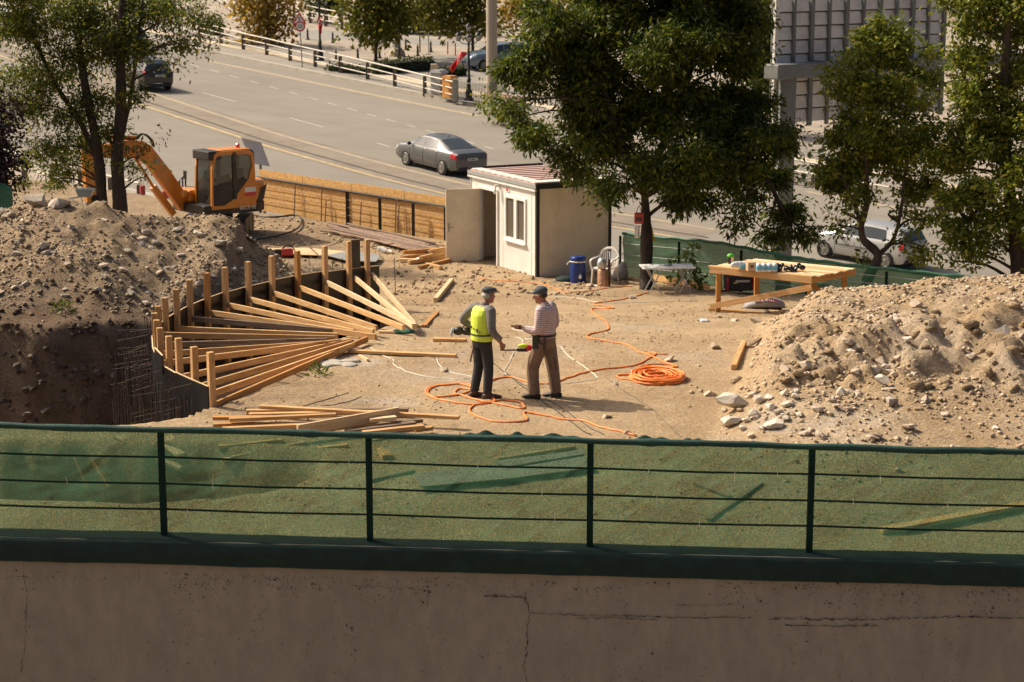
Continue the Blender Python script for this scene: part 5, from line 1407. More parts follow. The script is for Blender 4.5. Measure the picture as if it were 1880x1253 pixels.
# cab: ring frames with glass
so = [(CX1, CB), (CX1, 1.5), (CX1 - .03, 2.1), (CX1 - .12, CT - .08), (CX1 - .22, CT), (0, CT + .02), (CX0 + .18, CT), (CX0 + .04, CT - .08), (CX0, 2.1), (CX0 - .02, 1.5), (CX0 - .02, 1.2), (CX0 - .02, CB)]
si = [(CX1 - .06, CB + .10), (CX1 - .06, 1.5), (CX1 - .10, 2.1), (CX1 - .17, CT - .16), (CX1 - .25, CT - .11), (0, CT - .10), (CX0 + .22, CT - .11), (CX0 + .13, CT - .16), (CX0 + .09, 2.1), (CX0 + .22, 1.72), (.02, 1.16), (.30, CB + .10)]
for yy, t in ((CY1, .05), (CY0, -.05)):
    b = MB(); ring(b, so, si, lambda x, z: (x, yy, z)); ring(b, so, so[1:] + so[:1], lambda x, z: (x, yy, z)) if False else None
    fr = b.build("cab_side", MT["excavator_orange"], EX, solid=.06)
    b = MB(); b.add([(x, yy, z) for x, z in si], [tuple(range(len(si)))]); b.build("side_window", MT["cab_glass"], fr)
    b = MB(); b.box((-.05, yy, 1.85), (.12, .07, 1.35)); b.build("window_pillar", MT["machine_black"], fr)
    b = MB(); b.prism([(.65, 1.04), (.65, 1.62), (.05, 1.70), (-.38, 1.80), (-.46, 1.68), (.02, 1.18), (.30, 1.04)], .012, lambda x, z, e: (x, yy + e * (1 if t > 0 else -1), z)); b.build("dark_lower_glass", MT["machine_black"], fr)
fo = [(CY0, CB), (CY1, CB), (CY1, CT - .06), (CY1 - .1, CT), (CY0 + .1, CT), (CY0, CT - .06)]
fi = [(CY0 + .05, CB + .07), (CY1 - .07, CB + .07), (CY1 - .07, CT - .26), (CY1 - .10, CT - .20), (CY0 + .08, CT - .20), (CY0 + .05, CT - .26)]
for xx, nm in ((CX1 - .03, "cab_front"), (CX0 + .02, "cab_rear")):
    b = MB(); ring(b, fo, fi, lambda y, z: (xx - .10 * max(0, z - 1.9) * (1 if nm == "cab_front" else 0), y, z))
    fr = b.build(nm, MT["machine_black" if nm == "cab_rear" else "excavator_orange"], EX, solid=.05)
    b = MB(); b.add([(xx - .10 * max(0, z - 1.9) * (nm == "cab_front"), y, z) for y, z in fi], [tuple(range(6))]); b.build("windscreen", MT["cab_glass"], fr)
MB().box((CX1 - .06, .46, 1.38), (.03, .72, .68)).build("lower_panel", MT["machine_black"], EX)
MB().box((-.16, .485, CT + .015), (.98, .82, .06)).build("roof", MT["excavator_orange"], EX, bev=.025)
MB().box((CX1 - .17, .47, CT - .10), (.42, .97, .26)).build("roof_visor", MT["black_steel"], EX, bev=.03)
b = MB(); b.box((-.2, .48, 1.25), (.5, .5, .15)); b.box((-.45, .48, 1.65), (.14, .5, .75)); b.build("seat", MT["machine_black"], EX, bev=.04)
b = MB(); b.tube([(.35, .7, 1.0), (.4, .7, 1.55)], .03, 8); b.box((.42, .7, 1.6), (.06, .07, .16)); b.build("lever", MT["orange_box"], EX)
b = MB(); b.lathe([(.06, CT + .04), (.06, CT + .14), (.03, CT + .17)], (-.45, .5, 0), 10); b.build("beacon", MT["lamp_red"], EX)
b = MB(); b.tube([(.75, .05, 1.5), (1.0, -.05, 1.52), (1.0, -.05, 1.95)], .014, 6); b.box((1.0, -.05, 1.86), (.03, .14, .24)); b.build("mirror", MT["black_steel"], EX)
MB().ell((.95, -.22, 1.3), (.13, .1, .12)).build("work_lamp", MT["orange_box"], EX, True)
b = MB(); b.box((-.55, .985, 1.42), (.36, .006, .14)); st = b.build("sticker", MT["sign_white"], EX)
MB().box((-.55, .985, 1.29), (.36, .006, .12)).build("sticker_red", MT["sign_red"], st)
lettering("model_lettering", "60CR-9S", .15, face_mat((-.45, .990, .90), (-1, 0, 0), (0, 0, 1)), MT["sign_white"], EX)
# boom group, right of the cab
BY = -.42
def plate(poly, w, name, mat, parent=EX, y=BY, bev=.02):
    b = MB(); b.prism(poly, w, lambda x, z, e: (x, y - w / 2 + e, z)); return b.build(name, MT[mat], parent, bev=bev)
boom = plate([(.70, .88), (1.02, .80), (1.55, 1.55), (2.02, 2.18), (2.35, 2.40), (3.72, 2.52), (3.86, 2.66), (3.72, 2.82), (2.5, 2.93), (2.15, 2.88), (1.9, 2.72), (1.35, 2.02), (.80, 1.22)], .26, "boom", "excavator_orange")
lettering("boom_lettering", "HYUNDAI", .30, face_mat((2.62, BY + .150, 2.655), (-1, 0, 0), (0, 0, 1)), MT["black_paint"], boom)
MB().lathe([(.07, -.17), (.07, .17)], (1.78, BY, 2.30), 12, Matrix.Rotation(math.pi / 2, 3, 'X')).build("boom_pin", MT["grey_metal"], boom)
b = MB(); b.beam((1.22, BY, .70), (1.85, BY, 1.55), .17, .17); cy_ = b.build("lift_cylinder", MT["excavator_orange"], EX); MB().tube([(1.8, BY, 1.48), (2.38, BY, 2.42)], .045, 8).build("cylinder_rod", MT["excavator_orange"], cy_)
b = MB(); b.tube([(2.35, BY, 2.98), (3.2, BY, 3.05)], .07, 8); c2 = b.build("arm_cylinder", MT["excavator_orange"], EX, True); MB().tube([(3.2, BY, 3.05), (3.85, BY, 3.02)], .035, 8).build("cylinder_rod", MT["chrome"], c2)
b = MB()
for k in range(4): b.tube(smooth([(2.35, BY - .08 + .05 * k, 2.93), (2.1, BY - .08 + .05 * k, 3.08), (1.85, BY - .08 + .05 * k, 2.9), (1.78, BY - .08 + .05 * k, 2.7)], 4), .016, 5)
b.build("hydraulic_hoses", MT["machine_black"], boom)
arm = plate([(3.62, 3.02), (3.92, 3.08), (4.02, 2.6), (3.95, 1.2), (3.82, 1.1), (3.7, 1.2), (3.6, 2.5)], .22, "dipper_arm", "excavator_orange")
b = MB(); b.prism([(3.6, 1.25), (4.05, 1.2), (4.15, .75), (3.85, .45), (3.4, .5), (3.55, .9)], .7, lambda x, z, e: (x, BY - .35 + e, z)); b.build("bucket", MT["grey_metal"], EX, bev=.03)

# ================================================================== VEHICLES ON THE ROAD
def make_car(name, label, paint, st, L, W, wb, xr, wheels_r, glass, side_win, rear, front, opts):
    """st: stations (x, z_bottom, z_belt, z_top, half width belt, half width roof)"""
    root = empty(name); tag(root, label, "car")
    A_ = np.array(st); X = A_[:, 0]
    def cs(x):
        zb, zs, zr, ws, wr = [float(np.interp(x, X, A_[:, k])) for k in range(1, 6)]
        g = zr - zs
        e = .06 if g > .22 else g * .25
        return [(ws * .90, zb), (ws * .985, zb + .12), (ws, zb + (zs - zb) * .55), (ws * .985, zs - .06), (ws * .955, zs), (wr + (ws * .955 - wr) * (.10 if g > .2 else .35), zr - e), (wr * .80, zr - e * .28), (wr * .4, zr - .004), (0, zr)]
    def S(x, j):
        c = cs(x); i = min(int(j), len(c) - 2); f = j - i
        return Vector((x, c[i][0] * (1 - f) + c[i + 1][0] * f, c[i][1] * (1 - f) + c[i + 1][1] * f))
    xs_ = np.unique(np.concatenate([np.linspace(X[0], X[-1], 46), X]))
    b = MB(); rg = []
    for x in xs_:
        h = [(float(x), y, z) for y, z in cs(float(x))]
        rg.append([(a, -y, z) for a, y, z in h] + [(a, y, z) for a, y, z in h[::-1][1:]])
    n = len(rg[0]); o = 0
    for q in rg: b.v += [Vector(v) for v in q]
    for i in range(len(rg) - 1):
        for k in range(n - 1): b.f.append((i * n + k, i * n + k + 1, (i + 1) * n + k + 1, (i + 1) * n + k))
    b.f.append(tuple(range(n))); b.f.append(tuple((len(rg) - 1) * n + k for k in reversed(range(n))))
    body = b.build("body", MT[paint], root, True)
    def patch_(nm, x0, x1, j0, j1, mat, sides=(1, -1), off=.010, x0b=None, x1b=None, parent=root):
        for s in sides:
            b = MB()
            def fn(u, v):
                a0 = x0 + ((x0b if x0b is not None else x0) - x0) * v; a1 = x1 + ((x1b if x1b is not None else x1) - x1) * v
                p = S(a0 + (a1 - a0) * u, j0 + (j1 - j0) * v)
                return (p.x, s * (p.y + off), p.z + off * .6)
            b.grid(fn, 8, 4); b.build(nm, MT[mat], parent, 'all')
    for x0, x1, x0b, x1b in side_win: patch_("side_window", x0, x1, 4.12, 4.90, glass, x0b=x0b, x1b=x1b)
    def across(nm, x0, x1, mat, jm=5.3):
        b = MB()
        def fn(u, v):
            x = x0 + (x1 - x0) * u; t = abs(v * 2 - 1); j = 8 - (8 - jm) * t; p = S(x, j)
            return (p.x + (-.010 if x < 0 else .010), p.y * (1 if v > .5 else -1), p.z + .008)
        b.grid(fn, 10, 16); b.build(nm, MT[mat], root, 'all')
    across("rear_window", *rear, glass); across("windscreen", *front, glass)
    for sx in (0, 1):
        for s in (1, -1):
            x = xr + wb * sx; y = s * (W / 2 - .125)
            MB().lathe([(wheels_r * 1.13, 0), (wheels_r * 1.13, .012)], (x, s * (W / 2 - .012) - .006, wheels_r * 1.04), 24, Matrix.Rotation(math.pi / 2, 3, 'X')).build("wheel_arch", MT["tyre"], root)
            M_ = Matrix.Rotation(-s * math.pi / 2, 3, 'X')
            w_ = MB().lathe([(wheels_r * .6, -.1), (wheels_r * .93, -.1), (wheels_r, -.07), (wheels_r, .10), (wheels_r * .93, .125), (wheels_r * .72, .128)], (x, y, wheels_r), 24, M_).build("wheel", MT["tyre"], root, True)
            b = MB(); b.lathe([(wheels_r * .70, .129), (wheels_r * .66, .142), (wheels_r * .60, .120), (wheels_r * .56, .105)], (x, y, wheels_r), 24, M_)
            for k in range(opts.get("spokes", 5)):
                a = 2 * math.pi * k / opts.get("spokes", 5) + .3
                p1 = Vector((math.cos(a), math.sin(a), 0)) * wheels_r * .66; p0 = Vector((0, 0, .0))
                b.beam(Vector((x, y, wheels_r)) + M_ @ (p0 + Vector((0, 0, .128))), Vector((x, y, wheels_r)) + M_ @ (p1 + Vector((0, 0, .13))), wheels_r * opts.get("spoke_w", .2), .014, M_ @ Vector((0, 0, 1)))
            b.lathe([(.07, .125), (.05, .15)], (x, y, wheels_r), 12, M_)
            b.build("rim", MT["rim"], w_, True)
    zb = opts.get("lamp_z", .8)
    for s in (1, -1):
        patch_("tail_light", *opts["tail"], "lamp_red", (s,), .012)
        patch_("headlight", *opts["head"], "steel_light", (s,), .010)
        mxp = opts["mirror"]; p = S(mxp, 4.0)
        b = MB(); b.ell((mxp, s * (p.y + .12), p.z + .07), (.07, .11, .075), 10, 6); b.beam((mxp, s * p.y, p.z + .02), (mxp, s * (p.y + .1), p.z + .05), .04, .03); b.build("mirror", MT[opts.get("mirror_mat", "black_paint")], root, True)
        for hx in opts["handles"]:
            p = S(hx, 3.2); MB().box((hx, s * (p.y + .015), p.z), (.17, .025, .03)).build("door_handle", MT[opts.get("handle_mat", paint)], root, bev=.008)
        for hx in opts["gaps"]:
            b = MB(); b.tube([tuple(Vector((hx, s * (S(hx, j).y + .003), S(hx, j).z))) for j in (1.0, 1.6, 2.2, 3, 4)], .006, 4); b.build("door_gap", MT["black_paint"], root)
        if "moulding" in opts:
            x0, x1, jz = opts["moulding"]; b = MB(); b.tube([tuple(Vector((x, s * (S(x, jz).y + .006), S(x, jz).z))) for x in np.linspace(x0, x1, 9)], .026, 6); b.build("side_moulding", MT["black_paint"], root)
    xr_ = X[0]
    pz = opts["plate_z"]
    pl = MB().box((xr_ - opts.get("plate_out", .012), 0, pz), (.012, .50, .11)).build("number_plate", MT["sign_white"], root)
    b = MB()
    for k, y in enumerate((.16, .1, .02, -.03, -.08, -.16)): b.box((xr_ - opts.get("plate_out", .012) - .008, y, pz), (.004, .035, .06))
    b.build("plate_marks", MT["black_paint"], pl)
    MB().box((xr_ + .06, 0, .34), (.2, W * .72, .16)).build("rear_skirt", MT["black_paint"], root, bev=.03)
    if opts.get("antenna"): MB().prism([(0, 0), (.16, 0), (.02, .07)], .02, lambda a, z, e: (opts["antenna"] + a, e - .01, S(opts["antenna"] + .05, 8).z + z - .005)).build("antenna_fin", MT["black_paint"], root)
    return root
def place_on_road(root, p, fwd):
    f = Vector((fwd[0], fwd[1], 0)).normalized(); n = ROAD_N
    f = (f - n * f.dot(n)).normalized(); l = n.cross(f)
    M = Matrix((f, l, n)).transposed().to_4x4(); root.matrix_basis = Matrix.Translation(p + n * .012) @ M
SED = [(-2.36, .42, .74, .80, .70, .52), (-2.30, .30, .93, 1.00, .80, .62), (-2.0, .24, .98, 1.075, .87, .66), (-1.75, .23, .985, 1.10, .895, .66), (-.80, .21, .975, 1.41, .915, .56), (-.25, .21, .965, 1.475, .915, .575), (.35, .21, .955, 1.455, .915, .57), (.62, .21, .95, 1.38, .915, .58), (1.30, .21, .93, 1.03, .905, .68), (1.85, .22, .86, .93, .885, .68), (2.2, .26, .72, .80, .82, .6), (2.36, .36, .58, .64, .66, .5)]
cs_ = make_car("grey_sedan", "dark grey sedan driving up the road beyond the shed", "car_grey", SED, 4.7, 1.83, 2.70, -1.42, .325, "car_glass", [(.98, .02, .60, .02), (-.04, -.98, -.04, -.72)], (-1.72, -.84), (.66, 1.24), 
               dict(tail=(-2.33, -1.98, 2.5, 3.95), head=(1.95, 2.25, 2.6, 3.8), mirror=.92, handles=(-.15, -1.0), gaps=(1.0, -.01, -1.0), plate_z=.74, plate_out=.02, antenna=-.62, spokes=5, spoke_w=.20, handle_mat="chrome"))
fw = PR(752, 306); rw = PR(811, 322)
dirc = (fw - rw).normalized()
lft = Vector((-dirc.y, dirc.x, 0)).normalized()
mid = rw + dirc * 1.42 - lft * .88
place_on_road(cs_, Vector((mid.x, mid.y, road_z(mid.x, mid.y))), dirc)
HAT = [(-1.92, .40, .78, .86, .70, .52), (-1.86, .28, .90, 1.02, .76, .58), (-1.72, .23, .93, 1.28, .79, .57), (-1.50, .22, .93, 1.38, .80, .57), (-.5, .20, .91, 1.425, .815, .575), (.2, .20, .90, 1.40, .815, .57), (.42, .20, .895, 1.34, .815, .575), (1.08, .20, .88, .99, .81, .62), (1.5, .22, .80, .88, .79, .6), (1.8, .26, .66, .74, .72, .52), (1.9, .36, .55, .60, .58, .44)]
ch_ = make_car("silver_hatchback", "silver hatchback on the near lane behind the crooked tree", "car_silver", HAT, 3.82, 1.64, 2.47, -1.22, .285, "car_glass", [(.80, -.10, .42, -.10), (-.20, -1.15, -.20, -1.05)], (-1.87, -1.66), (.46, 1.02),
               dict(tail=(-1.86, -1.70, 2.4, 4.3), head=(1.5, 1.82, 2.5, 3.8), mirror=.72, handles=(-.05,), gaps=(.85, -.2), plate_z=.62, plate_out=.03, spokes=7, spoke_w=.26, moulding=(-.9, .8, 2.0), handle_mat="grey_metal"))
fw = PR(1513, 473); rw = PR(1618, 494)
dirc = (fw - rw).normalized(); lft = Vector((-dirc.y, dirc.x, 0)).normalized()
mid = fw - dirc * 1.25 - lft * .78
place_on_road(ch_, Vector((mid.x, mid.y, road_z(mid.x, mid.y))), dirc)
SUV = [(-2.2, .45, .85, .95, .74, .55), (-2.12, .32, 1.0, 1.15, .84, .62), (-1.95, .28, 1.06, 1.45, .88, .60), (-1.6, .26, 1.06, 1.62, .90, .60), (-.2, .25, 1.04, 1.68, .92, .61), (.35, .25, 1.03, 1.62, .92, .61), (1.05, .25, 1.02, 1.14, .91, .7), (1.8, .27, .96, 1.04, .89, .68), (2.12, .32, .8, .88, .8, .6), (2.2, .42, .65, .7, .68, .5)]
sopt = dict(tail=(-2.13, -1.95, 2.9, 4.3), head=(1.75, 2.1, 2.9, 3.8), mirror=.8, handles=(-.1, -.9), gaps=(.9, 0, -.95), plate_z=.85, plate_out=.03, spokes=6)
sw_ = [(.85, .02, .42, .02), (-.04, -.95, -.04, -.95), (-1.02, -1.75, -1.02, -1.65)]
for nm, lab, paint, px, py in (("dark_suv", "black car on the far carriageway half hidden by the twin trunk tree", "car_dark", 262, 160), ("far_car", "dark car farther up the road behind the crown of the twin trunk tree", "car_dark", 225, 92), ("far_car", "white car at the far left end of the road behind the leaves", "car_white", 8, 62)):
    c_ = make_car(nm, lab, paint, SUV, 4.4, 1.84, 2.65, -1.35, .34, "car_glass", sw_, (-2.1, -1.66), (.4, 1.0), sopt)
    p = PR(px, py); place_on_road(c_, p, (-.56, .83))
c_ = make_car("parked_van", "blue grey parked vehicle on the plaza behind the concrete pole", "car_blue", SUV, 4.4, 1.84, 2.65, -1.35, .34, "car_glass", sw_, (-2.1, -1.66), (.4, 1.0), sopt)
p = PR(915, 132); place_on_road(c_, p + Vector((0, 0, .13)), (-.92, -.38))

# ================================================================== FAR SIDE OF THE ROAD
def rail_fence(name, label, base, h, nr, postw=.22, kind=0, dz=.15):
    root = empty(name, base[0]); tag(root, label, "railing")
    for p in base:
        MB().box(p + Vector((0, 0, h * .47 - .05)), (postw, postw * .8, h * .94 + .1), taper=.85).build("post", MT["rail_post"], root, world=True)
    for a, c in zip(base, base[1:]):
        for k in range(nr):
            z = h * (1.0 - k * .34) if nr == 3 else h * (1 - k * .5)
            MB().tube([a + Vector((0, -.06 - .003 * k, z)), c + Vector((0, -.06 - .003 * k, z))], .045 if k == 0 else .035, 6).build("rail", MT["rail_white"], root, True, world=True)
    return root
def base_pts(pix, dz=.15): return [PR(x, y, dz) for x, y in pix]
FRP = [(330, 60), (368, 70), (406, 80), (447, 91), (490, 101), (533, 112), (579, 123), (625, 134), (675, 146), (725, 159), (780, 173), (833, 186)]
rail_fence("bridge_railing", "pale three-rail railing with brown posts along the far pavement", base_pts(FRP), 1.02, 3)
rail_fence("bridge_railing", "short pale railing at the top left of the far plaza", base_pts([(395, 2), (430, 30), (453, 44)]), 1.0, 3)
rail_fence("bridge_railing", "pale railing behind the warning sign under the plaza trees", base_pts([(505, 24), (540, 33), (570, 42), (598, 48), (628, 54)]), 1.2, 3)
rail_fence("road_railing", "pale two-rail railing on the near pavement behind the left mound", base_pts([(-20, 318), (46, 335), (100, 350), (150, 362), (205, 376), (258, 390)], .13), 1.05, 2)
rail_fence("road_railing", "low pale railing on the far side of the road behind the right trees", base_pts([(1420, 328), (1500, 342), (1580, 356), (1660, 370), (1720, 379)], .15), .95, 2)
# red-topped striped barrier by the excavator arm
br = empty("striped_barrier", PR(322, 402, .13)); tag(br, "small barrier of dark upright bars between road and excavator boom", "barrier")
for k in range(8):
    p = PR(304 + 5.5 * k, 400 - 1.6 * k, .13); MB().tube([p, p + Vector((0, 0, .75 + .09 * k))], .03, 6).build("bar", MT["black_paint"], br, world=True)
MB().tube([PR(302, 400, .13) + Vector((0, 0, .74)), PR(345, 388, .13) + Vector((0, 0, 1.42))], .03, 6).build("rail", MT["grey_metal"], br, world=True)
for nm, x, y, lab in (("red_capped_bollard", 258, 392, "short post with red cap at the end of the near railing"), ("red_capped_bollard", 299, 402, "red capped post left of the dark bar barrier")):
    p = PR(x, y, .13); rt = empty(nm, p); tag(rt, lab, "bollard"); MB().lathe([(.09, 0), (.09, .7)], p + Vector((.12, -.1, 0)), 10).build("post", MT["rail_post"], rt, world=True); MB().lathe([(.1, .7), (.1, 1.0), (.05, 1.03)], p + Vector((.12, -.1, 0)), 10).build("cap", MT["red_bag"], rt, world=True)
# grey board behind the excavator
p0 = P(443, 262, 64); bd = empty("traffic_board", (p0.x, p0.y, -1.9)); tag(bd, "tilted grey board with white rim behind the excavator", "board")
q = [P(443, 254, 64), P(478, 262, 64.6), P(494, 306, 64.6), P(462, 300, 64)]
b = MB(); b.add(q + [v + Vector((0, .05, 0)) for v in q], [(0, 1, 2, 3), (7, 6, 5, 4), (0, 4, 5, 1), (1, 5, 6, 2), (2, 6, 7, 3), (3, 7, 4, 0)]); b.build("board", MT["sign_back"], bd, world=True)
b = MB(); b.tube([q[3], q[0], q[1], q[2]], .035, 6); b.build("rim", MT["white_plastic"], bd, world=True)
b = MB(); b.tube([(q[3] + q[2]) / 2, ((q[3] + q[2]) / 2) + Vector((.1, .1, -1.7))], .05, 6); b.build("leg", MT["grey_metal"], bd, world=True)
# ---- road sign
p = PR(555, 124, .15); sg = empty("road_sign", p); tag(sg, "triangular warning sign above a round 50 speed limit sign on a thin pole", "sign")
MB().tube([p, p + Vector((-.12, 0, 3.1))], .035, 8).build("pole", MT["grey_metal"], sg, world=True)
k = 122 / 3600.0
c1 = P(549, 38, (p - Vector((0, 0, CAM_Z))).length); c1 = PY(549, 41, p.y - .08); c2 = PY(551, 48, p.y - .08)
def disc_poly(n, r, a0=math.pi / 2): return [(r * math.cos(a0 + 2 * math.pi * i / n), r * math.sin(a0 + 2 * math.pi * i / n)) for i in range(n)]
tc_ = PY(549.5, 36, p.y - .06)
for nm, r_, e, m_ in (("triangle_red", .50, 0, "sign_red"), ("triangle_white", .34, .012, "sign_white")):
    MB().prism(disc_poly(3, r_), .02, lambda a, z, t: (tc_.x + a, tc_.y - e - t, tc_.z + z - .05)).build(nm, MT[m_], sg, world=True)
b = MB(); b.prism([(-.035, .16), (.035, .16), (.02, -.06), (-.02, -.06)], .008, lambda a, z, t: (tc_.x + a, tc_.y - .04 - t, tc_.z + z - .02)); b.prism(disc_poly(8, .032), .008, lambda a, z, t: (tc_.x + a, tc_.y - .04 - t, tc_.z + z - .14)); b.build("exclamation_mark", MT["black_paint"], sg, world=True)
dc = PY(551, 49, p.y - .06)
for nm, r_, e, m_ in (("disc_red", .31, .014, "sign_red"), ("disc_white", .225, .028, "sign_white")):
    MB().prism(disc_poly(24, r_), .02, lambda a, z, t: (dc.x + a, dc.y - e - t, dc.z + z)).build(nm, MT[m_], sg, world=True)
o = lettering("speed_lettering", "50", .30, face_mat(dc + Vector((0, -.055, 0)) - wmat(sg).translation, (1, 0, 0), (0, 0, 1)), MT["black_paint"], sg)
# ---- lantern posts with flags
def lantern_post(px, py, h, label, flagpts, dz=.13):
    p = PR(px, py, dz); rt = empty("lantern_post", p); tag(rt, label, "lamp post")
    MB().lathe([(.26, 0), (.26, .12), (.18, .2), (.20, .5), (.12, .62), (.10, 1.1), (.13, 1.16), (.07, 1.25), (.06, h - .5), (.09, h - .45), (.05, h)], (0, 0, 0), 12).build("post", MT["black_paint"], rt, True)
    for (dx, dy, z) in ((-.55, 0, h - .35), (.5, .1, h - .35), (.02, -.5, h - .42), (0, 0, h + .12)):
        b = MB(); b.tube([(0, 0, z - .35), (dx * .6, dy * .6, z - .30), (dx, dy, z - .12)], .025, 6)
        b.lathe([(.02, .52), (.03, .45), (.17, .30), (.18, .27), (.05, .26)], (dx, dy, z - .15), 6); b.lathe([(.09, -.17), (.10, -.13), (.06, -.12)], (dx, dy, z), 6)
        for a in range(6): b.tube([(dx + .09 * math.cos(a * 1.047), dy + .09 * math.sin(a * 1.047), z - .14), (dx + .16 * math.cos(a * 1.047), dy + .16 * math.sin(a * 1.047), z + .13)], .012, 4)
        ln_ = b.build("lantern", MT["black_paint"], rt)
        MB().lathe([(.08, -.13), (.145, .12)], (dx, dy, z), 6).build("lantern_glass", MT["glass_lamp"], ln_)
    P0 = [PY(x, y, p.y - .1) - p for x, y in flagpts]
    b = MB()
    def ff(u, v):
        a = P0[0].lerp(P0[1], u); c = P0[3].lerp(P0[2], u); q = a.lerp(c, v)
        return q + Vector((.03 * math.sin(u * 9 + v * 3), .14 * math.sin(u * 7 + v * 5), 0))
    b.grid(ff, 16, 8); fl = b.build("flag", MT["flag_red"], rt, True, solid=.01)
    c = P0[0].lerp(P0[2], .42) + Vector((0, -.16, 0)); b = MB()
    for k in range(14):
        a0 = .6 + 5.1 * k / 14; a1 = .6 + 5.1 * (k + 1) / 14; R0 = .13; 
        b.add([c + Vector((R0 * math.cos(a0), 0, R0 * math.sin(a0))), c + Vector((R0 * math.cos(a1), 0, R0 * math.sin(a1))), c + Vector((.03 + .10 * math.cos(a1), 0, .10 * math.sin(a1))), c + Vector((.03 + .10 * math.cos(a0), 0, .10 * math.sin(a0)))], [(0, 1, 2, 3)])
    b.add([c + Vector((.12, 0, 0)) + Vector((r_ * math.cos(a), 0, r_ * math.sin(a))) for a, r_ in [(math.pi + 2 * math.pi * i / 10, .06 if i % 2 == 0 else .025) for i in range(10)]], [tuple(range(10))])
    b.build("flag_emblem", MT["sign_white"], fl)
lantern_post(588, 112, 4.6, "black ornate lantern post with a drooping red flag left of the plaza tree", [(583, 32), (588, 66), (592, 60), (589, 32)])
lantern_post(861, 186, 3.7, "black ornate lantern post with a red flag beside the concrete pole", [(858, 97), (829, 134), (827, 124), (848, 95)])
# ---- concrete pole, steel column
p = PR(903, 168, .13); rt = MB().lathe([(.31, 0), (.305, 3), (.29, 9), (.28, 12)], p, 20).build("concrete_pole", MT["pole_concrete"], None, True); tag(rt, "thick tan concrete pole rising out of the picture behind the road", "pole")
p = PR(729, 103, .13); rt = empty("steel_mast", p); tag(rt, "grey steel mast with clustered base on the plaza", "mast"); MB().lathe([(.24, 0), (.2, 8)], (0, 0, 0), 14).build("shaft", MT["grey_metal"], rt, True); MB().lathe([(.55, 0), (.5, .25), (.3, .5), (.25, .55)], (0, 0, 0), 10).build("foot", MT["pole_concrete"], rt)
# ---- bollards on the plaza
for k, (x, y, lab) in enumerate(((565, 73, "black bollard left of the flag lantern"), (611, 79, "black bollard right of the flag lantern"), (617, 113, "black bollard just behind the railing by the flag lantern"), (657, 110, "black bollard left of the plaza tree trunk"), (697, 107, "black bollard right of the plaza tree trunk"), (723, 91, "black bollard left of the steel mast"), (745, 92, "black bollard right of the steel mast"), (733, 106, "black bollard before the steel mast"), (767, 103, "taller black bollard at the lane edge"), (791, 96, "rightmost black bollard before the thin poles"))):
    p = PR(x, y, .13); rt = MB().lathe([(.13, 0), (.13, .06), (.08, .1), (.06, .5), (.08, .55), (.05, .62), (.02, .75)], p, 10).build("bollard", MT["black_paint"], None, True); tag(rt, lab, "bollard")
for x, y, h, m_, lab in ((771, 97, 2.6, "black_paint", "thin dark pole on the plaza right of the steel mast"), (787, 100, 1.9, "steel_light", "thin pale pole right of the thin dark one on the plaza"), (822, 100, .8, "red_bag", "left one of two short red posts on the plaza"), (836, 102, .8, "red_bag", "right one of two short red posts on the plaza")):
    p = PR(x, y, .13); tag(MB().tube([p, p + Vector((0, 0, h))], .04, 8).build("thin_post", MT[m_], None, True), lab, "post")
# ---- cabinets on the pavement
def cabinet(px, py, w, h, d, mat, front, lab, back):
    p = PR(px, py, .16); rt = empty("utility_cabinet", p, math.radians(-38)); tag(rt, lab, "cabinet")
    MB().box((0, 0, h / 2 + .08), (w, d, h)).build("box", MT[mat], rt, bev=.02)
    b = MB(); b.prism([(-w / 2 - .05, 0), (w / 2 + .05, 0), (w / 2 - .08, .16), (-w / 2 + .08, .16)], d + .08, lambda a, z, e: (a, e - d / 2 - .04, h + .081 + z)); b.build("lid", MT[back], rt)
    MB().box((0, -d / 2 - .012, h * .48), (w * .8, .02, h * .75)).build("door", MT[front], rt)
    MB().box((w * .28, -d / 2 - .03, h * .5), (.03, .02, .14)).build("handle", MT["black_paint"], rt)
    MB().box((0, 0, .035), (w + .1, d + .1, .07)).build("plinth", MT["kerb"], rt)
cabinet(806, 176, .75, 1.15, .55, "grey_metal", "grey_metal", "grey utility cabinet at the end of the far railing", "steel_light")
cabinet(826, 182, .65, 1.0, .5, "orange_box", "orange_box", "faded orange utility cabinet right of the grey one", "orange_box")
p = PR(836, 187, .15); tag(MB().box(p + Vector((0, 0, .6)), (.3, .3, 1.2)).build("stone_pier", MT["kerb"], None, bev=.02), "grey stone pier at the end of the far railing", "pier")
p = PR(797, 158, .15); tag(MB().box(p + Vector((0, 0, .6)), (.35, .35, 1.25)).build("stone_pier", MT["tactile"], None, bev=.02), "tan stone pier behind the grey cabinet", "pier")
# ---- iron fence
ir = empty("iron_fence", PR(845, 190, .15)); tag(ir, "black iron bar fence between the cabinets and the concrete pole", "fence")
IP = [PR(842, 189, .15), PR(898, 196, .15)]; I2 = [PR(898, 196, .15), PR(935, 160, .15)]
for a, c, n in ((IP[0], IP[1], 20), (I2[0], I2[1], 24)):
    for k in range(n + 1):
        q = a.lerp(c, k / n); MB().tube([q + Vector((0, 0, .05)), q + Vector((0, 0, 1.15))], .014, 5).build("bar", MT["black_paint"], ir, world=True)
    for z in (.12, 1.08): MB().tube([a + Vector((0, 0, z)), c + Vector((0, 0, z))], .022, 6).build("rail", MT["grey_metal"], ir, world=True)
tag(MB().beam(PR(900, 176, .3), PR(960, 186, .3), .5, .5).build("planter_wall", MT["roof_red"]), "low reddish wall behind the tree crown by the concrete pole", "wall")
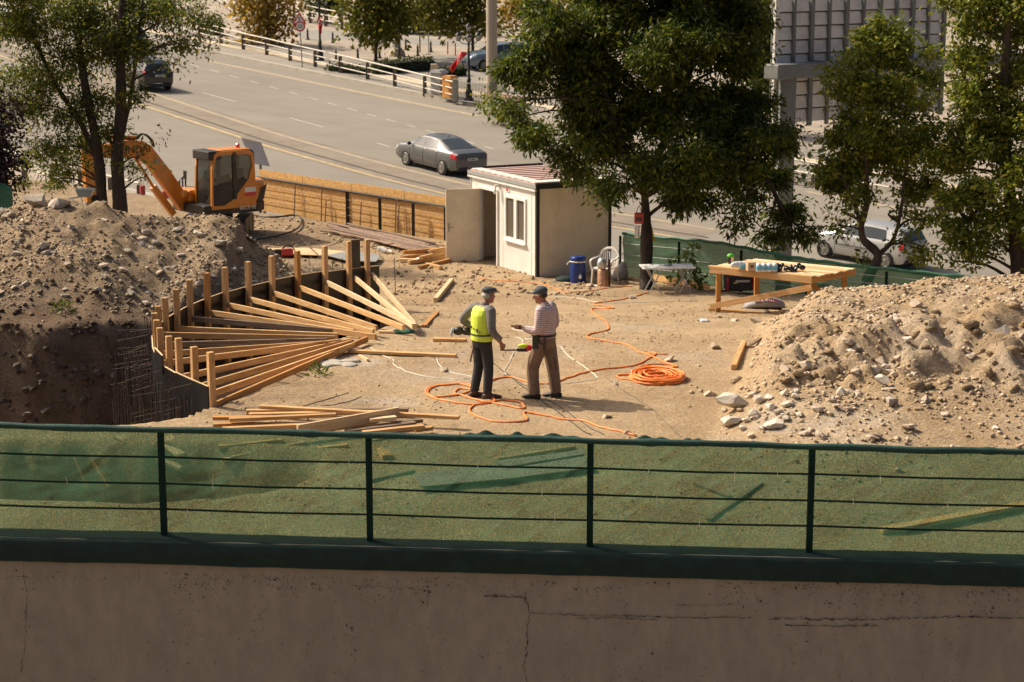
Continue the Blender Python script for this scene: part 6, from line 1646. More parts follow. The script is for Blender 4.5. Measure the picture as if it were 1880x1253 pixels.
# ---- trees and hedges of the plaza
def ptree(px, py, blobs, leaf, label, h, seed, name="plaza_tree", dens=9, size=.34, dz=.13):
    p = PR(px, py, dz); d = p.y / ray(px, py).y
    bl = [px_blob(x, y, rx, ry, d) for x, y, rx, ry in blobs]
    top = P(px, py - h, d)
    return tree(name, label, "tree", p, [[p, (p + top) / 2, top]], [.13], bl, leaf, size, .6, dens, 12, "bark_brown", seed=seed, droop=.3, spread=.4)
ptree(690, 112, [(650, 20, 26, 24), (690, 10, 44, 36), (735, 20, 30, 30), (660, 55, 24, 22), (690, 60, 36, 26), (715, 45, 30, 24), (690, -30, 60, 30)], "leaf_plaza", "round green tree with a thin trunk on the plaza behind the railing", 50, 41)
ptree(868, 110, [(800, 20, 36, 30), (845, 10, 40, 34), (880, 30, 30, 28), (820, 50, 24, 14), (870, 50, 24, 14), (780, 8, 24, 26), (840, -30, 60, 30)], "leaf_plaza", "green and yellow tree left of the concrete pole", 60, 42)
ptree(492, 82, [(480, 20, 40, 30), (520, 10, 30, 26), (490, 50, 34, 24), (470, 75, 30, 22), (505, 75, 26, 20), (450, 0, 30, 24), (490, -20, 50, 26), (525, 45, 16, 16)], "leaf_gold", "golden yellow tree behind the far railing left of the sign", 60, 43, dens=5.5)
ptree(975, 88, [(940, 15, 30, 22), (975, 5, 40, 26), (1010, 20, 30, 30), (990, 40, 30, 20), (930, 40, 16, 12)], "leaf_gold", "golden tree showing above the left shoulder of the big ash", 40, 44)
ptree(1440, 250, [(1400, 30, 40, 40), (1380, 70, 40, 50), (1420, 60, 30, 50), (1440, 110, 30, 40), (1400, 140, 40, 50), (1350, 0, 40, 40)], "leaf_ash", "dark tree behind the gantry sign and the big ash", 100, 45)
ptree(600, 42, [(590, 10, 26, 16), (610, 0, 22, 16)], "leaf_hedge", "small dark tree behind the flag lantern at the top edge", 24, 46, size=.4)
ptree(770, 62, [(700, 40, 20, 14), (740, 46, 24, 12), (780, 46, 24, 12), (830, 52, 22, 10), (880, 58, 20, 10), (755, 30, 20, 20), (910, 60, 16, 10)], "leaf_hedge", "dark row of shrubs in the shade at the back of the plaza", 14, 47, name="shrub_row", size=.4)
ptree(1545, 335, [(1500, 300, 16, 20), (1480, 330, 12, 10)], "leaf_hedge", "dark bush on the far verge behind the crooked tree", 18, 48, name="verge_bush")
ptree(925, 225, [(905, 190, 20, 16), (920, 205, 20, 12), (940, 215, 16, 10)], "leaf_light", "light green bush at the road edge under the left end of the ash", 14, 49, name="verge_bush", dens=26, size=.22)
def hedge(pix, w, h, label, seed):
    a = PR(*pix[0], .13); c = PR(*pix[1], .13); rt = empty("hedge", a); tag(rt, label, "hedge")
    MB().beam(a + Vector((0, 0, h * .42)), c + Vector((0, 0, h * .42)), w * .75, h * .75).build("hedge_core", MT["hedge_core"], rt, world=True)
    n = int((c - a).length / .3) + 2
    V, F_ = make_leaves([tuple(a.lerp(c, k / (n - 1)) + Vector((0, 0, h * .55))) for k in range(n)], [(.35, w * .6, h * .5)] * n, [12] * n, 9, .16, .6, np.random.RandomState(seed), .1, .12)
    link("foliage", np_mesh("foliage", V, F_, MT["leaf_hedge"], True), rt, True)
hedge([(690, 137), (788, 128)], 1.0, .75, "dark clipped hedge behind the far railing, right part", 1)
hedge([(610, 130), (672, 138)], .9, .4, "low dark hedge behind the far railing, left part", 2)
hedge([(800, 140), (850, 138)], 1.0, .5, "dark low hedge between the cabinets and the plaza lane", 3)
hedge([(375, 60), (402, 66)], 1.0, 1.0, "dark bush behind the far railing under the left tree", 4)
# ---- chevron board and gantry
p = PR(1735, 400, .15); rt = empty("chevron_board", p); tag(rt, "small black and lime chevron board behind the right trees", "sign"); q = PY(1731, 372, p.y)
MB().tube([p, q], .04, 6).build("pole", MT["grey_metal"], rt, world=True); MB().box(q, (.5, .03, .62)).build("board", MT["black_paint"], rt, world=True)
b = MB(); b.prism([(-.25, -.1), (.0, -.1), (.25, .15), (0, .15)], .01, lambda a, z, e: (q.x + a, q.y - .02 - e, q.z + z)); b.prism([(-.25, .16), (.0, .16), (.15, .31), (-.1, .31)], .01, lambda a, z, e: (q.x + a, q.y - .02 - e, q.z + z)); b.build("chevron", MT["vest"], rt, world=True)
gp = P(1437, 470, 62); gb = Vector((gp.x, gp.y, road_z(gp.x, gp.y)))
gan = empty("sign_gantry", gb); tag(gan, "grey overhead road sign gantry seen from behind its panels", "gantry")
gd = Vector((.773, .635, 0)); ZB = 3.05
MB().beam(gb + Vector((0, 0, -.1)), Vector((gb.x, gb.y, ZB - .2)), .5, .5, (0, 1, 0)).build("column", MT["gantry_metal"], gan, world=True, bev=.03)
b0 = Vector((gb.x, gb.y, ZB)) - gd * .75
bmx = MB().beam(b0, b0 + gd * 2.2, .62, .46).build("beam", MT["gantry_metal"], gan, world=True, bev=.04)
MB().beam(b0 + gd * 2.21, b0 + gd * 17, .54, .40).build("beam", MT["gantry_metal"], gan, world=True, bev=.03)
MB().beam(b0 + gd * 2.12, b0 + gd * 2.3, .7, .54).build("flange", MT["gantry_metal"], gan, world=True)
gn = Vector((-gd.y, gd.x, 0)); gn = gn if gn.y > 0 else -gn
po = Vector((gb.x, gb.y, 0)) + gn * .55 - gd * .1
Z0, Z1 = 1.35, 5.25
cols = [0, .82, 1.64, 2.46, 3.28, 4.1, 4.92, 5.74, 6.56, 7.38, 8.2]
for a, c in zip(cols, cols[1:]):
    nrow = 9
    for k in range(nrow):
        z0 = Z0 + (Z1 - Z0) * k / nrow; z1 = Z0 + (Z1 - Z0) * (k + 1) / nrow
        bb = MB(); p0 = po + gd * (a + .012); p1 = po + gd * (c - .012)
        zm = [(z0 + .02, .04), (z0 + .035, -.07), (z1 - .05, -.018), (z1 - .015, .0)]
        vs = []
        for z, e in zm: vs += [Vector((p0.x, p0.y, z)) + gn * e, Vector((p1.x, p1.y, z)) + gn * e]
        bb.add(vs, [(0, 1, 3, 2), (2, 3, 5, 4), (4, 5, 7, 6), (0, 6, 7, 1)])
        bb.build("panel", MT["sign_back"], gan, world=True)
q0_ = po + gn * .09; MB().beam(Vector((q0_.x, q0_.y, (Z0 + Z1) / 2)), Vector((q0_.x, q0_.y, (Z0 + Z1) / 2)) + gd * cols[-1], .03, Z1 - Z0 - .02).build("shadow_line_sheet", MT["gantry_metal"], gan, world=True)  # dark sheet added behind the rows to imitate the shadow lines between them
for k, a in enumerate(cols):
    q = po + gd * a - gn * .10
    MB().beam(Vector((q.x, q.y, Z0 - .1)), Vector((q.x, q.y, Z1)), .10 if k % 2 else .16, .10, tuple(gn)).build("stiffener", MT["gantry_metal" if k else "sign_back"], gan, world=True)

# ================================================================== PEOPLE
def limb(b, pts, rad, n=10): b.tube(smooth([tuple(p) for p in pts], 4), list(np.interp(np.linspace(0, len(pts) - 1, (len(pts) - 1) * 4 + 1), range(len(pts)), rad)), n)
def torso(b, secs, n=16):
    b.rings([[Vector((cx + rx * math.cos(2 * math.pi * k / n) * math.cos(yw) - ry * math.sin(2 * math.pi * k / n) * math.sin(yw), cy + rx * math.cos(2 * math.pi * k / n) * math.sin(yw) + ry * math.sin(2 * math.pi * k / n) * math.cos(yw), z)) for k in range(n)] for cx, cy, z, rx, ry, yw in secs])
def head(b, c, f, tilt=0.0):
    """head at c facing direction f (unit, horizontal)"""
    f = Vector(f).normalized(); l = Vector((-f.y, f.x, 0)); u = Vector((0, 0, 1))
    M = Matrix((f, l, u)).transposed()
    R_ = M @ Matrix.Rotation(tilt, 3, 'Y')
    def at(x, y, z): return Vector(c) + R_ @ Vector((x, y, z))
    b.ell(at(-.012, 0, .03), (.098, .076, .105), 14, 10, R_)           # skull
    b.ell(at(.025, 0, -.055), (.070, .060, .072), 12, 8, R_)           # jaw
    b.ell(at(.072, 0, -.098), (.026, .03, .022), 8, 6, R_)             # chin
    b.tube([at(.085, 0, .032), at(.118, 0, -.022), at(.092, 0, -.034)], [.011, .018, .012], 7)   # nose
    b.ell(at(.088, 0, .042), (.016, .052, .012), 8, 6, R_)             # brow
    b.ell(at(.088, 0, -.064), (.014, .026, .010), 8, 5, R_)            # lips
    for s in (1, -1):
        b.ell(at(-.012, s * .080, -.008), (.022, .012, .034), 8, 6, R_)
        b.ell(at(.055, s * .045, -.02), (.03, .022, .024), 8, 6, R_)
    return at, R_
def hand(b, w, d, palmn, curl=.5, thumb=1, size=.19, spread=.25):
    """hand at wrist w pointing along d, palm normal palmn"""
    w = Vector(w); d = Vector(d).normalized(); n = Vector(palmn); n = (n - d * n.dot(d)).normalized(); s = d.cross(n) * thumb
    pl = size * .5
    b.tube([w, w + d * pl * .5, w + d * pl], [(.022, .026), (.018, .042), (.015, .042)], 10)
    for k in range(3): b.ell(w + d * pl * (.45 + .2 * k), (.034, .034, .017), 8, 5, Matrix((d, s, n)).transposed())
    for k, (o, L_) in enumerate(((.031, .072), (.011, .082), (-.010, .076), (-.031, .060))):
        p0 = w + d * (pl * .9) + s * o; dv = (d + s * o * spread * 8).normalized(); q = [p0]; a = 0
        for j, fr in enumerate((.45, .3, .25)):
            a += curl * (.6 if j == 0 else .8); q.append(q[-1] + (dv * math.cos(a) + n * math.sin(a)) * L_ * fr)
        b.tube(q, [.0105, .010, .0095, .008], 7)
    p0 = w + d * pl * .32 + s * .03
    b.tube([p0, p0 + (d * .55 + s * .8 + n * .15) * .042, p0 + (d * .9 + s * .65 + n * .3 * (1 + curl)) * .074], [.014, .012, .009], 7)
def shoe(b, heel, d, L_=.28):
    d = Vector((d[0], d[1], 0)).normalized(); s = Vector((-d.y, d.x, 0)); M = Matrix((d, s, Vector((0, 0, 1)))).transposed()
    h = Vector(heel)
    sec = [(-.05, .030, .075), (.0, .040, .095), (.08, .044, .085), (.16, .048, .065), (.22, .040, .050), (.255, .02, .032)]
    n = 12; rg = []
    for x, w, t in sec:
        q = []
        for k in range(n):
            a = 2 * math.pi * k / n; y = w * math.cos(a); z = t / 2 + t / 2 * math.sin(a)
            q.append(h + M @ Vector((x * L_ / .28, y, max(z, .004))))
        rg.append(q)
    b.rings(rg)
# ---------- left man: grey shirt, hi-vis vest, seen from behind his right side. local axes: x right, y away, z up
m1g = G(887, 731)
M1F = Vector((.80, .60, 0)).normalized()          # facing
M1R = Vector((M1F.y, -M1F.x, 0))                  # his right (towards the camera)
def m1(f, r, z): return M1F * f + M1R * r + Vector((0, 0, z))
yw1 = math.atan2(M1F.y, M1F.x)
def tsec(pf, z, rx, ry, yw, fn, r=0): p = fn(pf, r, z); return (p.x, p.y, z, rx, ry, yw)
secs = [(-.02, .86, .125, .165), (-.02, .95, .13, .175), (-.02, 1.05, .13, .17), (-.01, 1.18, .135, .185), (-.01, 1.30, .13, .20), (.0, 1.38, .115, .195), (.02, 1.43, .075, .12), (.04, 1.46, .05, .06)]
b = MB()
torso(b, [tsec(f, z, a * .9, c * .9, yw1, m1) for f, z, a, c in secs])
hc = m1(.115, 0, 1.575)
limb(b, [m1(.04, 0, 1.40), m1(.06, 0, 1.47), m1(.10, 0, 1.54)], [.062, .056, .056])
hat1, hR1 = head(b, hc, (M1F + M1R * -.1).normalized(), .10)
shR, elR, wrR = m1(.0, .205, 1.375), m1(-.02, .265, 1.09), m1(.16, .255, .87)
limb(b, [m1(0, .12, 1.36), shR, elR, wrR], [.055, .055, .042, .028])
hand(b, wrR, m1(.35, 0, -.95), -M1R, .95, 1, .19)
shL, elL, wrL = m1(0, -.205, 1.375), m1(-.12, -.35, 1.19), m1(.02, -.36, 1.03)
limb(b, [m1(0, -.12, 1.36), shL, elL, wrL], [.055, .055, .042, .028])
hand(b, wrL, m1(.1, -.2, -1), M1R, .9, -1, .19)
hipR, knR, anR = m1(-.02, .09, .90), m1(.03, .10, .49), m1(.01, .11, .09)
hipL, knL, anL = m1(-.02, -.09, .90), m1(-.01, -.10, .49), m1(-.10, -.10, .09)
limb(b, [hipR, knR, anR], [.085, .055, .04]); limb(b, [hipL, knL, anL], [.085, .055, .04])
limb(b, [anR, anR + Vector((0, 0, -.05))], [.04, .04]); limb(b, [anL, anL + Vector((0, 0, -.05))], [.04, .04])
person1 = remeshed(b, "person", MT["skin"], None, .009, 3); person1.location = m1g
tag(person1, "man in a lime safety vest, grey shirt, dark trousers and flat cap, seen from behind", "person")
def cl(b, name, mat, parent, vox=.011, it=4): return remeshed(b, name, MT[mat], parent, vox, it)
b = MB(); torso(b, [tsec(f, z, a + .004, c + .004, yw1, m1) for f, z, a, c in secs[1:7]]); limb(b, [m1(0, .10, 1.36), shR, elR, wrR - m1(.02, 0, -.06) * 1.0], [.075, .082, .066, .047]); limb(b, [m1(0, -.10, 1.36), shL, elL, wrL + m1(0, 0, .04)], [.075, .082, .066, .047])
limb(b, [m1(.03, 0, 1.42), m1(.055, 0, 1.47)], [.08, .068])
cl(b, "shirt", "shirt_grey", person1)
vsec = [(-.02, .90, .155, .195), (-.02, .96, .158, .20), (-.025, 1.02, .150, .19), (-.02, 1.18, .155, .196), (-.02, 1.30, .148, .198), (-.005, 1.385, .125, .185), (.01, 1.425, .09, .15)]
b = MB(); torso(b, [tsec(f, z, a, c, yw1, m1) for f, z, a, c in vsec]); vest = cl(b, "vest", "vest", person1)
# dark print on the back of the vest: three worn marks and a band
b = MB()
for k in range(5):
    z = 1.13 - .018 * k; r_ = -.14 + .072 * k
    q = m1(-.175 + .05 * abs(r_) , r_, z); b.box(q, (.012, .02 + .014 * (k % 2), .05 - .012 * (k % 3)), Matrix((M1F, M1R, Vector((0, 0, 1)))).transposed())
b.build("vest_print", MT["vest_print"], vest, True)
b = MB(); torso(b, [tsec(-.022, z, .158, .199, yw1, m1) for z in (.985, 1.012)], 28)
b.build("vest_band", MT["vest_print"], vest, True)
b = MB(); torso(b, [tsec(f, z, a, c, yw1, m1) for f, z, a, c in ((-.02, .80, .13, .17), (-.02, .9, .142, .182), (-.02, .97, .138, .178))]); limb(b, [hipR + m1(0, 0, -.02), knR, anR + m1(-.01, 0, .0)], [.108, .082, .070]); limb(b, [hipL + m1(0, 0, -.02), knL, anL], [.108, .082, .070])
cl(b, "trousers", "trousers_dark", person1)
b = MB(); shoe(b, m1(-.03, .11, .0), M1F + M1R * .3); b.build("shoe", MT["leather_brown"], person1, 'all'); b = MB(); shoe(b, m1(-.14, -.10, .0), M1F); b.build("shoe", MT["leather_brown"], person1, 'all')
b = MB(); b.ell(hat1(-.015, 0, .085), (.120, .098, .055), 16, 8, hR1); b.ell(hat1(.03, 0, .095), (.10, .09, .04), 14, 7, hR1); b.ell(hat1(.105, 0, .068), (.055, .075, .014), 12, 6, hR1); remeshed(b, "cap", MT["cap_blue"], person1, .009, 2)
b = MB(); b.ell(hat1(-.06, 0, .005), (.062, .080, .055), 12, 8, hR1); b.build("hair", MT["hair_grey"], person1, 'all')
# things he holds
p = m1g + m1(-.10, -.40, .99)
gr = empty("power_tool", p); tag(gr, "grey and black hand tool held behind the back of the man in the vest", "tool")
b = MB(); b.ell((-.06, 0, 0), (.085, .075, .07), 12, 8); b.ell((.07, .0, -.01), (.09, .06, .06), 12, 8); b.build("motor_body", MT["machine_black"], gr, True)
b = MB(); b.lathe([(.08, 0), (.075, .035), (.03, .05)], (-.14, 0, -.02), 14, Matrix.Rotation(-1.3, 3, 'Y')); b.build("guard", MT["steel_light"], gr, True)
b = MB(); b.tube([(0, 0, .06), (.09, .04, .14)], .02, 8); b.build("grip", MT["grey_metal"], gr, True)
b = MB(); b.tube([m1g + m1(-.20, .06, .90), m1g + m1(-.26, .03, .60)], .012, 7); tag(b.build("hammer_handle", MT["leather_brown"], None, True), "brown tool handle hanging from the belt of the man in the vest", "tool")
hh = m1g + wrR + m1(.35, 0, -.95).normalized() * .12
st = empty("marking_stick", hh); tag(st, "red brown stick with a yellow and red end held between the two men", "stick")
e = PY(968, 643, hh.y + .05) - hh; s0 = -e * .12
b = MB(); b.tube([s0, e], .012, 8); b.build("shaft", MT["leather_brown"], st)
b = MB(); b.box(e * .80, (.16, .04, .045), Matrix.Rotation(0, 3, 'Z')); b.build("clamp", MT["black_paint"], st)
b = MB(); b.ell(e * .82 + Vector((0, 0, .065)), (.085, .04, .035)); b.build("yellow_head", MT["vest"], st, True)
b = MB(); b.ell(e * 1.0 + Vector((.02, 0, .035)), (.06, .045, .05)); b.build("red_tip", MT["flag_red"], st, True)
# ---------- right man: striped shirt, brown trousers, cap, gesturing with his left hand
m2g = G(998, 732)
M2F = Vector((-.92, .40, 0)).normalized(); M2L = Vector((-M2F.y, M2F.x, 0))        # his left is towards the camera
if M2L.y > 0: M2L = -M2L
def m2(f, l, z): return M2F * f + M2L * l + Vector((0, 0, z))
yw2 = math.atan2(M2F.y, M2F.x)
secs = [(-.03, .86, .135, .17), (-.025, .95, .148, .178), (-.02, 1.05, .15, .18), (-.02, 1.18, .148, .19), (-.02, 1.30, .145, .205), (-.03, 1.39, .12, .195), (-.02, 1.44, .08, .13), (.0, 1.48, .05, .06)]
b = MB(); torso(b, [tsec(f, z, a * .9, c * .9, yw2, m2) for f, z, a, c in secs])
hc = m2(.06, 0, 1.585)
limb(b, [m2(-.02, 0, 1.40), m2(.01, 0, 1.48), m2(.05, 0, 1.55)], [.064, .058, .058]); hat2, hR2 = head(b, hc, M2F, .16)
shL, elL, wrL = m2(-.03, .215, 1.385), m2(-.01, .28, 1.10), m2(.26, .27, 1.125)
limb(b, [m2(-.02, .12, 1.37), shL, elL, wrL], [.058, .058, .044, .03]); hand(b, wrL, m2(1, .1, .05), Vector((0, 0, 1)), .22, -1, .2, .4)
shR, elR, wrR2 = m2(-.03, -.215, 1.385), m2(-.06, -.28, 1.10), m2(.14, -.22, .98)
limb(b, [m2(-.02, -.12, 1.37), shR, elR, wrR2], [.058, .058, .044, .03]); hand(b, wrR2, m2(.7, .3, -.7), M2L, .6, 1)
hL, kL, aL = m2(-.02, .095, .90), m2(.13, .11, .49), m2(.10, .11, .09)
hR_, kR, aR = m2(-.03, -.095, .90), m2(-.10, -.11, .49), m2(-.16, -.11, .09)
limb(b, [hL, kL, aL, aL + Vector((0, 0, -.05))], [.09, .058, .042, .04]); limb(b, [hR_, kR, aR, aR + Vector((0, 0, -.05))], [.09, .058, .042, .04])
person2 = remeshed(b, "person", MT["skin"], None, .009, 3); person2.location = m2g
tag(person2, "man in a striped shirt, brown trousers and dark cap gesturing with one open hand", "person")
b = MB(); torso(b, [tsec(f, z, a + .012, c + .012, yw2, m2) for f, z, a, c in secs[1:7]]); limb(b, [m2(-.02, .10, 1.37), shL, elL, wrL - m2(.04, 0, 0)], [.08, .088, .074, .05]); limb(b, [m2(-.02, -.10, 1.37), shR, elR, wrR2], [.08, .088, .072, .05]); limb(b, [m2(-.015, 0, 1.43), m2(.005, 0, 1.485)], [.085, .07])
cl(b, "shirt", "shirt_striped", person2)
b = MB(); torso(b, [tsec(f, z, a, c, yw2, m2) for f, z, a, c in ((-.03, .80, .135, .175), (-.025, .9, .152, .186), (-.025, .99, .156, .186))]); limb(b, [hL + m2(0, 0, -.02), kL, aL + m2(0, 0, -.02)], [.125, .102, .088]); limb(b, [hR_ + m2(0, 0, -.02), kR, aR + m2(0, 0, -.02)], [.125, .102, .088]); cl(b, "trousers", "trousers_brown", person2)
b = MB(); torso(b, [tsec(-.025, z, .166, .196, yw2, m2) for z in (.975, 1.01)], 24); b.build("belt", MT["leather_dark"], person2, True)
b = MB(); shoe(b, m2(.06, .11, 0), M2F); b.build("shoe", MT["leather_dark"], person2, 'all'); b = MB(); shoe(b, m2(-.20, -.11, 0), M2F); b.build("shoe", MT["leather_dark"], person2, 'all')
b = MB(); b.ell(hat2(-.02, 0, .075), (.112, .094, .075), 16, 8, hR2); b.ell(hat2(.115, 0, .055), (.075, .07, .013), 12, 6, hR2); remeshed(b, "cap", MT["cap_blue"], person2, .009, 2)
b = MB(); b.ell(hat2(-.055, 0, .0), (.06, .079, .05), 12, 8, hR2); b.build("hair", MT["hair_dark"], person2, 'all')
b = MB(); b.tube([hat2(-.01, .084, .02), hat2(.09, .07, .025), hat2(.108, .03, .02)], .005, 6); b.build("glasses", MT["glass_lamp"], person2)
b = MB(); torso(b, [(wrL.x + .025 * M2F.x, wrL.y + .025 * M2F.y, wrL.z - .037, .001, .001, 0)] * 2) if False else b.tube([wrL + m2(.002, 0, 0), wrL + m2(.03, 0, .002)], .036, 12); b.build("wristwatch", MT["black_paint"], person2)
b = MB(); b.box(m2(.05, .17, .90), (.10, .12, .21), Matrix.Rotation(yw2, 3, 'Z')); b.box(m2(.05, .175, 1.01), (.11, .13, .03), Matrix.Rotation(yw2, 3, 'Z')); b.build("belt_pouch", MT["pouch_green"], person2, bev=.02)
b = MB(); b.beam(m2(-.09, .19, .98), m2(-.10, .20, .76), .035, .02); b.tube([m2(-.10, .20, .76), m2(-.13, .20, .73), m2(-.11, .20, .70)], .012, 6); b.build("tool_strap", MT["leather_brown"], person2)
b = MB(); b.tube([m2(-.19, .05, .66), m2(-.24, .07, .46)], .013, 6); b.build("hammer_handle", MT["leather_brown"], person2)

# ================================================================== WOODEN TABLE AND WHAT IS ON IT
TZ = .36                                   # height of the top surface
c00 = PZ(1302, 489, TZ); c10 = PZ(1490, 508, TZ); c11 = PZ(1572, 493, TZ); c01 = c00 + (c11 - c10)
tx = (c10 - c00); ty = (c11 - c10); tl, tw = tx.length, ty.length; ux = tx.normalized(); uy = ty.normalized()
tbl = empty("work_table", Vector((c00.x, c00.y, hz(c00.x, c00.y)))); tag(tbl, "rough wooden work table with a diagonal brace near the green fence", "table")
nb = 9
for k in range(nb):
    a = c00 + ty * ((k + .5) / nb); o_ = rnd.uniform(-.06, .03)
    timber("board", a + ux * o_ + Vector((0, 0, -.0125)), a + tx + ux * rnd.uniform(-.02, .08) + Vector((0, 0, -.0125)), tw / nb - .008, .025, MT["timber_pale" if k % 3 else "timber"], tbl)
timber("apron", c00 + Vector((0, 0, -.085)) + uy * .02, c10 + Vector((0, 0, -.085)) + uy * .02, .04, .115, MT["timber"], tbl)
timber("apron", c10 + Vector((0, 0, -.085)) - ux * .02 + uy * .05, c11 + Vector((0, 0, -.085)) - ux * .02 - uy * .02, .04, .115, MT["timber_orange"], tbl)
timber("apron", c01 + Vector((0, 0, -.085)) - uy * .02, c11 + Vector((0, 0, -.085)) - uy * .02, .04, .115, MT["timber"], tbl)
for a, dx, dy in ((c00, .16, .09), (c10, -.09, .09), (c01, .12, -.09), (c11, -.2, -.09)):
    q = a + ux * dx + uy * dy; timber("leg", Vector((q.x, q.y, hz(q.x, q.y) - .08)), Vector((q.x, q.y, TZ - .028)), .10, .10, MT["timber_orange"], tbl, 0, (0, 1, 0))
q0 = c00 + ux * .05 + uy * .0; timber("brace", Vector((q0.x, q0.y, hz(q0.x, q0.y) + .12)), c10 + Vector((0, 0, -.22)) + uy * .015, .03, .12, MT["timber"], tbl)
timber("brace", c01 + ux * .5 + Vector((0, 0, -.15)) - uy * .04, Vector((c11.x - .3, c11.y - .05, hz(c11.x, c11.y) + .3)), .03, .10, MT["timber_orange"], tbl)
g0 = G(1302, 571); timber("foot_plank", g0 + Vector((0, 0, .04)), g0 + ux * 1.3 + Vector((0, .1, .05)), .10, .05, MT["timber_orange"], tbl)
def ont(px, py, dz=0): return PZ(px, py, TZ + dz)
p = ont(1356, 494); wp = empty("water_pack", p); tag(wp, "crumpled clear bag with blue label at the left on the wooden table", "bag")
b = MB(); r = random.Random(2)
for k in range(7): b.ell((r.uniform(-.12, .12), r.uniform(-.06, .06), r.uniform(.05, .13)), (r.uniform(.06, .1), .06, r.uniform(.05, .09)), 9, 6)
remeshed(b, "bag", MT["bag_clear"], wp, .02, 2)
b = MB(); b.prism([(.02, .02), (.16, .04), (.16, .15), (.02, .08)], .01, lambda a, z, e: (a, -.125 - e, z)); b.build("label_print", MT["label_blue"], wp)
p = ont(1378, 497); bx = empty("carton_box", p, .15); tag(bx, "small brown cardboard box on the wooden table between the two packs", "box")
MB().box((0, 0, .09), (.17, .22, .18)).build("carton", MT["carton"], bx, bev=.004); MB().box((0, 0, .182), (.04, .225, .004)).build("tape", MT["timber_pale"], bx); MB().box((.0, -.113, .1), (.06, .004, .06)).build("print", MT["leather_brown"], bx)
p = ont(1407, 499); wp = empty("bottle_pack", p); tag(wp, "shrink-wrapped pack with blue labels in the middle of the wooden table", "pack")
b = MB()
for k in range(4):
    for j in range(2): b.lathe([(.001, 0), (.055, .005), (.057, .13), (.045, .17), (.001, .18)], (-.165 + .11 * k, -.06 + .11 * j, 0), 10)
remeshed(b, "bottles", MT["bag_clear"], wp, .014, 2)
for k in range(4): MB().lathe([(.059, .05), (.060, .055), (.060, .12), (.059, .125)], (-.165 + .11 * k, -.064, .0), 10, None, False).build("label_band", MT["label_blue"], wp)
p = ont(1440, 498); bg_ = empty("black_bag", p); tag(bg_, "shiny crumpled black plastic bag lying on the wooden table", "bag")
b = MB(); r = random.Random(6)
for k in range(26):
    t = k / 25; b.ell((-.30 + .62 * t + r.uniform(-.03, .03), r.uniform(-.10, .10) - .1 * t, r.uniform(.03, .12)), (r.uniform(.03, .08), r.uniform(.03, .07), r.uniform(.025, .06)), 7, 5, Matrix.Rotation(r.uniform(0, 3), 3, 'Y'))
o = remeshed(b, "crumpled_bag", MT["black_bag"], bg_, .014, 0)
p = ont(1341, 485); hm = empty("green_mask", p); tag(hm, "green and black face mask at the back left corner of the wooden table", "mask")
b = MB(); b.ell((0, 0, .10), (.075, .07, .11), 12, 8); b.build("shell", MT["machine_black"], hm, True); b = MB(); b.ell((0, 0, .17), (.08, .075, .05), 12, 8); b.build("headband", MT["helmet_green"], hm, True); MB().box((.03, -.07, .10), (.05, .02, .10)).build("visor", MT["timber_pale"], hm)
# under the table
p = G(1355, 540); gn_ = empty("generator", p, .12); tag(gn_, "black generator with red corners under the wooden table", "generator")
MB().box((0, 0, .27), (.62, .42, .34)).build("housing", MT["machine_black"], gn_, bev=.03)
b = MB()
for sx in (-.36, .36):
    b.tube([(sx, -.26, .02), (sx, -.26, .5), (sx, .26, .5), (sx, .26, .02)], .018, 6)
for sy in (-.26, .26): b.tube([(-.36, sy, .04), (.36, sy, .04)], .018, 6); b.tube([(-.36, sy, .5), (.36, sy, .5)], .018, 6)
b.build("tube_frame", MT["black_steel"], gn_)
for sx in (-.33, .33): MB().box((sx, -.23, .27), (.08, .06, .3)).build("red_corner", MT["lamp_red"], gn_, bev=.01)
MB().box((.05, -.225, .34), (.34, .012, .05)).build("stripe", MT["steel_light"], gn_)
MB().box((-.12, -.225, .30), (.10, .012, .03)).build("badge", MT["yellow_cloth"], gn_)
b = MB(); b.tube(smooth([(-.2, -.1, .5), (-.1, -.1, .66), (.1, -.1, .66), (.22, -.1, .5)], 4), .012, 6); b.build("handle", MT["grey_metal"], gn_, True)
p = G(1404, 568); sk = empty("plaster_sack", p); tag(sk, "full grey sack with red print lying under the wooden table", "sack")
b = MB()
n = 24
b.rings([[Vector((.43 * x, w * .26 * math.cos(2 * math.pi * k / n), .13 * w ** .7 + .115 * w ** .8 * math.sin(2 * math.pi * k / n) * (1 if math.sin(2 * math.pi * k / n) > 0 else .9))) for k in range(n)] for x, w in ((-1, .25), (-.94, .5), (-.8, .8), (-.5, .97), (0, 1.02), (.5, .95), (.8, .78), (.94, .48), (1, .25))])
b.build("sack_body", MT["sack"], sk, 'all')
lettering("sack_lettering", "EDR PLASTER", .085, face_mat((0, -.215, .215), (1, 0, 0), (0, .55, 1)), MT["red_print"], sk, .012)
tag(timber("sack_board", p + Vector((-.5, -.05, .01)), p + Vector((.35, -.12, .01)), .18, .03, MT["timber_old"]), "dark board under the grey sack", "board")

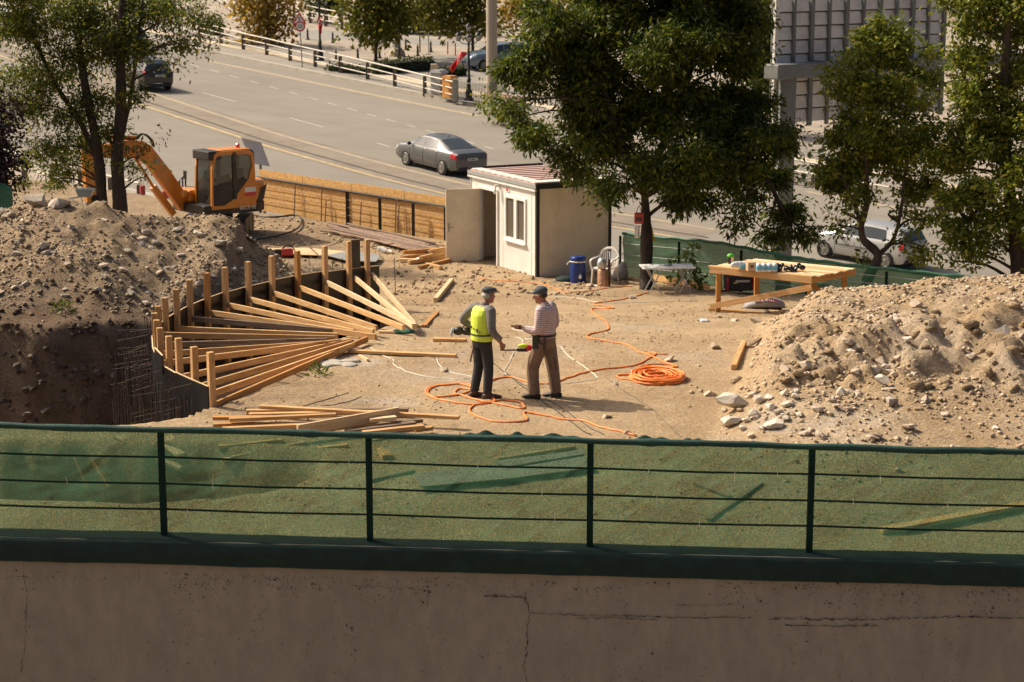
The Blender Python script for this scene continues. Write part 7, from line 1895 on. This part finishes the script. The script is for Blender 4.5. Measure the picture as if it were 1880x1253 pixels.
# ================================================================== AROUND THE SHED AND THE BIG TREE
p = G(1061, 519); br_ = empty("blue_barrel", p); tag(br_, "blue plastic barrel with a white band against the shed wall", "barrel")
MB().lathe([(.19, 0), (.20, .03), (.20, .50), (.185, .54), (.20, .57), (.20, .62), (.17, .66), (.01, .67)], (0, 0, 0), 20).build("drum", MT["blue_plastic"], br_, True)
MB().lathe([(.203, .52), (.210, .525), (.210, .545), (.203, .55)], (0, 0, 0), 20, None, False).build("band", MT["white_plastic"], br_, True)
b = MB(); b.tube(smooth([(-.20, -.02, .53), (-.26, -.06, .49), (-.27, -.08, .45)], 3), .012, 6); b.build("band_end", MT["white_plastic"], br_); b = MB(); b.lathe([(.03, 0), (.045, .03), (.03, .09), (.012, .12)], (.05, -.21, .12), 8); b.build("tap", MT["steel_light"], br_)
p = G(1040, 517); tag(MB().ell(p + Vector((0, .1, .03)), (.28, .2, .10)).build("dark_sheet_bundle", MT["net_band"], None, True), "dark bundle on the ground left of the blue barrel", "bundle")
p = G(1110, 522); chr_ = empty("plastic_chair", p, math.radians(-28)); tag(chr_, "dusty white plastic armchair beside the blue barrel", "chair")
# local: facing -y
for sx in (-1, 1):
    MB().tube([(sx * .25, -.24, 0), (sx * .22, -.22, .42)], [.022, .03], 8).build("leg", MT["chair_plastic"], chr_, True)
    MB().tube([(sx * .27, .27, 0), (sx * .22, .2, .42)], [.022, .03], 8).build("leg", MT["chair_plastic"], chr_, True)
    b = MB(); b.tube(smooth([(sx * .24, -.22, .38), (sx * .28, -.24, .55), (sx * .28, -.2, .63), (sx * .28, .05, .65), (sx * .24, .26, .68)], 4), [(.02, .03)] * 17, 8); b.build("armrest", MT["chair_plastic"], chr_, True)
b = MB(); b.grid(lambda u, v: ((u - .5) * .46, (v - .5) * .46, .42 - .03 * math.sin(math.pi * u)), 8, 8); b.build("seat", MT["chair_plastic"], chr_, True, solid=.025)
for k in range(7):
    x = -.15 + .05 * k; MB().beam((x * .8, .22, .44), (x * 1.15, .30, .80), .024, .014, (0, 1, 0)).build("back_slat", MT["chair_plastic"], chr_)
b = MB(); b.tube(smooth([(-.23, .20, .42), (-.25, .26, .62), (-.20, .30, .80), (0, .32, .88), (.20, .30, .80), (.25, .26, .62), (.23, .20, .42)], 4), [(.02, .034)] * 25, 8); b.build("back_frame", MT["chair_plastic"], chr_, True)
p = G(1106, 524) + Vector((0, -.25, 0)); sm = empty("copper_samovar", p); tag(sm, "copper tea boiler with a steel pot on top before the plastic chair", "samovar")
MB().lathe([(.15, 0), (.15, .02), (.14, .05), (.14, .40), (.12, .43)], (0, 0, 0), 18).build("boiler", MT["copper"], sm, True); MB().lathe([(.08, .43), (.11, .47), (.12, .60), (.10, .66), (.06, .70), (.02, .72)], (-.03, 0, 0), 16).build("teapot", MT["steel_light"], sm, True)
MB().tube([(.15, .02, 0), (.15, .02, .68)], .035, 10).build("chimney", MT["leather_brown"], sm, True); MB().tube([(-.05, -.14, .12), (-.06, -.20, .11)], .014, 8).build("tap", MT["steel_light"], sm)
p = G(1097, 524); tag(MB().lathe([(.001, .0), (.10, .01), (.11, .02), (.09, .022)], p + Vector((0, -.2, .01)), 14).build("white_plate", MT["white_plastic"], None, True), "white plate on the ground before the tea boiler", "plate")
p = G(1140, 516); tag(remeshed(MB().ell(p + Vector((0, .1, .16)), (.20, .16, .2)).ell(p + Vector((.05, .1, .32)), (.12, .09, .16)).ell(p + Vector((-.1, .08, .08)), (.16, .14, .1)), "grey_sack", MT["sack"], None, .03, 1, True), "grey sack standing behind the plastic chair", "sack")
p = G(1226, 537); wt = empty("folding_table", p, .1); tag(wt, "white folding table behind the big tree trunk", "table")
MB().box((-.02, .0, .62), (1.25, .62, .035)).build("table_top", MT["white_plastic"], wt, bev=.012)
for sx in (-.35, .38):
    for s in (-1, 1): MB().tube([(sx - .16 * s, -.26, 0), (sx + .16 * s, -.26, .60)], .014, 6).build("leg", MT["steel_light"], wt, True); MB().tube([(sx - .16 * s, .26, 0), (sx + .16 * s, .26, .60)], .014, 6).build("leg", MT["steel_light"], wt, True)
b = MB(); b.ell((.0, 0, .66), (.10, .08, .04)); tag(b.build("grey_rag", MT["grey_metal"], None, True), "small grey rag on the white folding table", "rag").location = p
tag(timber("yellow_board", G(1200, 518, .12), G(1302, 536, .10), .03, .16, MT["timber"]), "long yellow board along the foot of the green net fence", "board")
for k, (x0, y0, x1, y1) in enumerate(((1140, 512, 1200, 524), (1150, 520, 1190, 528))): tag(timber("dark_board", G(x0, y0, .05), G(x1, y1, .05), .1, .04, MT["timber_old"]), ("upper dark board lying between chair and tree", "lower dark board lying between chair and tree")[k], "board")
# bags hung on the trunk
p = P(1173, 401, 46.95); hb_ = empty("hanging_bag", p); tag(hb_, "red bag hanging on the trunk of the big ash", "bag"); MB().box((0, 0, 0), (.22, .12, .27)).build("pouch", MT["red_bag"], hb_, bev=.03); MB().box((0, -.07, -.02), (.15, .01, .08)).build("print", MT["leather_brown"], hb_); MB().tube(smooth([(-.06, 0, .13), (0, .04, .3), (.06, 0, .13)], 4), .01, 6).build("strap", MT["red_bag"], hb_)
p = P(1170, 426, 47.0); b = MB(); b.grid(lambda u, v: (p.x - .06 + .12 * u, p.y + .02 * math.sin(u * 9), p.z - .15 + .3 * v), 6, 4); tag(b.build("hanging_cloth", MT["fabric_white"], None, True, solid=.01), "pale rag under the red bag on the trunk", "rag")
p = P(1196, 420, 47.4); b = MB(); b.grid(lambda u, v: (p.x - .05 + .12 * u * (1.2 - v), p.y + .02 * math.sin(u * 8), p.z - .30 + .5 * v), 6, 6); tag(b.build("yellow_cloth", MT["yellow_cloth"], None, True, solid=.01), "yellow cloth hanging on the right side of the ash trunk", "cloth")
# ---- bench saw, sheets and rods behind the formwork
zz = -.75
b = MB(); q = [G(495, 458), G(590, 462), G(690, 470), G(640, 476), G(540, 472)]
p = G(520, 474); sw = empty("chain_saw", p, .25); tag(sw, "red and black power saw lying behind the formwork", "saw")
MB().box((.1, 0, .14), (.34, .18, .2)).build("housing", MT["lamp_red"], sw, bev=.04); MB().box((-.14, 0, .15), (.2, .14, .16)).build("engine", MT["machine_black"], sw, bev=.03); MB().tube(smooth([(-.02, 0, .24), (.1, 0, .33), (.26, 0, .27), (.33, 0, .14)], 4), .02, 6).build("handle", MT["machine_black"], sw, True); MB().box((-.42, 0, .14), (.42, .02, .08)).build("bar", MT["grey_metal"], sw)
for k, (pts, m_, lab) in enumerate((([(492, 456), (560, 455), (640, 462), (625, 470), (560, 468), (500, 466)], "timber_pale", "pale sheet lying behind the power saw"), ([(600, 470), (640, 462), (700, 470), (690, 482), (640, 480)], "grey_metal", "grey metal sheet lying behind the last formwork posts"))):
    top = [PZ(x, y, -1.36) for x, y in pts]; zt = -1.36 + .02 * k; n = len(top); b = MB()
    b.add([Vector((t.x, t.y, zt)) for t in top] + [Vector((t.x, t.y, zt - .02)) for t in top], [tuple(range(n)), tuple(range(2 * n - 1, n - 1, -1))] + [(j, (j + 1) % n, n + (j + 1) % n, n + j) for j in range(n)]); tag(b.build("loose_sheet", MT[m_]), lab, "sheet")
for k, (x0, y0, x1, y1, h0, h1, lab) in enumerate(((553, 457, 607, 495, .3, .05, "slanting dark rod left of the tall formwork posts"), (680, 478, 724, 474, .35, .40, "dark rod lying level right of the tall black panel"), (612, 480, 632, 474, .45, .5, "short rod bridging two stakes behind the panels"))):
    tag(MB().tube([G(x0, y0, h0), G(x1, y1, h1)], .012, 6).build("steel_rod", MT["rebar"], None, True), lab, "rod")
for k, (x, y0, y1, lab) in enumerate(((568, 468, 488, "short upright stake behind the saw"), (612, 481, 497, "left stake of the pair behind the panels"), (630, 474, 494, "right stake of the pair behind the panels"), (726, 474, 538, "tall thin stake right of the formwork end"))):
    gq = G(x, y1); d = gq.y / ray(x, y1).y
    tag(MB().tube([gq - Vector((0, 0, .05)), P(x - 2, y0, d)], .010, 6).build("steel_stake", MT["rebar"], None, True), lab, "stake")
p = G(697, 466); b = MB(); b.grid(lambda u, v: (p.x - .05 + .4 * u, p.y + .25 * v, p.z + .05 + .16 * (1 - u) * math.sin(math.pi * v) + .02 * math.sin(u * 11 + v * 7)), 8, 6); tag(b.build("white_film", MT["fabric_white"], None, True, solid=.004), "crumpled white plastic film by the lumber stack", "film")
p = G(765, 480); b = MB(); b.grid(lambda u, v: (p.x - .1 + .3 * u, p.y + .15 * v, p.z + .04 + .12 * u * math.sin(math.pi * v)), 6, 5); tag(b.build("white_film", MT["fabric_white"], None, True, solid=.004), "white plastic scrap below the lumber stack", "film")
p = G(1294, 592); b = MB(); b.grid(lambda u, v: (p.x - .09 + .18 * u, p.y + .2 * v, p.z + .01 + .05 * math.sin(math.pi * u) * math.sin(math.pi * v) * (1 + .4 * math.sin(u * 9))), 6, 5); tag(b.build("clear_scrap", MT["bag_clear"], None, True, solid=.004), "crumpled clear plastic scrap on the bare soil before the table", "scrap")
p = G(740, 612); b = MB(); b.ell(p + Vector((0, 0, .03)), (.22, .14, .05)); tag(b.build("green_rag", MT["tarpaulin_green"], None, True), "dark green rag beside the brace ends", "rag")
p = G(622, 668); b = MB()
r = random.Random(4)
for k in range(9): b.ell(p + Vector((r.uniform(-.26, .26), r.uniform(-.22, .22), .01)), (r.uniform(.08, .2), r.uniform(.1, .2), .035), 9, 5)
tag(remeshed(b, "cement_spill", MT["kerb"], None, .02, 3, True), "hardened pale cement spill under the long diagonal brace", "cement")
# small rubbish of the left heap crest
p = P(152, 372, 43); wb_ = empty("wheelbarrow", p); wb_.scale = (.6, .6, .6); tag(wb_, "wheelbarrow with a pale blue tray on the crest of the left mound", "wheelbarrow")
b = MB(); b.prism([(-.2, 0), (.2, 0), (.34, .28), (-.30, .28)], .5, lambda a, z, e: (a + .1, e - .25, .22 + z)); b.build("tray", MT["car_blue"], wb_); b = MB(); b.tube([(-.55, -.2, .12), (.35, -.2, .3)], .018, 6); b.tube([(-.55, .2, .12), (.35, .2, .3)], .018, 6); b.tube([(.0, -.2, .2), (.05, -.22, -.05)], .018, 6); b.build("frame", MT["grey_metal"], wb_); MB().lathe([(.16, -.04), (.16, .04)], (.48, 0, .12), 14, Matrix.Rotation(math.pi / 2, 3, 'X')).build("wheel", MT["tyre"], wb_)
# weeds
def weed(px, py, rx, ry, label, seed, n=16, leaf="leaf_left"):
    p = G(px, py); d = p.y / ray(px, py).y; c, rd = px_blob(px, py - ry, rx, ry, d)
    V, F_ = make_leaves([tuple(c)], [rd], [n], 8, .10, .35, np.random.RandomState(seed), -.3, .08)
    rt = empty("weed", p); tag(rt, label, "plant"); link("foliage", np_mesh("foliage", V, F_, MT[leaf], True), rt, True)
    MB().tube([p, c], .008, 5).build("stem", MT["bark_brown"], rt, world=True)
weed(114, 570, 9, 5, "small green weed on the slope of the left mound", 1)
weed(45, 350, 22, 12, "dry bush on the crest of the left mound below the railing", 2, 40)
weed(95, 352, 26, 10, "green bush on the crest of the left mound left of the trunks", 3, 40)
weed(585, 690, 10, 4, "tiny green weeds at the edge of the formwork hollow", 4, 10)
